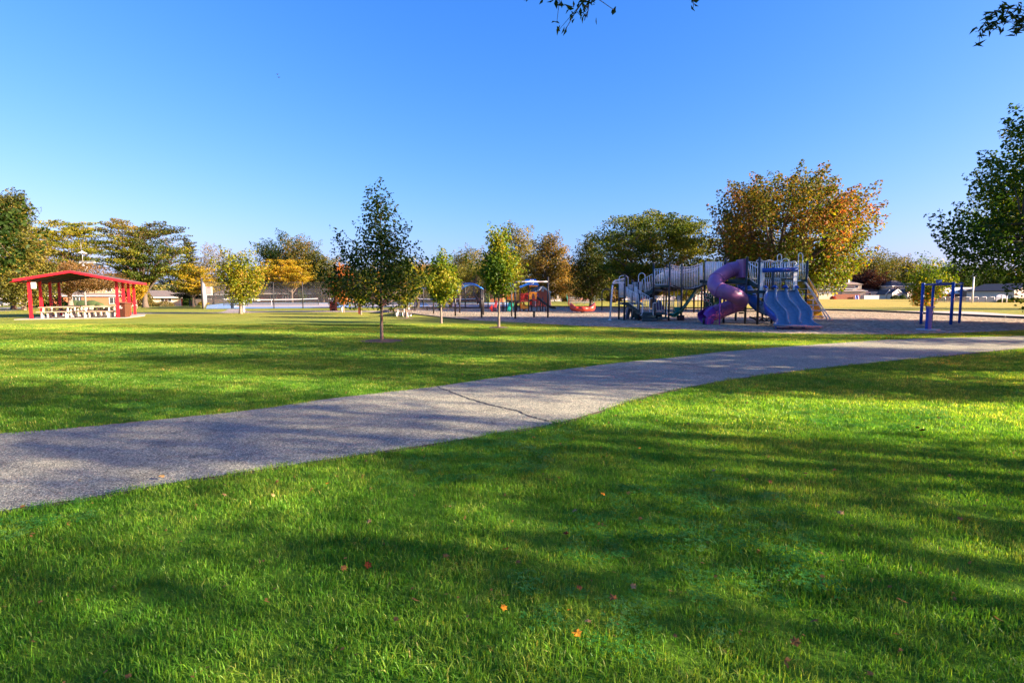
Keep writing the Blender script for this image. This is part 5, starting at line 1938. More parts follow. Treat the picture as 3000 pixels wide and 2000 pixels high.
# ---- green straight slide
gs = spline([C5(1815, 745, 35.9), C5(1760, 790, 35.7), C5(1680, 900, 35.3), C5(1600, 1010, 34.9), C5(1510, 1130, 34.5), C5(1440, 1195, 34.3), C5(1370, 1225, 34.2), C5(1310, 1235, 34.1)], 4)
vs, fs = [], []
for i, q in enumerate(gs):
    s = i / (len(gs) - 1)
    d = (gs[min(i + 1, len(gs) - 1)] - gs[max(i - 1, 0)]).normalized()
    side = Vector((0.15, 1, 0)).normalized()
    w = .26
    hh = .20 * (1 - .7 * sstep(.85, 1, s))
    for (u, z) in ((-w - .04, hh - .02), (-w, hh), (-w + .03, .02), (0, -.02), (w - .03, .02), (w, hh), (w + .04, hh - .02)):
        vs.append(q + side * u + Vector((0, 0, z)))
for i in range(len(gs) - 1):
    for j in range(6):
        a = i * 7 + j
        fs.append((a, a + 1, a + 8, a + 7))
o = MB().add(vs, fs).build("straight_slide", M['slide_green'], ps, True, label="straight green slide under the white bridge")
s_ = o.modifiers.new("shell", 'SOLIDIFY')
s_.thickness = .04
MB().slab([C5(1285, 1190, 34.0), C5(1470, 1180, 34.0), C5(1430, 1235, 34.0), C5(1390, 1262, 34.0), C5(1340, 1262, 34.0), C5(1310, 1235, 34.0)], (0, 1, 0), .55).build("slide_end", M['slide_green'], ps, bevel=.05)
MB().box(C5(1425, 1130, 34.6), (.5, .4, .35)).build("slide_hood", M['slide_green'], ps)
MB().box((GY(1995, 34.3).x, 34.3, .17), (.42, .3, .34)).build("footing_box", M['net_dark'], ps, bevel=.04)
MB().cyl(Vector((C5(1490, 700, 34.3).x, 34.3, .2)), C5(1490, 740, 34.3), .06, 10).build("post", M['dark_post'], ps, True)
# ---- green bubble panel with round holes
bp = MB().slab([C5(1905, 835, 34.4), C5(1990, 850, 34.4), C5(2050, 880, 34.4), C5(2075, 1120, 34.4), C5(1905, 1115, 34.4)], (0, 1, 0), .06)
bpo = bp.build("bubble_panel", M['panel_green'], ps)
for (x, y, mm) in [(1925, 868, 'cup_red'), (1998, 888, 'panel_green'), (1962, 970, 'cup_red'), (1908, 955, 'cup_red'), (2000, 1038, 'white_paint')]:
    c = C5(x, y, 34.33)
    ring = [c + Vector((math.cos(a * math.pi / 8) * 0.085, 0, math.sin(a * math.pi / 8) * .10)) for a in range(16)]
    MB().tube(ring, .02, 6, closed=True).build("ring", M['white_plastic'], bpo, True)
    dsk = [c + Vector((math.cos(a * math.pi / 6) * .062, .02, math.sin(a * math.pi / 6) * .075)) for a in range(12)]
    MB().slab(dsk, (0, 1, 0), .03).build("window", M[mm] if mm != 'white_paint' else M['glass_dark'], bpo)
MB().slab([C5(2070, 860, 34.9), C5(2190, 900, 34.9), C5(2200, 1120, 34.9), C5(2070, 1120, 34.9)], (0, 1, 0), .06).build("green_panel", M['panel_green'], ps)
# little wall of purple grey climber at the far left foot
MB().slab([C5(560, 1060, 36.2), C5(610, 1060, 36.2), C5(560, 1290, 35.9), C5(505, 1290, 35.9)], (0, 1, 0), .5).build("rock_climber", plain('grey_purple_rock', (0.10, 0.085, 0.12), .7, vary=.3), ps)
MB().slab([C5(640, 1110, 35.4), C5(700, 1100, 35.4), C5(700, 1240, 35.4), C5(600, 1290, 35.4)], (0, 1, 0), .3).build("rock_climber", M['deck_green'], ps)
MB().slab([C5(990, 1140, 35.9), C5(1075, 960, 35.9), C5(1120, 970, 35.9), C5(1190, 1130, 35.9)], (0, 1, 0), .12).build("back_panel", plain('dusty_purple', (0.16, 0.10, 0.20), .6), ps)
# hanging chains beneath the bridge
for x in (1355, 1420):
    MB().cyl(C5(x, 700, 34.9), C5(x, 1080, 34.9), .018, 6).build("hanging_pole", M['white_paint'], ps, True)
MB().cyl(C5(1700, 800, 37.5), C5(1705, 1180, 37.5), .05, 8).build("post", M['black_post'], ps, True)
MB().cyl(C5(1780, 860, 36.5), C5(1778, 1265, 36.5), .03, 8).build("post", M['dark_post'], ps, True)

# ================================================================= BLUE EXERCISE FRAME AT THE RIGHT
def c7(x, y):     # crop 2400..3000 x 680..1060, 3.92x
    return 2400 + x / 3.92, 680 + y / 3.92


bf = thing("exercise_frame", "blue steel pull up frame on four posts standing in the wood chips", "exercise frame", GY(2740, 29.5))
fp = []
for (x, yb, yt) in [(1166, 1055, 590), (1286, 1035, 595), (1510, 1062, 578), (1608, 1045, 585)]:
    g = G(*c7(x, yb))
    ztop = P(*c7(x + 22, yt), g.y).z
    MB().cyl((g.x, g.y, -.02), (g.x, g.y, ztop), .075 if yb > 1050 else .065, 12).build("post", M['blue_metal'], bf, True)
    MB().lathe((g.x, g.y, ztop), [(.085, -.03), (.085, .02), (.001, .04)], 12).build("post_cap", M['blue_metal'], bf, True)
    fp.append(Vector((g.x, g.y, ztop - .06)))
for a, b in ((0, 2), (1, 3), (0, 1), (2, 3)):
    MB().cyl(fp[a], fp[b], .035, 8).build("top_bar", M['blue_metal'], bf, True)
c = fp[0].lerp(fp[2], .52)
MB().box((c.x, c.y, c.z + .14), (.24, .12, .20)).build("instruction_box", M['blue_metal'], bf, bevel=.01)
c = fp[1].lerp(fp[3], .38)
MB().box((c.x + .05, c.y, c.z + .08), (.75, .03, .10)).build("clear_sign", M['galv'], bf)
for k in (0, 1):
    q = fp[k]
    MB().box((q.x + .02, q.y - .078, .63 if k == 0 else .6), (.09, .012, .11), .3).build("sticker", M['sign_white'], bf)
g = G(*c7(1250, 1122))
st = thing("stepper_post", "short square blue post on a pale round base plate in front of the blue frame", "exercise post", g)
MB().box((g.x, g.y, .52), (.20, .16, 1.0)).build("post", M['blue_metal'], st, bevel=.02)
MB().beam((g.x - .12, g.y, 1.05), (g.x + .18, g.y, 1.05), .2, .05).build("foot_plate", M['blue_metal'], st)
MB().lathe((g.x, g.y, 0), [(.46, .0), (.46, .035), (.001, .05)], 24).build("base_plate", M['galv'], st, True)

# ================================================================= SPINNER CUP, BENCHES, SWINGS
def c8(x, y):     # crop 1600..1900 x 820..940, 7.84x
    return 1600 + x / 7.84, 820 + y / 7.84


g = G(*c8(835, 755))
cup = thing("spinner_cup", "faded red wavy rimmed spinner bowl standing in the wood chips", "spinner", g)
n = 40
prof = [(0.55, .14), (0.95, .17), (1.12, .34), (1.13, .55), (1.10, .70)]
vs, fs = [], []
for li, (r, z) in enumerate(prof + [(1.04, .68), (1.00, .40), (.80, .28), (.1, .26)]):
    for j in range(n):
        a = 2 * math.pi * j / n
        wav = (.5 - .5 * math.cos(2 * a)) * 0 + (0.5 + 0.5 * math.cos(2 * a)) ** 1.5
        zz = z + (0.44 * wav * (1 if li in (4, 5) else (.45 if li == 3 else 0)) - (0.22 if li in (4, 5) else 0))
        rr = r * (1 + .035 * math.cos(8 * a) * (1 if li in (2, 3) else 0))
        vs.append((g.x + rr * math.cos(a), g.y + rr * .9 * math.sin(a), zz))
for i in range(8):
    for j in range(n):
        j2 = (j + 1) % n
        fs.append((i * n + j, i * n + j2, (i + 1) * n + j2, (i + 1) * n + j))
MB().add(vs, fs).build("bowl", M['cup_red'], cup, True)
MB().cyl((g.x, g.y, 0), (g.x, g.y, .3), .12, 12).build("pivot", M['galv'], cup, True)


def bench(px, by, wpx, lab):
    g = G(px, by)
    w = wpx * g.y / FPX
    t = thing("flat_bench", lab, "bench", g)
    MB().box((g.x, g.y, .43), (w, .32, .05)).build("seat", M['black_post'] if px > 1400 else M['wood'], t, bevel=.01)
    MB().box((g.x + .02, g.y, .2), (.14 if px > 1400 else .12, .14, .42)).build("leg", M['black_post'], t)


bench(1563.5, 929.5, 54, "low dark flat bench between the two tallest black posts")
bench(1251, 909, 26, "small pale topped flat bench beside the crooked double trunked tree")

# swing set with arched ends behind the play structure
sw = thing("arch_swing_set", "black arched swing set behind the left railings of the play structure", "swing set", GY(1775, 60))


def swing_arch(px0, px1, ytop, Y, r=.055):
    a = P(px0, 890, Y)
    b = P(px1, 890, Y)
    zt = P(px0, ytop, Y).z
    w = (b.x - a.x) / 2
    cx = (a.x + b.x) / 2
    pts = [(a.x, Y, 0), (a.x, Y, zt - w)] + [tuple(q) for q in arc((cx, Y, zt - w), w, math.pi, 0, 10)[1:]] + [(b.x, Y, 0)]
    MB().tube(pts, r, 8).build("arch", M['black_post'], sw, True)
    return Vector((cx, Y, zt))


t1 = swing_arch(1763.5, 1787, 847, 57)
t2 = swing_arch(1922, 1944, 846, 54)
t3 = swing_arch(2010, 2034, 845, 55, .06)
MB().cyl(t1, t2, .05, 8).build("top_beam", M['black_post'], sw, True)
MB().cyl(t2, t3, .05, 8).build("top_beam", M['black_post'], sw, True)
for f in (.22, .45, .7):
    q = t1.lerp(t2, f)
    for dx in (-.25, .25):
        MB().cyl((q.x + dx, q.y, q.z), (q.x + dx * .8, q.y, .62), .012, 5).build("chain", M['galv'], sw)
    MB().box((q.x, q.y, .6), (.46, .18, .05)).build("seat", M['rubber'], sw)

# overhead ladder course: pairs of dark posts with blue arched canopies
oc = thing("climbing_course", "row of black posts joined by blue arched canopies left of the small playground", "climbing course", GY(1340, 45))
front = [(1216, 911), (1270.5, 919), (1334, 925.6), (1411, 930.6)]
back = [(None, None), (1287.6, 910), (1347, 916.5), (1416, 922.6)]
tops = [1.9, 1.95, 1.98, 2.05]
fpts, bpts = [], []
for (px, py), zt in zip(front, tops):
    g = G(px, py)
    MB().cyl((g.x, g.y, -.02), (g.x, g.y, zt), .062, 10).build("post", M['black_post'], oc, True)
    fpts.append(Vector((g.x, g.y, zt)))
for (px, py), zt in zip(back[1:], tops[1:]):
    g = G(px, py)
    MB().cyl((g.x, g.y, -.02), (g.x, g.y, zt), .062, 10).build("post", M['black_post'], oc, True)
    bpts.append(Vector((g.x, g.y, zt)))
bpts = [fpts[0] + Vector((1.6, 2.2, 0))] + bpts


def canopy(a0, a1, b0, b1, rise, m='blue_roof'):
    """barrel arch from line a0-a1 to line b0-b1"""
    vs, fs = [], []
    k = 12
    for i in range(k + 1):
        s = i / k
        z = rise * math.sin(math.pi * s) ** .8
        for j in (0, 1):
            q = (a0.lerp(b0, s) if j == 0 else a1.lerp(b1, s)) + Vector((0, 0, z))
            vs.append(q)
    for i in range(k):
        fs.append((2 * i, 2 * i + 2, 2 * i + 3, 2 * i + 1))
    o = MB().add(vs, fs).build("canopy", M[m], oc, True)
    s_ = o.modifiers.new("shell", 'SOLIDIFY')
    s_.thickness = .05
    MB().tube([a0.lerp(b0, i / k) + Vector((0, 0, rise * math.sin(math.pi * i / k) ** .8)) for i in range(k + 1)], .045, 6).build("canopy_rim", M[m], o, True)
    MB().tube([a1.lerp(b1, i / k) + Vector((0, 0, rise * math.sin(math.pi * i / k) ** .8)) for i in range(k + 1)], .045, 6).build("canopy_rim", M[m], o, True)


# the big arch stretches from the pair at 1334/1347 to the pair at 1411/1416
canopy(bpts[2], fpts[2], bpts[3], fpts[3], .42)
canopy(bpts[1], fpts[1], bpts[1].lerp(bpts[2], .35), fpts[1].lerp(fpts[2], .35), .26)
MB().cyl(bpts[1].lerp(bpts[2], .35), fpts[1].lerp(fpts[2], .35), .03, 6).build("top_bar", M['blue_roof'], oc, True)
MB().cyl(bpts[1], bpts[2], .03, 6).build("top_bar", M['blue_roof'], oc, True)
q0 = P(1235, 844, 50)
MB().tube([q0, P(1250, 844, 50), P(1254, 842, 50)], [.05, .05, .16], 10).build("knob", M['blue_roof'], oc, True)
MB().cyl(fpts[0] + Vector((0, 0, 0)), q0, .03, 6).build("top_bar", M['black_post'], oc, True)
MB().cyl((fpts[0].x, fpts[0].y, 1.9), (q0.x, q0.y, q0.z), .03, 6).build("top_bar", M['black_post'], oc, True)

# tall posts with the silver cross beam
gp = thing("swing_gantry", "tall black posts carrying a silver cross beam with white hooks beside the coloured playground", "gantry", GY(1605, 38.8))
g1, g2, g3 = G(1605, 930.5), G(1509.5, 933.5), G(1498.8, 927.4)
zt = P(1605, 811, g1.y).z
MB().cyl((g1.x, g1.y, -.02), (g1.x, g1.y, zt), .065, 12).build("post", M['black_post'], gp, True)
MB().cyl((g2.x, g2.y, -.02), (g2.x, g2.y, P(1509, 825, g2.y).z), .065, 12).build("post", M['black_post'], gp, True)
MB().cyl((g3.x, g3.y, -.02), (g3.x, g3.y, P(1498, 830, g3.y).z), .05, 12).build("post", M['black_post'], gp, True)
ba, bb = P(1604, 825, g1.y), P(1510, 825.5, g2.y)
MB().cyl(ba, bb, .052, 10).build("cross_beam", M['galv'], gp, True)
for px in (1554, 1561):
    for dz in (0, -.12):
        c = P(px, 823, 38) + Vector((0, 0, dz))
        MB().tube([c + Vector((math.cos(a * .9) * .055, -.02, math.sin(a * .9) * .075)) for a in range(7)], .016, 5, closed=True).build("hook", M['white_paint'], gp, True)

# ================================================================= SMALL COLOURED PLAYGROUND
def c9(x, y):     # crop 1400..1640 x 780..940, 9.8x
    return 1400 + x / 9.8, 780 + y / 9.8


def C9(x, y, Y):
    return P(*c9(x, y), Y)


Yt = 53.0
tp_ = thing("toddler_playground", "small play house with orange and red panels under blue roofs", "playground", GY(1550, Yt))
for (x, yt, dY) in [(700, 1030, .8), (745, 1030, 1.6), (822, 900, 0), (1115, 820, 1.6), (1210, 620, 0), (1312, 1030, 1.2), (1455, 560, 0), (1548, 580, 1.6), (1698, 560, 0), (1797, 1000, .8), (1860, 880, 3.0), (1953, 1090, .5), (1352, 1090, 1.4)]:
    g = GY(c9(x, 0)[0], Yt + dY)
    MB().cyl((g.x, g.y, -.02), (g.x, g.y, P(*c9(x, yt), Yt + dY).z), .055, 8).build("post", M['black_post'], tp_, True)


def pan(pts, m, name, dY=0.0, t=.06, lab=None):
    return MB().slab([C9(x, y, Yt + dY) for x, y in pts], (0, 1, 0), t).build(name, M[m], tp_, label=lab)


pan([(1350, 370), (1670, 370), (1690, 430), (1350, 425)], 'blue_roof', "roof_panel", 1.2, .8)
pan([(1450, 470), (1720, 470), (1755, 545), (1450, 545)], 'blue_roof', "roof_panel", 0, 1.2)
pan([(1455, 545), (1720, 550), (1705, 585), (1490, 575)], 'orange', "roof_trim", -.05, .1)
pan([(1185, 575), (1440, 470), (1500, 480), (1490, 515), (1225, 620)], 'blue_roof', "roof_panel", -.4, .5)
pan([(800, 450), (1010, 480), (1035, 600), (690, 600), (740, 520)], 'blue_roof', "roof_panel", .3, 1.0)
pan([(720, 595), (1010, 595), (1005, 622), (730, 620)], 'orange', "roof_trim", .2, .1)
pan([(1470, 730), (1540, 730), (1560, 780), (1550, 945), (1470, 945)], 'orange', "orange_panel", -.05)
pan([(1540, 730), (1695, 740), (1692, 945), (1640, 940), (1620, 800), (1590, 770), (1560, 780)], 'orange', "orange_panel", -.05)
pan([(1215, 790), (1300, 790), (1300, 990), (1215, 990)], 'play_red', "red_panel", 0)
pan([(1300, 790), (1345, 790), (1345, 990), (1300, 990)], 'play_red', "red_panel", .02)
pan([(1330, 800), (1450, 800), (1450, 970), (1330, 970)], 'orange', "orange_panel", .6)
c = C9(1412, 850, Yt + .5)
MB().slab([c + Vector((math.cos(a * math.pi / 6) * .26, 0, math.sin(a * math.pi / 6) * .36)) for a in range(12)], (0, 1, 0), .05).build("round_window", M['play_red'], tp_)
g_ = MB()
for k in range(7):
    g_.cyl(C9(1228 + k * 14, 800, Yt - .04), C9(1228 + k * 14, 985, Yt - .04), .018, 4)
for k in range(8):
    g_.cyl(C9(1220, 805 + k * 25, Yt - .04), C9(1325, 805 + k * 25, Yt - .04), .018, 4)
g_.build("red_grid", M['cup_red'], tp_)
MB().beam(C9(1215, 998, Yt - .05), C9(1455, 998, Yt - .05), .1, .14).build("red_beam", M['cup_red'], tp_)
MB().beam(C9(1215, 792, Yt - .05), C9(1455, 792, Yt - .05), .06, .08).build("red_beam", M['cup_red'], tp_)
pan([(1225, 1040), (1262, 1040), (1285, 1135), (1420, 1140), (1432, 1080), (1452, 1080), (1452, 1222), (1225, 1222)], 'orange', "orange_panel", -.04)
pan([(1285, 1045), (1345, 1045), (1345, 1135), (1285, 1135)], 'orange', "orange_panel", .3)
for (x0, x1) in [(835, 868), (875, 905), (912, 945), (990, 1040), (1092, 1120), (1127, 1155), (1162, 1195)]:
    pan([(x0, 800 if x0 > 980 else 810), (x1, 780 if x0 > 980 else 810), (x1, 985), (x0, 985)], 'orange', "orange_slat", .1)
pan([(600, 800), (630, 830), (625, 920), (600, 915)], 'orange', "orange_panel", .1)
MB().beam(C9(830, 992, Yt + .4), C9(1210, 1010, Yt + .4), 1.2, .14).build("deck", M['black_post'], tp_)
MB().beam(C9(1215, 1012, Yt + .7), C9(1700, 960, Yt + .7), 1.2, .14).build("deck", M['black_post'], tp_)
o = MB().slab([C9(900, 1000, Yt + .2), C9(1040, 980, Yt + .2), C9(1030, 1120, Yt - .3), C9(1000, 1230, Yt - 1), C9(900, 1300, Yt - 1.6), C9(835, 1260, Yt - 1.6), C9(860, 1120, Yt - .6)], (0, 1, .3), .08).build("green_slide", M['slide_green'], tp_)
dk = spline([C9(1700, 940, Yt), C9(1800, 1010, Yt - .3), C9(1900, 1090, Yt - .6), C9(2000, 1165, Yt - .9), C9(2100, 1205, Yt - 1.1), C9(2230, 1225, Yt - 1.3)], 4)
vs, fs = [], []
for q in dk:
    for (u, z) in ((-.33, .2), (-.28, .2), (-.25, 0), (.25, 0), (.28, .2), (.33, .2)):
        vs.append(q + Vector((0, u, z)))
for i in range(len(dk) - 1):
    for j in range(5):
        fs.append((i * 6 + j, i * 6 + j + 1, i * 6 + j + 7, i * 6 + j + 6))
o = MB().add(vs, fs).build("dark_slide", plain('dark_slate_slide', (0.015, 0.035, 0.05), .35), tp_, True)
s_ = o.modifiers.new("shell", 'SOLIDIFY')
s_.thickness = .05
MB().beam(C9(1575, 945, Yt - .2), C9(1700, 990, Yt - .2), .1, .18).build("red_rail", M['play_red'], tp_)
MB().slab([C9(1705, 740, Yt + .1), C9(1745, 800, Yt + .1), C9(1735, 880, Yt + .1), C9(1705, 930, Yt + .1)], (0, 1, 0), .05).build("dark_panel", M['tube_blue'], tp_)
pan([(1480, 960), (1545, 960), (1545, 1110), (1480, 1110)], 'play_red', "dark_red_panel", 1.4)
g = GY(c9(450, 0)[0], 52)
rk = thing("play_climber", "red and dark purple play climber left of the small coloured playground", "play climber", g)
MB().slab([C9(400, 1100, 52), C9(410, 1080, 52), C9(420, 1290, 52), C9(395, 1300, 52), C9(330, 1200, 52)], (0, 1, 0), .4).build("red_side", M['play_red'], rk)
MB().slab([C9(420, 1200, 52.1), C9(545, 1200, 52.1), C9(550, 1270, 52.1), C9(500, 1300, 52.1), C9(420, 1300, 52.1)], (0, 1, 0), .6).build("base_block", plain('dark_purple_plastic', (.03, .015, .04), .4), rk, bevel=.05)
MB().slab([C9(450, 1180, 52.3), C9(520, 960, 52.6), C9(560, 1000, 52.6), C9(540, 1190, 52.3)], (0, 1, 0), .2).build("climbing_slab", M['cup_red'], rk)

# ================================================================= PICNIC TABLE ON THE LAWN
def cA(x, y):     # crop 1100..1260 x 820..940, 13.07x
    return 1100 + x / 13.07, 820 + y / 13.07


gt = G(*cA(1030, 1400))
pt = thing("picnic_table", "grey picnic table on white looped legs beside the yellow young tree", "picnic table", gt)
Y0 = gt.y
top0 = P(*cA(770, 1035), Y0)
top1 = P(*cA(1370, 1080), Y0)
for k in range(4):
    MB().box(((top0.x + top1.x) / 2, Y0 - .3 + k * .2, .76), (top1.x - top0.x, .18, .045)).build("top_plank", M['wood'], pt)
for (sx0, sx1, dy) in [(590, 860, -.75), (1240, 1500, -.75)]:
    pass
for dy in (-.78, .78):
    a, b = P(*cA(640, 1200), Y0), P(*cA(1480, 1200), Y0)
    MB().box(((a.x + b.x) / 2, Y0 + dy, .45), ((b.x - a.x), .26, .045)).build("bench_plank", M['wood'], pt)
for x in (880, 1120, 1300):
    q = P(*cA(x, 1200), Y0)
    mbp = []
    for s in (-1, 1):
        pts = spline([(q.x, Y0 + s * .2, .72), (q.x, Y0 + s * .22, .35), (q.x, Y0 + s * .35, .06), (q.x, Y0 + s * .62, .04), (q.x, Y0 + s * .8, .16), (q.x, Y0 + s * .8, .43)], 4)
        MB().tube(pts, .026, 7).build("leg", M['white_paint'], pt, True)

# ================================================================= LITTER BIN AND SMALL POSTS BY THE COURTS
def cB(x, y):     # crop 780..1100 x 800..930, 7.35x
    return 780 + x / 7.35, 800 + y / 7.35


g = G(*cB(1450, 812))
lb = thing("litter_bin", "red brown slatted litter bin with a white sign on top beside the court path", "litter bin", g)
wb = 125 / 7.35 * g.y / FPX
hb = P(*cB(1450, 610), g.y).z
for k in (-1, 1):
    MB().box((g.x + k * wb * .42, g.y, hb / 2), (wb * .16, wb * .8, hb)).build("side_panel", M['bin_red'], lb)
MB().box((g.x, g.y, hb - .09), (wb * 1.06, wb * .9, .16)).build("lid", M['bin_red'], lb)
for k, zf in enumerate((.52, .30)):
    MB().box((g.x, g.y - wb * .3, hb * zf), (wb * .68, .06, .12)).build("slat", M['bin_red'], lb)
MB().box((g.x, g.y + wb * .1, hb * .42), (wb * .66, wb * .5, hb * .8)).build("liner", M['rubber'], lb)
sg = MB().box((g.x, g.y, P(*cB(1450, 520), g.y).z), (65 / 7.35 * g.y / FPX, .04, 90 / 7.35 * g.y / FPX))
sgo = sg.build("sign_plate", M['sign_white'], lb)
q = P(*cB(1450, 530), g.y)
MB().box((q.x + .05, g.y - .03, q.z), (.14, .012, .10)).build("dog_symbol", M['ink'], sgo)
MB().box((g.x, g.y, hb + .08), (.14, .05, .22)).build("sign_stem", M['sign_white'], lb)
for (x, yb, yt, lab) in [(1633, 842, 730, "short white post right beside the orange young tree"), ]:
    g = G(*cB(x, yb))
    t = thing("bollard", lab, "bollard", g)
    MB().cyl((g.x, g.y, 0), (g.x, g.y, P(*cB(x, yt), g.y).z), .09, 10).build("shaft", M['trim_white'], t, True)
    MB().lathe((g.x, g.y, P(*cB(x, yt), g.y).z), [(.1, -.04), (.1, 0), (.001, .05)], 10).build("cap", M['trim_white'], t, True)
g = G(*cB(2008, 880))
t = thing("wood_stub_post", "short brown wooden post beside the small yellow green young tree", "post", g)
MB().box((g.x, g.y, .42), (.16, .16, .84)).build("shaft", M['bin_red'], t)
MB().box((g.x, g.y, .86), (.2, .2, .05)).build("cap", M['bin_red'], t)
g = G(560 + 1515 / 9.8, 800 + 1135 / 9.8)
t = thing("bollard", "grey post in the path before the tennis court gate", "bollard", g)
MB().cyl((g.x, g.y, 0), (g.x, g.y, 1.05), .09, 10).build("shaft", M['trim_white'], t, True)
MB().lathe((g.x, g.y, 1.05), [(.1, -.04), (.1, 0), (.001, .05)], 10).build("cap", M['galv'], t, True)

# ================================================================= PAVILION WITH PICNIC TABLES
pfr = Vector((-27.6, 38.3, 0.0))
ex_ = Vector((0.90, 0.436, 0)).normalized()
Lw = 4.75
ey_ = Vector((-ex_.y, ex_.x, 0))
pfl = pfr - ex_ * Lw
Ld = 6.4
pav = thing("picnic_pavilion", "open red steel picnic pavilion with a low gabled roof at the left", "pavilion", pfl)


def pv(u, v, z=0.0):
    return pfl + ex_ * u + ey_ * v + Vector((0, 0, z))


hp = 2.62
ridge = P(208, 797, pv(Lw / 2, -.6).y).z
eo, fo = 0.75, 0.7
slope = (ridge - (hp + .0)) / (Lw / 2)
for u in (0, Lw):
    for k in range(4):
        v = Ld * k / 3
        a = pv(u, v)
        MB().box((a.x, a.y, hp / 2 - .01), (.16, .16, hp + .02), math.atan2(ex_.y, ex_.x)).build("post", M['pav_red'], pav)
        MB().box((a.x, a.y, .02), (.3, .3, .03), math.atan2(ex_.y, ex_.x)).build("base_plate", M['pav_red'], pav)


def zr(u):
    return ridge - slope * abs(u - Lw / 2)


# roof: two slopes, each a thick slab; red fascia round the edge
for s in (0, 1):
    u0, u1 = (-eo, Lw / 2) if s == 0 else (Lw / 2, Lw + eo)
    q = [pv(u0, -fo, zr(u0)), pv(u1, -fo, zr(u1)), pv(u1, Ld + fo, zr(u1)), pv(u0, Ld + fo, zr(u0))]
    MB().slab(q, (0, 0, 1), .03).build("soffit", M['soffit'], pav)
    q2 = [p + Vector((0, 0, .035)) for p in q]
    MB().slab(q2, (0, 0, 1), .09).build("roof", M['roof_dark'], pav)
for s in (0, 1):
    u0, u1 = (-eo - .02, Lw / 2) if s == 0 else (Lw / 2, Lw + eo + .02)
    for v in (-fo - .03, Ld + fo + .03):
        MB().beam(pv(u0, v, zr(u0) + .03), pv(u1, v, zr(u1) + .03), .05, .15).build("fascia", M['pav_red'], pav)
for u in (-eo - .03, Lw + eo + .03):
    MB().beam(pv(u, -fo, zr(u) + .03), pv(u, Ld + fo, zr(u) + .03), .05, .15).build("fascia", M['pav_red'], pav)
for u in (0, Lw):
    MB().beam(pv(u, -fo + .1, hp - .02), pv(u, Ld + fo - .1, hp - .02), .12, .18).build("beam", M['soffit'], pav)
for k in range(4):
    v = Ld * k / 3
    MB().beam(pv(0, v, hp + .02), pv(Lw / 2, v, zr(Lw / 2) - .1), .08, .14).build("rafter", M['soffit'], pav)
    MB().beam(pv(Lw, v, hp + .02), pv(Lw / 2, v, zr(Lw / 2) - .1), .08, .14).build("rafter", M['soffit'], pav)
sgn = pv(.25, -.12, 0)
zs = P(90, 836, 36).z
MB().box((sgn.x + .04, sgn.y - .02, zs), (.26, .04, .40), math.atan2(ex_.y, ex_.x)).build("notice_sign", M['sign_white'], pav)
slab_poly = [pv(-.7, -.7), pv(Lw + .6, -.7), pv(Lw + 1.1, Ld * .5), pv(Lw + .6, Ld + .7), pv(-.7, Ld + .7)]
tag(MB().prism([(p.x, p.y) for p in slab_poly], -.05, .035).build("concrete_slab", M['concrete']), kind='structure')


def picnic(u, v, label, proto=None):
    c = pv(u, v, .035)
    if proto is None:
        t = thing("picnic_table", label, "picnic table", (0, 0, 0), "picnic tables under the pavilion")
        for k in range(4):
            MB().box((0, -.28 + k * .187, .735), (1.85, .17, .045)).build("top_plank", M['wood'], t, local=True)
        for s in (-1, 1):
            MB().box((0, s * .72, .44), (1.85, .25, .045)).build("bench_plank", M['wood'], t, local=True)
        for x in (-.65, .65):
            for s in (-1, 1):
                MB().beam((x, s * .3, .71), (x, s * .5, .02), .08, .06).build("leg", M['table_leg'], t, local=True)
                MB().beam((x, s * .74, .42), (x, s * .80, .02), .07, .05).build("leg", M['table_leg'], t, local=True)
            MB().box((x, 0, .40), (.05, 1.5, .06)).build("cross_brace", M['rubber'], t, local=True)
            MB().beam((x, 0, .40), (0, 0, .70), .04, .05).build("brace", M['rubber'], t, local=True)
        proto = t
    else:
        t = copy_tree(proto)
    t.location = c
    t.rotation_euler = (0, 0, math.atan2(ex_.y, ex_.x))
    t["label"] = label
    return t


pr0 = picnic(1.25, .55, "front left picnic table under the red pavilion, longest looking top")
picnic(3.55, .60, "front right picnic table under the pavilion, beside the brown wheeled bin", pr0)
for k_, nm_ in ((1, "second"), (2, "third"), (3, "rearmost")):
    picnic(1.25, .55 + 1.75 * k_, nm_ + " picnic table in the left column under the pavilion", pr0)
    picnic(3.55, .60 + 1.75 * k_, nm_ + " picnic table in the right column under the pavilion", pr0)

# brown wheeled bin
g = G(364, 930)
bn = thing("wheeled_bin", "brown wheeled rubbish bin with a white emblem at the right pavilion post", "bin", g)
wt, wbm, hh = .66, .52, 1.0
for nm, z0, z1, w0, w1 in (("bin_body", .05, hh, wbm, wt),):
    vs = []
    for z, w in ((z0, w0), (z1, w1)):
        for x, y in ((-1, -1), (1, -1), (1, 1), (-1, 1)):
            vs.append((g.x + x * w / 2, g.y + y * w / 2 * .95, z))
    MB().add(vs, [(3, 2, 1, 0), (4, 5, 6, 7), (0, 1, 5, 4), (1, 2, 6, 5), (2, 3, 7, 6), (3, 0, 4, 7)]).build(nm, M['bin_brown'], bn, bevel=.02)
MB().box((g.x, g.y, hh + .02), (wt + .08, wt + .04, .07)).build("rim", M['bin_brown'], bn, bevel=.015)
MB().lathe((g.x, g.y, hh + .05), [(wt * .5, 0), (wt * .46, .04), (.001, .07)], 4).build("lid", M['bin_brown'], bn)
for x in (-1,):
    c = Vector((g.x - .26, g.y - .22, .13))
    w = MB().cyl(c + Vector((0, -.05, 0)), c + Vector((0, .05, 0)), .15, 16).build("wheel", M['rubber'], bn, True)
    MB().cyl(c + Vector((0, -.06, 0)), c + Vector((0, -.045, 0)), .07, 12).build("hub", M['galv'], w, True)
lg = MB()
fy = g.y - (wt * .95) / 2 - .006
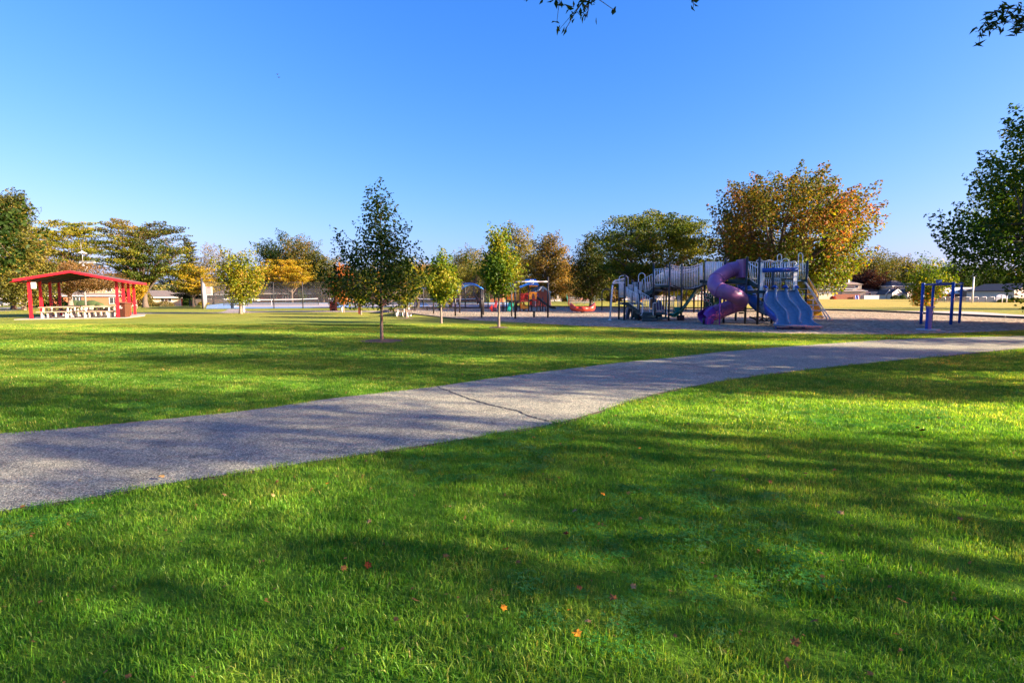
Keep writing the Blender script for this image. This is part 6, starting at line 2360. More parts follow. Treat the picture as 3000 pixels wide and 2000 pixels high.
disc = [Vector((g.x - .02 + .07 * math.cos(a * math.pi / 6), fy, .80 + .045 * math.sin(a * math.pi / 6))) for a in range(12)]
lg.slab(disc, (0, -1, 0), .006)
lg.box((g.x - .02, fy + .01, .715), (.26, .02, .05))
lg.box((g.x - .02, fy + .015, .66), (.22, .02, .03))
lg.build("emblem", M['sign_white'], bn)

# ================================================================= TENNIS COURTS
cx0 = G(596, 906)
pts_front = [G(603, 905.2), G(700, 904.6), G(830, 903.6), G(980, 901.5), G(1130, 900.5), G(1300, 899.5), G(1490, 898.5)]
Yb_ = 112
pts_back = [Vector((pts_front[0].x - 3 + i * 0, 0, 0)) for i in range(7)]
pts_back = [Vector((GY(p, Yb_).x, Yb_, 0)) for p in (607, 720, 850, 1000, 1150, 1320, 1490)]
court_o, _, _ = strip("tennis_court", pts_front, pts_back, M['court_blue'], .035, 3, 3)
# grey playing areas and white lines
for (a0, a1, b0, b1) in [(686, 985, 700, 960), (1030, 1230, 1020, 1215), (1262, 1480, 1250, 1480)]:
    ya, yb = 71.5, 103
    q = [GY(a0, ya), GY(a1, ya), GY(b1, yb), GY(b0, yb)]
    vs = [(p.x, p.y, float(tz(p.x, p.y)) + .048) for p in q]
    MB().add(vs, [(0, 1, 2, 3)]).build("court_surface", M['court'], court_o)
    for f in (0, .33, .66, 1.0):
        e, f2 = q[0].lerp(q[3], f), q[1].lerp(q[2], f)
        MB().beam((e.x, e.y, .053), (f2.x, f2.y, .053), .09, .006).build("court_line", M['line'], court_o)
    for (p0, p1) in ((q[0], q[3]), (q[1], q[2])):
        MB().beam((p0.x, p0.y, .056), (p1.x, p1.y, .056), .09, .006).build("court_line", M['line'], court_o)


def tennis_net(pxa, pxb, Ya_, Yb2, lab):
    a, b = GY(pxa, Ya_), GY(pxb, Yb2)
    t = thing("tennis_net", lab, "tennis net", a.lerp(b, .5), "tennis nets on the courts")
    for q in (a, b):
        MB().cyl((q.x, q.y, 0), (q.x, q.y, 1.12), .05, 10).build("net_post", M['rubber'], t, True)
    n = 12
    top = [a.lerp(b, i / n) + Vector((0, 0, 1.07 - .14 * 4 * (i / n) * (1 - i / n))) for i in range(n + 1)]
    vs, fs = [], []
    for q in top:
        vs += [(q.x, q.y, .05), (q.x, q.y, q.z)]
    for i in range(n):
        fs.append((2 * i, 2 * i + 2, 2 * i + 3, 2 * i + 1))
    MB().add(vs, fs).build("netting", M['netting'], t)
    for i in range(n):
        pass
    vs, fs = [], []
    for q in top:
        vs += [(q.x, q.y - .012, q.z - .07), (q.x, q.y - .012, q.z + .03)]
    for i in range(n):
        fs.append((2 * i, 2 * i + 2, 2 * i + 3, 2 * i + 1))
    o = MB().add(vs, fs).build("white_tape", M['sign_white'], t)
    s_ = o.modifiers.new("thick", 'SOLIDIFY')
    s_.thickness = .02
    c = top[n // 2]
    MB().box((c.x, c.y - .02, c.z / 2), (.07, .02, c.z)).build("centre_strap", M['sign_white'], t)


tennis_net(655, 933, 84, 86, "long tennis net on the left court, white taped")
tennis_net(962, 1190, 86, 87, "tennis net on the middle court behind the dark young tree")
tennis_net(1215, 1400, 87, 88, "tennis net on the right court behind the blue canopies")

fence = thing("court_fence", "tall black chain link fence along the near side of the tennis courts", "fence", G(802, 903))
fposts = [(593, 907.5, 817), (677, 904.5, 828), (709, 904.5, 829), (802, 903.2, 828), (887, 902.2, 829), (966, 899.5, 829), (1040, 899, 830), (1110, 898.5, 831), (1178, 898, 832), (1240, 896.5, 833), (1300, 896, 834), (1363, 895, 835), (1430, 894.5, 836)]
fw = []
for px, pyb, pyt in fposts:
    g = G(px, min(pyb, 905))
    g = GY(px, 64.5 if px > 600 else 63)
    fw.append(g)
    MB().cyl((g.x, g.y, 0), (g.x, g.y, 3.12 if px > 600 else 3.5), .06 if px > 600 else .1, 8).build("fence_post", M['rubber'], fence, True)
for i in range(len(fw) - 1):
    if fposts[i][0] in (677,):
        continue
    a, b = fw[i], fw[i + 1]
    MB().add([(a.x, a.y, .03), (b.x, b.y, .03), (b.x, b.y, 3.05), (a.x, a.y, 3.05)], [(0, 1, 2, 3)]).build("mesh_panel", M['chain'], fence)
    MB().cyl((a.x, a.y, 3.08), (b.x, b.y, 3.08), .028, 6).build("top_rail", M['rubber'], fence, True)
    MB().cyl((a.x, a.y, 1.55), (b.x, b.y, 1.55), .018, 6).build("mid_rail", M['rubber'], fence, True)
for px in (680, 683):
    g = GY(px, 64.5)
    MB().cyl((g.x, g.y, 0), (g.x, g.y, 2.2), .05, 8).build("gate_post", M['rubber'], fence, True)
# the left end fence running away from us, seen nearly edge on
ef = thing("court_end_fence", "pale chain link end fence of the left court seen edge on", "fence", GY(594, 63))
e0, e1 = GY(594, 63.2), Vector((GY(606, 111).x, 111, 0))
n = 9
for i in range(n + 1):
    q = e0.lerp(e1, i / n)
    MB().cyl((q.x, q.y, 0), (q.x, q.y, 3.3 if i else 3.55), .045, 6).build("fence_post", M['galv'], ef, True)
    if i < n:
        r_ = e0.lerp(e1, (i + 1) / n)
        MB().add([(q.x, q.y, .03), (r_.x, r_.y, .03), (r_.x, r_.y, 3.2), (q.x, q.y, 3.2)], [(0, 1, 2, 3)]).build("mesh_panel", M['chain_pale'], ef)
        MB().cyl((q.x, q.y, 3.22), (r_.x, r_.y, 3.22), .03, 6).build("top_rail", M['galv'], ef, True)
# rules sign on the near fence
sgp0, sgp1 = P(560 + 408 / 9.8, 800 + 640 / 9.8, 64.4), P(560 + 610 / 9.8, 800 + 392 / 9.8, 64.4)
sg = MB().box(((sgp0.x + sgp1.x) / 2, 64.36, (sgp0.z + sgp1.z) / 2), (sgp1.x - sgp0.x, .03, sgp1.z - sgp0.z)).build("rules_sign", M['sign_white'], fence)
wS, hS = sgp1.x - sgp0.x, sgp1.z - sgp0.z
cS = (sgp0 + sgp1) / 2
MB().box((cS.x, 64.335, sgp1.z - .10), (wS * .5, .012, .06)).build("print_line", M['ink_red'], sg)
for k in range(9):
    MB().box((cS.x - (.04 if k % 3 else 0), 64.335, sgp1.z - .22 - k * (hS - .3) / 9), (wS * (.82 - .1 * (k % 3)), .012, .025)).build("print_line", M['ink'], sg)
# back fence with dark windscreen
bfnc = thing("court_back_fence", "dark screened fence along the far side of the tennis courts", "fence", GY(1000, 112))
bp_ = [GY(px, 112) for px in range(606, 1500, 48)]
for i, q in enumerate(bp_):
    MB().cyl((q.x, q.y, 0), (q.x, q.y, 3.2), .05, 6).build("fence_post", M['rubber'], bfnc, True)
    if i < len(bp_) - 1:
        r_ = bp_[i + 1]
        MB().add([(q.x, q.y, .05), (r_.x, r_.y, .05), (r_.x, r_.y, 2.9), (q.x, q.y, 2.9)], [(0, 1, 2, 3)]).build("screen_panel", M['windscreen'] if i < 10 else M['chain'], bfnc)
        MB().cyl((q.x, q.y, 3.15), (r_.x, r_.y, 3.15), .028, 6).build("top_rail", M['rubber'], bfnc, True)

# ================================================================= HOUSES
def window(par, c, w, h, nrm, shutters=False, frame='trim_white', mull=1):
    """window on the wall at c (world), nrm points out of the wall"""
    n = Vector(nrm).normalized()
    t = Vector((-n.y, n.x, 0))
    rz = math.atan2(t.y, t.x)
    fr = MB()
    c = Vector(c) + n * .02
    for s in (-1, 1):
        fr.box(c + t * (s * w / 2) + n * .03, (.10, .10, h + .2), rz)
        fr.box(c + Vector((0, 0, s * (h / 2 + .05))) + n * .035, (w - .10, .09, .10), rz)
    for k in range(mull):
        fr.box(c + t * (-w / 2 + w * (k + 1) / (mull + 1)) + n * .03, (.06, .06, h), rz)
    f = fr.build("window", M[frame], par)
    MB().box(c, (w - .08, .03, h), rz).build("pane", M['glass_dark'], f)
    if shutters:
        for s in (-1, 1):
            MB().box(c + t * (s * (w / 2 + .28)) + n * .03, (.38, .05, h + .1), rz).build("shutter", M['shutter'], par)


def house(name, label, c, rot, w, d, h, roof, rise, wallm, roofm, over=.5, group=None, z0=None, cat='house', gable_ends=True):
    """box house; returns (root, fn(side, along, z) -> world point, normal)"""
    z = c.z if z0 is None else z0
    root = thing(name, label, cat, (c.x, c.y, z), group)
    rz = R(rot)
    ex = Vector((math.cos(rz), math.sin(rz), 0))
    ey = Vector((-math.sin(rz), math.cos(rz), 0))
    o = Vector((c.x, c.y, z))

    def W(u, v, zz):
        return o + ex * u + ey * v + Vector((0, 0, zz))
    mb = MB()
    q = [W(-w / 2, -d / 2, 0), W(w / 2, -d / 2, 0), W(w / 2, d / 2, 0), W(-w / 2, d / 2, 0)]
    vs = [p + Vector((0, 0, -.8)) for p in q] + [p + Vector((0, 0, h)) for p in q]
    mb.add(vs, [(0, 1, 5, 4), (1, 2, 6, 5), (2, 3, 7, 6), (3, 0, 4, 7)])
    if roof == 'gable_x':       # ridge along u, gable triangles on the u ends
        mb.add([W(w / 2, -d / 2, h), W(w / 2, d / 2, h), W(w / 2, 0, h + rise), W(-w / 2, -d / 2, h), W(-w / 2, d / 2, h), W(-w / 2, 0, h + rise)], [(0, 1, 2), (4, 3, 5)])
    if roof == 'gable_y':       # ridge along v, gable facing the front
        mb.add([W(-w / 2, -d / 2, h), W(w / 2, -d / 2, h), W(0, -d / 2, h + rise), W(-w / 2, d / 2, h), W(w / 2, d / 2, h), W(0, d / 2, h + rise)], [(0, 1, 2), (4, 3, 5)])
    mb.build("wall", wallm, root)
    rb = MB()
    T = .16
    zo = h - rise * over / (d / 2 if roof != 'gable_y' else w / 2)
    up = Vector((0, 0, T))
    if roof == 'gable_x':
        for s in (-1, 1):
            rb.slab([W(-w / 2 - over * .6, s * (d / 2 + over), zo), W(w / 2 + over * .6, s * (d / 2 + over), zo), W(w / 2 + over * .6, 0, h + rise), W(-w / 2 - over * .6, 0, h + rise)], (0, 0, 1), T)
    elif roof == 'gable_y':
        for s in (-1, 1):
            rb.slab([W(s * (w / 2 + over), -d / 2 - over * .6, zo), W(s * (w / 2 + over), d / 2 + over * .6, zo), W(0, d / 2 + over * .6, h + rise), W(0, -d / 2 - over * .6, h + rise)], (0, 0, 1), T)
    else:
        rl = max(0.3, w / 2 - d / 2)
        a = [W(-w / 2 - over, -d / 2 - over, zo), W(w / 2 + over, -d / 2 - over, zo), W(w / 2 + over, d / 2 + over, zo), W(-w / 2 - over, d / 2 + over, zo)]
        r0, r1 = W(-rl, 0, h + rise), W(rl, 0, h + rise)
        lowr = [p - up for p in a]
        rb.add(a + [r0, r1] + lowr, [(0, 1, 5, 4), (1, 2, 5), (2, 3, 4, 5), (3, 0, 4), (6, 7, 1, 0), (7, 8, 2, 1), (8, 9, 3, 2), (9, 6, 0, 3), (9, 8, 7, 6)])
    rf = rb.build("roof", roofm, root)
    # eave boards
    eb = MB()
    if roof != 'gable_y':
        for s in (-1, 1):
            eb.beam(W(-w / 2 - over, s * (d / 2 + over + .03), zo + .02), W(w / 2 + over, s * (d / 2 + over + .03), zo + .02), .05, .24)
    if roof == 'hip':
        for s in (-1, 1):
            eb.beam(W(s * (w / 2 + over + .03), -d / 2 - over, zo + .02), W(s * (w / 2 + over + .03), d / 2 + over, zo + .02), .05, .24)
    if roof == 'gable_y':
        for s in (-1, 1):
            eb.beam(W(s * (w / 2 + over), -d / 2 - over * .6 - .03, zo + .06), W(0, -d / 2 - over * .6 - .03, h + rise + .06), .05, .22)
    if roof == 'gable_x':
        for e in (-1, 1):
            for s in (-1, 1):
                eb.beam(W(e * (w / 2 + over * .6 + .03), s * (d / 2 + over), zo + .06), W(e * (w / 2 + over * .6 + .03), 0, h + rise + .06), .05, .22)
    eb.build("eave_board", M['trim_white'], root)
    return root, W, ex, ey


# left: two storey brick house behind the pavilion
c = GY(262, 150)
h1, W, ex, ey = house("brick_house", "two storey house with orange brick ground floor and tan upper siding behind the pavilion", c, 20, 17.5, 9, 3.0, 'gable_x', 1.6, M['brick'], M['shingle'], z0=c.z)
up_ = MB()
u0, u1 = .0, 8.6
q = [W(u0, -3.2, 3.1), W(u1, -3.2, 3.1), W(u1, 4.2, 3.1), W(u0, 4.2, 3.1)]
vs = q + [p + Vector((0, 0, 3.2)) for p in q]
up_.add(vs, [(0, 1, 5, 4), (1, 2, 6, 5), (2, 3, 7, 6), (3, 0, 4, 7)])
up_.add([W(u1, -3.2, 6.3), W(u1, 4.2, 6.3), W(u1, .5, 8.0), W(u0, -3.2, 6.3), W(u0, 4.2, 6.3), W(u0, .5, 8.0)], [(0, 1, 2), (4, 3, 5)])
up_.build("upper_wall", M['tan_siding'], h1)
rb = MB()
rb.slab([W(u0 - .4, -3.8, 6.05), W(u1 + .4, -3.8, 6.05), W(u1 + .4, .5, 8.0), W(u0 - .4, .5, 8.0)], (0, 0, 1), .16)
rb.slab([W(u0 - .4, 4.8, 6.05), W(u1 + .4, 4.8, 6.05), W(u1 + .4, .5, 8.0), W(u0 - .4, .5, 8.0)], (0, 0, 1), .16)
rb.build("upper_roof", M['shingle'], h1)
window(h1, W(-1.5, -4.5, 1.5), 1.5, 2.2, -ey, True, mull=1)
window(h1, W(5.6, -3.2, 4.7), 1.1, 1.3, -ey, mull=0)
MB().box(W(9.3, -1.5, 4.3), (1.25, 1.0, 8.8), R(20)).build("chimney", M['brick'], h1)
MB().box(W(9.3, -1.5, 8.75), (1.4, 1.15, .2), R(20)).build("chimney_cap", M['brick'], h1)
window(h1, W(6.9, -4.5, 1.6), 2.0, 1.6, -ey, mull=1)
for i, (px, w_) in enumerate([(222, 5), (243, 6.0), (268, 5.2), (290, 3)]):
    g = GY(px, 143)
    n_ = 14
    mb = MB()
    vs, fs = [], []
    rr = random.Random(i)
    for a in range(7):
        for b in range(n_):
            th, phn = math.pi / 2 * a / 6, 2 * math.pi * b / n_
            k = 1 + rr.uniform(-.08, .08)
            vs.append((g.x + w_ / 2 * math.cos(phn) * math.cos(th) * k, g.y + 1.1 * math.sin(phn) * math.cos(th) * k, g.z + (1.55 if i < 3 else 1.0) * math.sin(th) * k))
    for a in range(6):
        for b in range(n_):
            b2 = (b + 1) % n_
            fs.append((a * n_ + b, a * n_ + b2, (a + 1) * n_ + b2, (a + 1) * n_ + b))
    o = mb.add(vs, fs).build("clipped_bush", M['bush'], None, True, loc=(g.x, g.y, g.z))
    tag(o, ["leftmost clipped bush before the orange brick house", "largest clipped bush under the brick house window", "clipped bush right of the brick house window", "low loose bush at the right end of the brick wall"][i], "bush", "bushes along the orange brick house")

# cream ranch house with red door
c = GY(500, 172)
h2, W, ex, ey = house("ranch_house", "long low cream ranch house with a red front door left of the courts", c, 12, 25, 9, 3.0, 'hip', 1.9, M['cream'], M['shingle'], over=.8)
dx = P(525, 880, 168).x - c.x
MB().box(W(dx, -4.53, 1.2), (1.15, .08, 2.15), R(12)).build("front_door", M['door_red'], h2)
MB().box(W(dx, -4.50, 1.25), (1.5, .05, 2.45), R(12)).build("door_frame", M['trim_white'], h2)
MB().box(W(dx, -5.2, -.15), (2.4, 1.3, .5), R(12)).build("door_step", M['concrete'], h2)
window(h2, W(P(480, 880, 168).x - c.x, -4.5, 1.95), 3.0, .9, -ey, mull=2)
window(h2, W(P(438, 880, 168).x - c.x, -4.5, 1.95), 1.5, .9, -ey, mull=1)
window(h2, W(P(586, 880, 168).x - c.x, -4.5, 1.5), 4.2, 1.7, -ey, mull=4)

# house with the dark garage, partly hidden between them
c = GY(352, 165)
h3, W, ex, ey = house("garage_house", "pale garage with a dark door between the brick and the cream houses", c, 5, 9, 8, 2.7, 'gable_x', 1.2, M['pale_siding'], M['shingle_dark'])
MB().box(W(-1.5, -4.05, 1.1), (4.6, .08, 2.2), R(5)).build("garage_door", M['shutter'], h3)

# white garage building and cars at the far left
c = GY(-10, 185)
h4, W, ex, ey = house("white_house", "bright white low house at the far left edge behind the parked cars", c, 0, 16, 8, 3.4, 'gable_x', 1.2, M['trim_white'], M['shingle'])
window(h4, W(4.5, -4, 1.6), 1.6, 1.2, -ey, mull=1)

# brown house with white columned porch behind the courts
c = GY(880, 158)
h5, W, ex, ey = house("brown_house", "dark roofed house with red brick parts and a white columned bay behind the courts", c, 0, 26, 9, 2.9, 'hip', 2.6, M['brick_red'], M['shingle_dark'], over=.9)
for k in range(4):
    MB().box(W(P(828 + k * 7.9, 870, 153).x - c.x, -4.75, 1.45), (.28, .2, 2.5), 0).build("column", M['trim_white'], h5)
window(h5, W(P(841, 870, 153).x - c.x, -4.5, 1.5), 2.4, 1.9, -ey, mull=3)
window(h5, W(P(800, 870, 153).x - c.x, -4.5, 1.7), 1.6, 1.3, -ey, mull=1)
window(h5, W(P(905, 870, 153).x - c.x, -4.5, 1.7), 1.6, 1.3, -ey, mull=1)
c = GY(720, 170)
h6, W, ex, ey = house("grey_roofed_house", "wide grey roofed house behind the left end of the courts", c, 0, 26, 9, 2.8, 'hip', 2.6, M['brown_wall'], M['shingle'], over=.9)
for k in (-9, -4, 3, 8):
    window(h6, W(k, -4.5, 1.6), 1.7, 1.3, -ey, mull=1)
c = GY(1010, 162)
h7, W, ex, ey = house("brick_house", "brown gabled house with a small orange brick bay behind the litter bin", c, 0, 14, 9, 3.2, 'gable_x', 2.4, M['brown_wall'], M['shingle'])
MB().box(W(P(960, 870, 157).x - c.x, -5.0, 1.6), (2.2, 1.2, 3.0), 0).build("brick_bay", M['brick'], h7)
window(h7, W(2, -4.5, 1.6), 2.0, 1.4, -ey, mull=1)
c = GY(1150, 165)
h8, W, ex, ey = house("low_house", "low dark house glimpsed behind the picnic table trees", c, 0, 22, 9, 2.8, 'hip', 2.2, M['brown_wall'], M['shingle_dark'])
window(h8, W(-5, -4.5, 1.5), 2.2, 1.4, -ey, mull=1)
window(h8, W(5, -4.5, 1.5), 2.2, 1.4, -ey, mull=1)
c = GY(1275, 160)
h9, W, ex, ey = house("brick_house", "brown brick house with pale pillars behind the posts of the blue canopies", c, 0, 18, 9, 2.9, 'hip', 2.2, M['brown_wall'], M['shingle_tan'])
for px in (1243, 1248, 1297, 1305):
    MB().box(W(P(px, 870, 155).x - c.x, -4.7, 1.4), (.5, .3, 2.7), 0).build("pillar", M['cream'], h9)
window(h9, W(-1.2, -4.5, 1.4), 1.6, 1.5, -ey, mull=1)
window(h9, W(5.5, -4.5, 1.4), 1.6, 1.5, -ey, mull=1)
c = GY(1400, 158)
h10, W, ex, ey = house("orange_brick_house", "orange brick house with a red framed window behind the blue arched canopy", c, 0, 15, 9, 2.9, 'gable_x', 2.0, M['brick'], M['shingle'])
window(h10, W(-3.5, -4.5, 1.7), 2.4, 1.6, -ey, frame='door_red', mull=2)
window(h10, W(2.5, -4.5, 1.7), 1.6, 1.3, -ey, mull=1)

# red shed beyond the coloured playground
g = GY(1581, 80)
ws = 45 * 80 / FPX
zs0 = 0
he = P(1581, 857, 80).z
hr = P(1581, 842, 80).z - he
sh, W, ex, ey = house("red_shed", "red sided garden shed with white corner boards beside the coloured playground", g, 16, ws, 2.6, he, 'gable_y', hr, M['red_siding'], M['shingle'], over=.12, cat='shed')
for u in (-ws / 2 + .03, ws / 2 - .03):
    MB().box(W(u, -1.33, he / 2), (.10, .06, he), R(16)).build("corner_board", M['trim_white'], sh)
zc = P(1581, 850, 80).z
MB().box(W(0, -1.34, zc), (.34, .05, .40), R(16)).build("attic_window", M['trim_white'], sh)
MB().box(W(0, -1.37, zc), (.24, .02, .28), R(16)).build("attic_pane", M['galv'], sh)

# house right of it, grey roof; car in front
c = GY(1648, 185)
h11, W, ex, ey = house("pale_house", "pale house with a wide grey brown roof behind the parked silver car", c, 0, 15, 10, 3.2, 'hip', 3.0, M['pale_siding'], M['shingle_tan'])
window(h11, W(-3.5, -5, 1.6), 2.6, 1.5, -ey, mull=2)
window(h11, W(3, -5, 1.6), 1.6, 1.5, -ey, True, mull=1)
c = GY(1702, 180)
fn = thing("brick_garden_wall", "low orange brick garden wall behind the bleachers", "wall", c)
MB().box((c.x, c.y, c.z + .9), (9, .4, 1.8)).build("wall", M['brick'], fn)
for k in (-1, 1):
    MB().box((c.x + k * 4.4, c.y - .1, c.z + 1.1), (.7, .7, 2.4)).build("pillar", M['trim_white'], fn)
c = GY(1820, 200)
h12, W, ex, ey = house("white_garage", "white garage behind the left swing arch", c, 0, 16, 8, 2.4, 'gable_x', 2.6, M['trim_white'], M['shingle_dark'])
MB().box(W(-4, -4.05, 1.1), (4.4, .08, 2.1)).build("garage_door", M['grey_siding'], h12)
c = GY(2010, 200)
h12b, W, ex, ey = house("white_house", "white walled house seen beneath the white bridge", c, 0, 26, 8, 2.8, 'hip', 2.0, M['pale_siding'], M['shingle_tan'])
for k in (-8, 0, 8):
    window(h12b, W(k, -4, 1.5), 2, 1.3, -ey, mull=1)

# bleachers and ball cage
g = GY(1702, 98)
bl = thing("bleachers", "small aluminium bleachers with green end rails beyond the red spinner bowl", "bleachers", g)
for k in range(4):
    MB().box((g.x, g.y + k * .6, .35 + k * .32), (4.6, .28, .06)).build("seat_plank", M['galv'], bl)
    MB().box((g.x, g.y + k * .6 - .3, .12 + k * .32), (4.6, .28, .05)).build("foot_plank", M['galv'], bl)
for k in range(4):
    x = g.x - 2.2 + k * 4.4 / 3
    f = MB()
    f.beam((x, g.y - .3, .0), (x, g.y + 2.0, 1.3), .05, .06)
    f.beam((x, g.y + 1.9, 0), (x, g.y + 1.9, 1.3), .05, .06)
    f.beam((x, g.y - .3, .03), (x, g.y + 1.9, .03), .05, .05)
    f.build("support_frame", M['galv'], bl)
for s in (-1, 1):
    f = MB()
    x = g.x + s * 2.35
    for k in range(6):
        f.cyl((x + s * k * .02, g.y + k * .4, .2 + k * .2), (x + s * k * .02, g.y + k * .4, 1.0 + k * .2), .02, 5)
    f.cyl((x, g.y, 1.0), (x, g.y + 2.0, 2.0), .03, 5)
    f.build("end_rail", M['slide_green'], bl)
g = GY(1728, 106)
bs = thing("backstop_fence", "tall pale chain link backstop behind the dark trunked tree", "fence", g)
qs = [GY(px, Y) for px, Y in ((1716, 106), (1728, 110), (1742, 106))]
for q in qs:
    MB().cyl((q.x, q.y, 0), (q.x, q.y, 3.2), .045, 6).build("fence_post", M['galv'], bs, True)
for a, b in zip(qs[:-1], qs[1:]):
    MB().add([(a.x, a.y, 0), (b.x, b.y, 0), (b.x, b.y, 3.1), (a.x, a.y, 3.1)], [(0, 1, 2, 3)]).build("mesh_panel", M['chain'], bs)
g = G(1666, 895)
sg_ = thing("small_sapling", "thin sapling in a dark tree guard left of the spinner bowl", "sapling", g)
MB().box((g.x, g.y, .75), (.18, .18, 1.5)).build("tree_guard", M['bin_red'], sg_)
rn = np.random.RandomState(3)
n = 1100
Pt = rn.normal(0, 1, (n, 3)) * np.array([[.75, .7, .55]]) + np.array([[g.x, g.y, 2.7]]) - np.array(sg_.location)
Nn = rn.normal(0, 1, (n, 3)) + np.array([[0, 0, .6]])
Nn /= np.linalg.norm(Nn, axis=1, keepdims=True)
V, F, CC = leaf_mesh(Pt, rn.uniform(.14, .26, n), Nn, pick_colour('pale', rn.normal(.5, .25, n), rn), rn=rn)
o = link(bpy.data.objects.new("crown", fast_mesh("crown", V, F, M['leaf'], CC)))
o.parent = sg_
MB().tube([(g.x, g.y, 0), (g.x + .05, g.y, 1.6), (g.x, g.y, 2.9)], [.04, .03, .012], 6).build("trunk", M['bark'], sg_, True)


# ---- right: houses beyond the ball field
def RH(px, Y=222):
    return GY(px, Y)


c = RH(2432, 226)
h13, W, ex, ey = house("grey_house", "grey walled house half hidden by the orange maple", c, -6, 14, 9, 4.2, 'gable_x', 2.2, M['grey_siding'], M['shingle_dark'])
window(h13, W(-4, -4.5, 3.0), 1.4, 1.2, -ey, mull=1)
window(h13, W(4.6, -4.5, 3.4), 1.2, 1.1, -ey, mull=0)
c = RH(2488, 224)
h14, W, ex, ey = house("cream_house", "cream house with a chimney right of the orange maple crown", c, -10, 8.5, 8, 3.4, 'hip', 1.6, M['cream'], M['shingle_tan'])
u_ = MB().box(W(0, .5, 4.6), (6.6, 6, 2.4), R(-10)).build("upper_wall", M['cream'], h14)
rb = MB()
a = [W(-3.8, -3.1, 5.8), W(3.8, -3.1, 5.8), W(3.8, 4.1, 5.8), W(-3.8, 4.1, 5.8), W(-.6, .5, 7.2), W(.6, .5, 7.2)]
rb.add(a, [(0, 1, 5, 4), (1, 2, 5), (2, 3, 4, 5), (3, 0, 4), (3, 2, 1, 0)])
rb.build("upper_roof", M['shingle_tan'], h14)
MB().box(W(-1.0, -.5, 6.9), (1.0, 1.0, 2.0)).build("chimney", M['trim_white'], h14)
window(h14, W(1.4, -2.55, 4.9), 1.2, 1.0, -ey, mull=0)
c = RH(2543, 226)
h15, W, ex, ey = house("low_roofed_house", "house with a long low dark roof beneath the purple tree", c, -4, 14, 9, 2.9, 'gable_x', 2.6, M['grey_siding'], M['shingle_dark'])
for k in (-2, 2, 5):
    window(h15, W(k, -4.5, 1.6), 1.1, 1.4, -ey, mull=0)
c = RH(2613, 224)
h16, W, ex, ey = house("two_storey_house", "two storey grey house with shuttered windows across the ball field", c, 14, 11.5, 9.5, 5.3, 'hip', 2.1, M['grey_siding'], M['shingle_dark'], over=.6)
for k in (-3.4, 2.0):
    window(h16, W(k, -4.75, 4.1), 1.5, 1.3, -ey, True, mull=1)
window(h16, W(-3.6, -4.75, 1.4), 1.6, 1.3, -ey, mull=1)
window(h16, W(2.2, -4.75, 1.4), 2.0, 1.3, -ey, mull=1)
c = RH(2668, 228)
h17, W, ex, ey = house("sunlit_house", "sunlit cream house wing right of the shuttered grey house", c, 30, 11, 10, 4.8, 'hip', 2.2, M['cream'], M['shingle_tan'], over=.6)
window(h17, W(1.5, -5, 3.6), 1.4, 1.2, -ey, mull=1)
for (px, Y, w_, h_, lab) in [(2614, 210, 4.6, 2.2, "small garage with a sunlit gable before the shuttered grey house"), (2655, 209, 3.6, 2.2, "small white gabled shed left of the blue frame's far bushes"), (2590, 212, 3.0, 1.9, "tiny pale shed with a flat front below the shuttered grey house")]:
    c = RH(px, Y)
    hs_, W, ex, ey = house("garden_shed", lab, c, 12, w_, 4, h_, 'gable_y', 1.5, M['pale_siding'], M['shingle_dark'], over=.25, cat='shed', group='garden sheds across the ball field')
    MB().box(W(0, -2.04, h_ * .42), (w_ * .4, .06, h_ * .8), R(12)).build("shed_door", M['trim_white'], hs_)
c = RH(2483, 206)
f1 = thing("wooden_fence", "red brown wooden garden fence below the cream house", "fence", c)
for k in range(22):
    MB().box((c.x - 4.4 + k * .42, c.y, .95), (.39, .05, 1.9)).build("board", M['fence_wood'], f1)
MB().box((c.x, c.y + .06, 1.5), (9.2, .06, .12)).build("fence_rail", M['fence_wood'], f1)
c = RH(2553, 206)
f2 = thing("white_fence", "pale vinyl garden fence left of the shuttered grey house", "fence", c)
for k in range(12):
    MB().box((c.x - 2.6 + k * .47, c.y, .75), (.44, .05, 1.5)).build("board", M['fence_white'], f2)
MB().box((c.x, c.y - .04, 1.45), (5.7, .07, .1)).build("fence_rail", M['fence_white'], f2)
c = RH(2510, 205.5)
tp2 = thing("tarpaulin", "bright blue tarpaulin hanging on the red brown fence", "tarpaulin", c)
mb = MB()
vs, fs = [], []
for i in range(9):
    for j in range(5):
        vs.append((c.x - .8 + i * .2, c.y - .12 * math.sin(i * 1.3 + j * .5) - .1, .05 + j * .36))
for i in range(8):
    for j in range(4):
        fs.append((i * 5 + j, i * 5 + 5 + j, i * 5 + 6 + j, i * 5 + j + 1))
mb.add(vs, fs).build("sheet", M['tarp'], tp2, True)
c = RH(2420, 208)
f3 = thing("white_wall", "low cream garden wall left of the red brown fence", "wall", c)
MB().box((c.x, c.y, .9), (5.8, .3, 1.8)).build("wall", M['cream'], f3)
MB().box((c.x, c.y, 1.84), (6.0, .4, .08)).build("coping", M['trim_white'], f3)


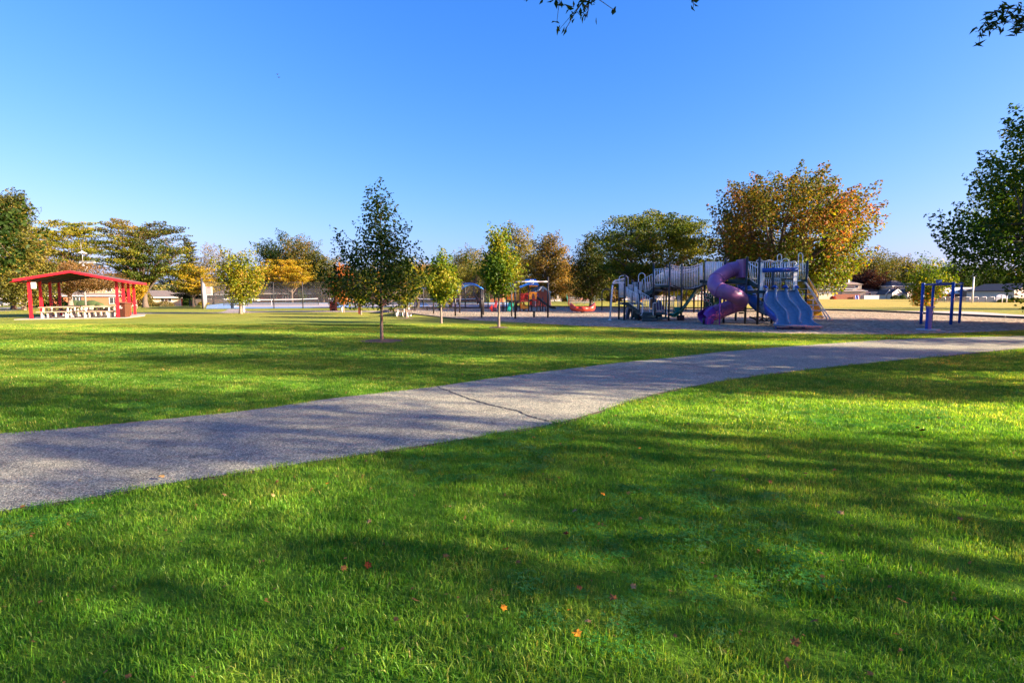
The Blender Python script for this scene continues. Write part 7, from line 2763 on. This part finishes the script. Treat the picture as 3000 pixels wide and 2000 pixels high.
def bush(px, Y, w, h, lab, seed, m='bush'):
    g = GY(px, Y)
    rr = np.random.RandomState(seed)
    n = 900
    d = rr.normal(0, 1, (n, 3))
    d /= np.linalg.norm(d, axis=1, keepdims=True)
    d[:, 2] = np.abs(d[:, 2])
    Pt = d * np.array([[w / 2, w / 2.5, h]]) * rr.uniform(.7, 1.05, (n, 1))
    Nn = d + rr.normal(0, .5, (n, 3))
    Nn /= np.linalg.norm(Nn, axis=1, keepdims=True)
    V, F, CC = leaf_mesh(Pt, rr.uniform(.18, .38, n) * max(1, h / 2), Nn, pick_colour(m, rr.normal(.45, .2, n), rr), rn=rr)
    t = thing("garden_bush", lab, "bush", g, "garden bushes near the houses")
    o = link(bpy.data.objects.new("foliage", fast_mesh("foliage", V, F, M['leaf'], CC)))
    o.parent = t
    MB().cyl((g.x, g.y, g.z - .05), (g.x, g.y, g.z + h * .7), .08, 6).build("stem", M['bark'], t)


for i, (px, Y, w, h, lab, pal) in enumerate([
        (2622, 206, 3.2, 1.7, "round dark bush before the gabled garage", 'dgreen'), (2642, 206, 3.0, 1.6, "dark bush left of the small white gabled shed", 'dgreen'),
        (2672, 207, 4.0, 1.5, "dark bush right of the small white gabled shed", 'dgreen'), (2698, 207, 4.4, 1.3, "low dark bush behind the leftmost blue post", 'dgreen'),
        (2440, 206, 2.2, 1.2, "small reddish bush at the cream garden wall", 'red'), (2980, 118, 5.0, 1.0, "rough straw coloured bush at the foot of the pale gabled house", 'locust'),
        (2945, 119, 3.0, .8, "low yellow green bush beside the arched blue door", 'locust'),
        (440, 150, 4.5, 1.5, "dark red bush under the cream ranch house window", 'bronze'), (482, 148, 5.0, 1.4, "green and red bush left of the red front door", 'bronze'),
        (553, 152, 3.0, 4.2, "rounded green shrub right of the red front door", 'green'), (425, 155, 4.5, 4.5, "small dark crowned shrub tree left of the ranch house", 'bronze'),
        (596, 148, 3.0, 1.0, "yellow low bush before the ranch house bay window", 'yellow'), (1262, 140, 5, 2.0, "olive hedge behind the crooked tree", 'bronzegreen'),
        (1425, 140, 1.6, 3.6, "light green shrub behind the arched canopy", 'ygreen'), (115, 96, 4.0, 2.2, "bright green bush behind the left pavilion posts", 'green'),
        (155, 96, 4.5, 2.4, "bright green shrub between the left pavilion posts", 'green'), (192, 88, 1.8, .8, "small green bush right of the thick grey trunk", 'green')]):
    bush(px, Y, w, h, lab, 200 + i, pal)

# cream gabled house with the arched door at the right edge
c = GY(2952, 128)
h18, W, ex, ey = house("pale_gabled_house", "pale gabled house with an arched blue grey double door at the right edge", c, 3, 9.2, 12, 2.55, 'gable_y', 1.55, M['pale_siding'], M['shingle_dark'], over=.35)
px0 = P(2924, 860, 122).x - c.x
ar = [W(px0 - 1.15, -6.04, 0), W(px0 + 1.15, -6.04, 0), W(px0 + 1.15, -6.04, 1.35)] + [W(px0 + 1.15 * math.cos(a), -6.04, 1.35 + .38 * math.sin(a)) for a in np.linspace(0, math.pi, 9)[1:-1]] + [W(px0 - 1.15, -6.04, 1.35)]
MB().slab(ar, (0, -1, 0), .07).build("arched_door", plain('blue_grey_door', (.20, .26, .36), .6), h18)
MB().box(W(px0, -6.13, .8), (.05, .04, 1.5)).build("door_seam", M['shutter'], h18)
c = GY(3010, 131)
h19, W, ex, ey = house("white_trimmed_house", "pale house with a white roof edge cut by the right edge", c, -4, 10, 10, 2.6, 'gable_y', 1.4, M['pale_siding'], M['shingle_dark'], over=.4)
c = GY(2795, 150)
h20, W, ex, ey = house("shaded_carport", "low pale carport seen between the blue posts", c, 0, 16, 6, 2.2, 'gable_x', 1.3, M['brown_wall'], M['fence_white'], cat='carport')
for k in (-7.8, -3, 3, 7.8):
    MB().box(W(k, -3.2, 1.1), (.3, .2, 2.2)).build("pillar", M['trim_white'], h20)
c = GY(2868, 146)
h21, W, ex, ey = house("shaded_house", "shaded brown porch behind the white light pole", c, 0, 9, 6, 2.3, 'gable_x', .8, M['brown_wall'], M['shingle_dark'])
for k in (-4, -1.5, 1.5, 4):
    MB().box(W(k, -3.4, 1.15), (.22, .2, 2.3)).build("pillar", M['pale_siding'], h21)
f4 = thing("garden_chain_fence", "grey chain link garden fence behind the blue frame", "fence", GY(2830, 120))
qs = [GY(px, 120) for px in range(2745, 2960, 24)]
for i, q in enumerate(qs):
    MB().cyl((q.x, q.y, 0), (q.x, q.y, 1.25), .04, 6).build("fence_post", M['galv'], f4, True)
    if i < len(qs) - 1:
        r_ = qs[i + 1]
        MB().add([(q.x, q.y, .02), (r_.x, r_.y, .02), (r_.x, r_.y, 1.15), (q.x, q.y, 1.15)], [(0, 1, 2, 3)]).build("mesh_panel", M['windscreen'], f4)
        MB().cyl((q.x, q.y, 1.2), (r_.x, r_.y, 1.2), .025, 6).build("top_rail", M['galv'], f4, True)
for (px, lab) in ((2794, "white gate post between the blue frame posts"), (2936, "left white gate post beside the arched door"), (2949, "right white gate post beside the arched door")):
    g = GY(px, 117)
    t = thing("gate_post", lab, "post", g)
    MB().cyl((g.x, g.y, 0), (g.x, g.y, 1.5 if px > 2800 else 1.7), .1, 8).build("shaft", M['trim_white'], t, True)
    MB().lathe((g.x, g.y, 1.5 if px > 2800 else 1.7), [(.12, 0), (.12, .05), (.001, .12)], 8).build("cap", M['trim_white'], t, True)
g = GY(2848.5, 116)
lp_ = thing("light_pole", "thick white pole standing behind the ball field fence", "pole", g)
zt = P(2848, 815, 116).z
MB().cyl((g.x, g.y, 0), (g.x, g.y, zt), .17, 12, .12).build("shaft", M['trim_white'], lp_, True)
MB().lathe((g.x, g.y, zt), [(.15, 0), (.15, .2), (.001, .3)], 12).build("cap", M['trim_white'], lp_, True)

# ================================================================= UTILITY POLE BEHIND THE PAVILION
def cC(x, y):     # crop 180..320 x 690..800, 14.26x
    return 180 + x / 14.26, 690 + y / 14.26


Yp = 82
g = GY(250, Yp)
up = thing("siren_pole", "tall pole with white disc, cross arm and grey boxes rising over the pavilion roof", "utility pole", g)
zz = lambda y: P(*cC(960, y), Yp).z
MB().cyl((g.x, g.y, g.z), (g.x, g.y, zz(1180)), .14, 10, .11).build("pole", M['galv'], up, True)
MB().cyl((g.x, g.y, zz(1180)), (g.x, g.y, zz(640)), .035, 8).build("mast", M['galv'], up, True)
MB().cyl((g.x - .12, g.y, zz(640)), (g.x - .12, g.y, zz(280)), .022, 8).build("antenna_rod", M['galv'], up, True)
MB().lathe((g.x + .0, g.y, zz(745)), [(.60, 0), (.60, .03), (.12, .30), (.001, .42)], 20).build("white_disc", M['sign_white'], up, True)
MB().box(P(*cC(1060, 1085), Yp), (2.3, .12, .14)).build("cross_arm", M['galv'], up)
MB().box(P(*cC(1080, 1130), Yp), (2.3, .25, .10)).build("cross_arm", M['sign_white'], up)
MB().beam(P(*cC(1060, 1220), Yp), P(*cC(1290, 1570), Yp), .03, .03).build("guy_wire", M['galv'], up)
for (x, y, w_, h_, m) in [(835, 1350, .38, .6, 'galv'), (940, 1370, .28, .9, 'sign_white'), (1010, 1390, .32, .75, 'sign_white')]:
    MB().box(P(*cC(x, y), Yp - .1), (w_, .35, h_)).build("equipment_box", M[m], up, bevel=.03)


# ================================================================= CARS
def car(name, label, c, heading, paint, L_=4.5, Wd=1.8, Hh=1.45, kind='sedan'):
    t = thing(name, label, "car", (c.x, c.y, c.z), "cars parked in the streets", R(heading))
    if kind == 'sedan':
        pr_ = [(-.5, .18), (-.5, .55), (-.47, .62), (-.36, .66), (-.22, .98), (.10, 1.0), (.27, .68), (.45, .60), (.5, .48), (.5, .18)]
    else:
        pr_ = [(-.5, .2), (-.5, .60), (-.46, .95), (.08, 1.0), (.22, .68), (.46, .60), (.5, .5), (.5, .2)]
    vs, fs = [], []
    n = len(pr_)
    for s in (-1, 1):
        for (x, z) in pr_:
            inset = 1 - .16 * max(0, (z - .62) / .38)
            vs.append((x * L_, s * Wd / 2 * inset, z * Hh))
    fs.append(tuple(range(n)))
    fs.append(tuple(reversed(range(n, 2 * n))))
    for i in range(n):
        j = (i + 1) % n
        fs.append((i, n + i, n + j, j))
    MB().add(vs, fs).build("body", M[paint], t, bevel=.06, local=True)
    for s in (-1, 1):
        w = [(-.27, .70), (-.19, .93), (.06, .93), (.20, .70)] if kind == 'sedan' else [(-.42, .70), (-.40, .90), (.05, .92), (.17, .70)]
        MB().slab([(x * L_, s * Wd / 2 * (1 - .16 * max(0, (z - .62) / .38)) * 1.012, z * Hh) for x, z in w], (0, s, 0), .012).build("side_window", M['glass_dark'], t, local=True)
        MB().box((-.485 * L_, s * Wd * .38, .52 * Hh), (.08, .3, .14)).build("tail_light", M['car_red'], t, local=True)
        MB().box((.48 * L_, s * Wd * .36, .5 * Hh), (.08, .3, .12)).build("headlight", M['sign_white'], t, local=True)
    b0, b1 = (pr_[3], pr_[4]) if kind == 'sedan' else (pr_[1], pr_[2])
    MB().slab([((b0[0] * .96 - .012) * L_, -Wd * .38, (b0[1] + .05) * Hh), ((b0[0] * .96 - .012) * L_, Wd * .38, (b0[1] + .05) * Hh), ((b1[0] - .012) * L_, Wd * .36, (b1[1] - .05) * Hh), ((b1[0] - .012) * L_, -Wd * .36, (b1[1] - .05) * Hh)], (-1, 0, .5), .01).build("rear_window", M['glass_dark'], t, local=True)
    f0, f1 = (pr_[5], pr_[6]) if kind == 'sedan' else (pr_[3], pr_[4])
    MB().slab([((f0[0] + .02) * L_, -Wd * .36, (f0[1] - .05) * Hh), ((f0[0] + .02) * L_, Wd * .36, (f0[1] - .05) * Hh), ((f1[0] + .0) * L_, Wd * .38, (f1[1] + .04) * Hh), ((f1[0]) * L_, -Wd * .38, (f1[1] + .04) * Hh)], (1, 0, .5), .02).build("windscreen", M['glass_dark'], t, local=True)
    for x in (-.31, .31):
        for s in (-1, 1):
            w = MB().cyl((x * L_, s * (Wd / 2 - .18), .32), (x * L_, s * (Wd / 2 + .01), .32), .32, 18).build("wheel", M['rubber'], t, True, local=True)
            MB().cyl((x * L_, s * (Wd / 2 - .02), .32), (x * L_, s * (Wd / 2 + .02), .32), .19, 12).build("hub", M['galv'], w, True, local=True)
    return t


car("parked_car", "white parked car at the far left beyond the pavilion", GY(37, 165), 0, 'car_white', 4.7)
car("parked_car", "dark grey parked car with red lights behind the white car", GY(14, 172), 188, 'car_dark', 4.5, kind='suv', Hh=1.7)
car("parked_car", "black car parked behind the left pavilion posts", GY(135, 160), 0, 'car_dark', 4.6)
car("parked_car", "white car parked beyond the left tennis court", GY(690, 146), 0, 'car_white', 4.9)
car("parked_car", "second white car seen through the tennis court fence", GY(733, 147), 0, 'car_white', 4.6)
car("parked_car", "silver white car parked right of the red shed", GY(1613, 172), 0, 'car_silver', 4.6)
car("parked_car", "pink tinted distant car seen beneath the white bridge", GY(1990, 190), 180, 'car_silver', 4.5)

# ================================================================= FALLEN LEAVES
LEAVES = [
    (516, 1148, 'tan', "tan fallen leaf on the grass just below the path at left"), (753, 1120, 'orange', "orange fallen leaf on the grass edge below the middle of the path"),
    (848, 1210, 'tan', "pale tan upright fallen leaf in the shaded left foreground grass"), (1157, 1412, 'orange', "orange fallen leaf in the bottom centre grass, leftmost of three"),
    (1309, 1418, 'orange', "bright orange fallen leaf in the bottom centre grass"), (1325, 1473, 'orange', "orange fallen leaf nearest the bottom centre"),
    (1350, 1445, 'tan', "small tan leaf beside the bottom centre orange leaf"), (1408, 1390, 'brown', "curled brown leaf right of the bottom centre leaves"),
    (1826, 1492, 'brown', "rust brown leaf standing in the bottom right grass"), (1300, 1238, 'dark', "dark red leaf in the middle foreground grass"),
    (1384, 1146, 'orange', "small orange leaf in the middle of the foreground lawn"), (1320, 1185, 'tan', "small tan leaf above the dark red leaf"),
    (2120, 996, 'dark', "dark red brown leaf on the sunlit grass at right"), (2105, 990, 'brown', "brown leaf touching the dark red one on the right grass"),
    (1163, 1275, 'brown', "small brown leaf left of the dark red foreground leaf"), (845, 1312, 'dark', "dark purple leaf deep in the left foreground grass"),
    (1930, 1190, 'tan', "tan leaf on the shaded right foreground lawn"), (2290, 1440, 'brown', "red brown leaf in the bottom right corner grass"),
    (1640, 1090, 'tan', "tiny tan leaf right of centre below the path"), (1468, 1038, 'orange', "orange leaf on the grass below the path crack"),
    (184, 1106, 'tan', "tan fallen leaf on the asphalt at the far left"), (153, 1039, 'green', "pale green leaf on the asphalt at left"),
    (627, 1148, 'tan', "small tan leaf right of the tan leaf below the path"), (1850, 1098, 'brown', "brown leaf in the right foreground light patch"),
    (1768, 1117, 'brown', "small brown leaf left of the right foreground light patch"), (2060, 850, 'brown', "brown leaf on the sunny grass at upper right"),
    (1225, 1012, 'brown', "small brown leaf at the path edge near the centre"), (548, 775, 'brown', "brown leaf clump far out on the mid lawn"),
    (1330, 1365, 'brown', "dull brown leaf above the bottom centre leaves"), (790, 1320, 'brown', "dull brown leaf in the dark left foreground"),
    (372, 1104, 'tan', "small tan leaf at the lower path edge on the left"), (1285, 1108, 'brown', "small rust leaf in the centre foreground grass"),
    (1455, 1362, 'tan', "thin tan leaf in the lower centre grass"), (1870, 1445, 'brown', "small rust leaf above the one at the bottom right"),
]
LC = {'tan': (.30, .20, .08), 'orange': (.50, .21, .02), 'brown': (.19, .095, .03), 'dark': (.09, .030, .012), 'green': (.35, .38, .16)}
LM = {}
for k, v in LC.items():
    LM[k] = plain("fallen_leaf_" + k, v, .95, vary=.35, vscale=40, spec=.08)
rr = random.Random(9)
leaf_outline = [(0, -.5), (.22, -.28), (.5, -.18), (.33, .02), (.42, .3), (.15, .24), (0, .55), (-.15, .24), (-.42, .3), (-.33, .02), (-.5, -.18), (-.22, -.28)]
for (x, y, k, lab) in LEAVES:
    g = gd(x, y)
    on_path = lab.find("asphalt") >= 0
    s = rr.uniform(.018, .027) * (1.0 if g.y < 6 else 1.7)
    if lab.find("clump") >= 0:
        s = .10
    a = rr.uniform(0, 6.28)
    vs = [(0, 0, .3 * s)]
    for (u, v) in leaf_outline:
        vs.append((u * s * 2, v * s * 2, (abs(u) * .5 + rr.uniform(-.1, .25)) * s))
    fs = [(0, 1 + i, 1 + (i + 1) % 12) for i in range(12)]
    o = MB().add(vs, fs).build("fallen_leaf", LM[k])
    o.location = (g.x, g.y, .018 if on_path else .040)
    o.rotation_euler = (rr.uniform(-.5, .9) if not on_path else .1, rr.uniform(-.4, .4) if not on_path else .05, a)
    tag(o, lab, "leaf", "fallen leaves")

# two distant birds
for i, (x, y) in enumerate([(637, 171), (640, 178)]):
    q = P(x * D, y * D, 120)
    w = .42
    vs = [(-w, 0, .12), (-.12, .12, .03), (-.12, -.12, .0), (0, .3, 0), (0, -.4, 0), (.12, .12, .03), (.12, -.12, 0), (w, 0, .15), (0, 0, .06), (0, 0, -.07)]
    fs = [(0, 2, 1), (7, 5, 6), (3, 1, 8), (1, 2, 8), (2, 4, 8), (4, 6, 8), (6, 5, 8), (5, 3, 8), (3, 9, 1), (1, 9, 2), (2, 9, 4), (4, 9, 6), (6, 9, 5), (5, 9, 3)]
    o = MB().add(vs, fs).build("bird", M['bird'])
    o.location = q
    tag(o, ["upper of two tiny birds in the left sky", "lower of two tiny birds in the left sky"][i], "bird", "birds in the sky")

# ================================================================= GRASS
protoA = [blades("tuft_fine_%s" % "abcdef"[i], 10 + i, 44, .088, .020, .044, .0022, .0052, 1.0) for i in range(6)]
protoB = [blades("tuft_mid_%s" % "abcd"[i], 30 + i, 44, .13, .022, .042, .0045, .007, .7) for i in range(4)]
protoC = [blades("tuft_far_%s" % "abcd"[i], 50 + i, 60, .30, .022, .038, .008, .013, .6) for i in range(4)]


def clover(name, seed, n, rad):
    rn = np.random.RandomState(seed)
    vs, fs, cols = [], [], []
    for i in range(n):
        a, r = rn.rand() * 6.28, rad * math.sqrt(rn.rand())
        c = Vector((r * math.cos(a), r * math.sin(a), rn.uniform(.028, .05)))
        for k in range(3):
            b = a + k * 2.09 + rn.rand()
            d = Vector((math.cos(b), math.sin(b), rn.uniform(-.2, .35)))
            w = Vector((-math.sin(b), math.cos(b), 0))
            L_ = rn.uniform(.006, .010)
            i0 = len(vs)
            vs += [c, c + d * L_ + w * L_ * .55, c + d * L_ * 1.7, c + d * L_ - w * L_ * .55]
            fs.append((i0, i0 + 1, i0 + 2, i0 + 3))
        kk = rn.uniform(.7, 1.2)
        cols += [(kk * .55, kk * .85, kk * 1.6, 1)] * 12
    me = bpy.data.meshes.new(name)
    me.from_pydata([tuple(v) for v in vs], [], fs)
    ca = me.color_attributes.new("Col", 'FLOAT_COLOR', 'POINT')
    ca.data.foreach_set("color", np.array(cols, dtype=np.float32).ravel())
    me.materials.append(M['grass'])
    return bpy.data.objects.new(name, me)


protoD = [clover("clover_patch_%s" % "abc"[i], 80 + i, 34, .09) for i in range(3)]


def bits(name, seed):
    rn = np.random.RandomState(seed)
    vs, fs, cols = [], [], []
    for i in range(3):
        c = Vector((rn.uniform(-.05, .05), rn.uniform(-.05, .05), rn.uniform(.012, .034)))
        a = rn.rand() * 6.28
        u = Vector((math.cos(a), math.sin(a), rn.uniform(-.5, .5))) * rn.uniform(.006, .016)
        w = Vector((-math.sin(a), math.cos(a), rn.uniform(-.6, .6))) * rn.uniform(.003, .009)
        b = len(vs)
        vs += [c - u, c + w, c + u, c - w * .8]
        fs.append((b, b + 1, b + 2, b + 3))
        k = rn.uniform(.5, 1.2)
        cols += [(.30 * k, .17 * k, .06 * k, 1)] * 4
    me = bpy.data.meshes.new(name)
    me.from_pydata([tuple(v) for v in vs], [], fs)
    ca = me.color_attributes.new("Col", 'FLOAT_COLOR', 'POINT')
    ca.data.foreach_set("color", np.array(cols, dtype=np.float32).ravel())
    me.materials.append(M['leaf'])
    return bpy.data.objects.new(name, me)


protoE = [bits("leaf_bit_%s" % "abcd"[i], 90 + i) for i in range(4)]
tot = 0
for args in (("near_grass", protoA, 1.2, 6.2, .070, .75, 1.2, 1), ("middle_grass", protoB, 6.2, 14.0, .115, .75, 1.2, 2), ("far_grass", protoC, 14.0, 30.0, .26, .8, 1.15, 3),
             ("clover_cover", protoD, 1.3, 8.0, .16, .6, 1.3, 7),
             ("leaf_litter", protoE, 1.4, 16.0, .30, .6, 1.5, 9)):
    _, n = scatter(*args)
    tot += n
print("tufts", tot)
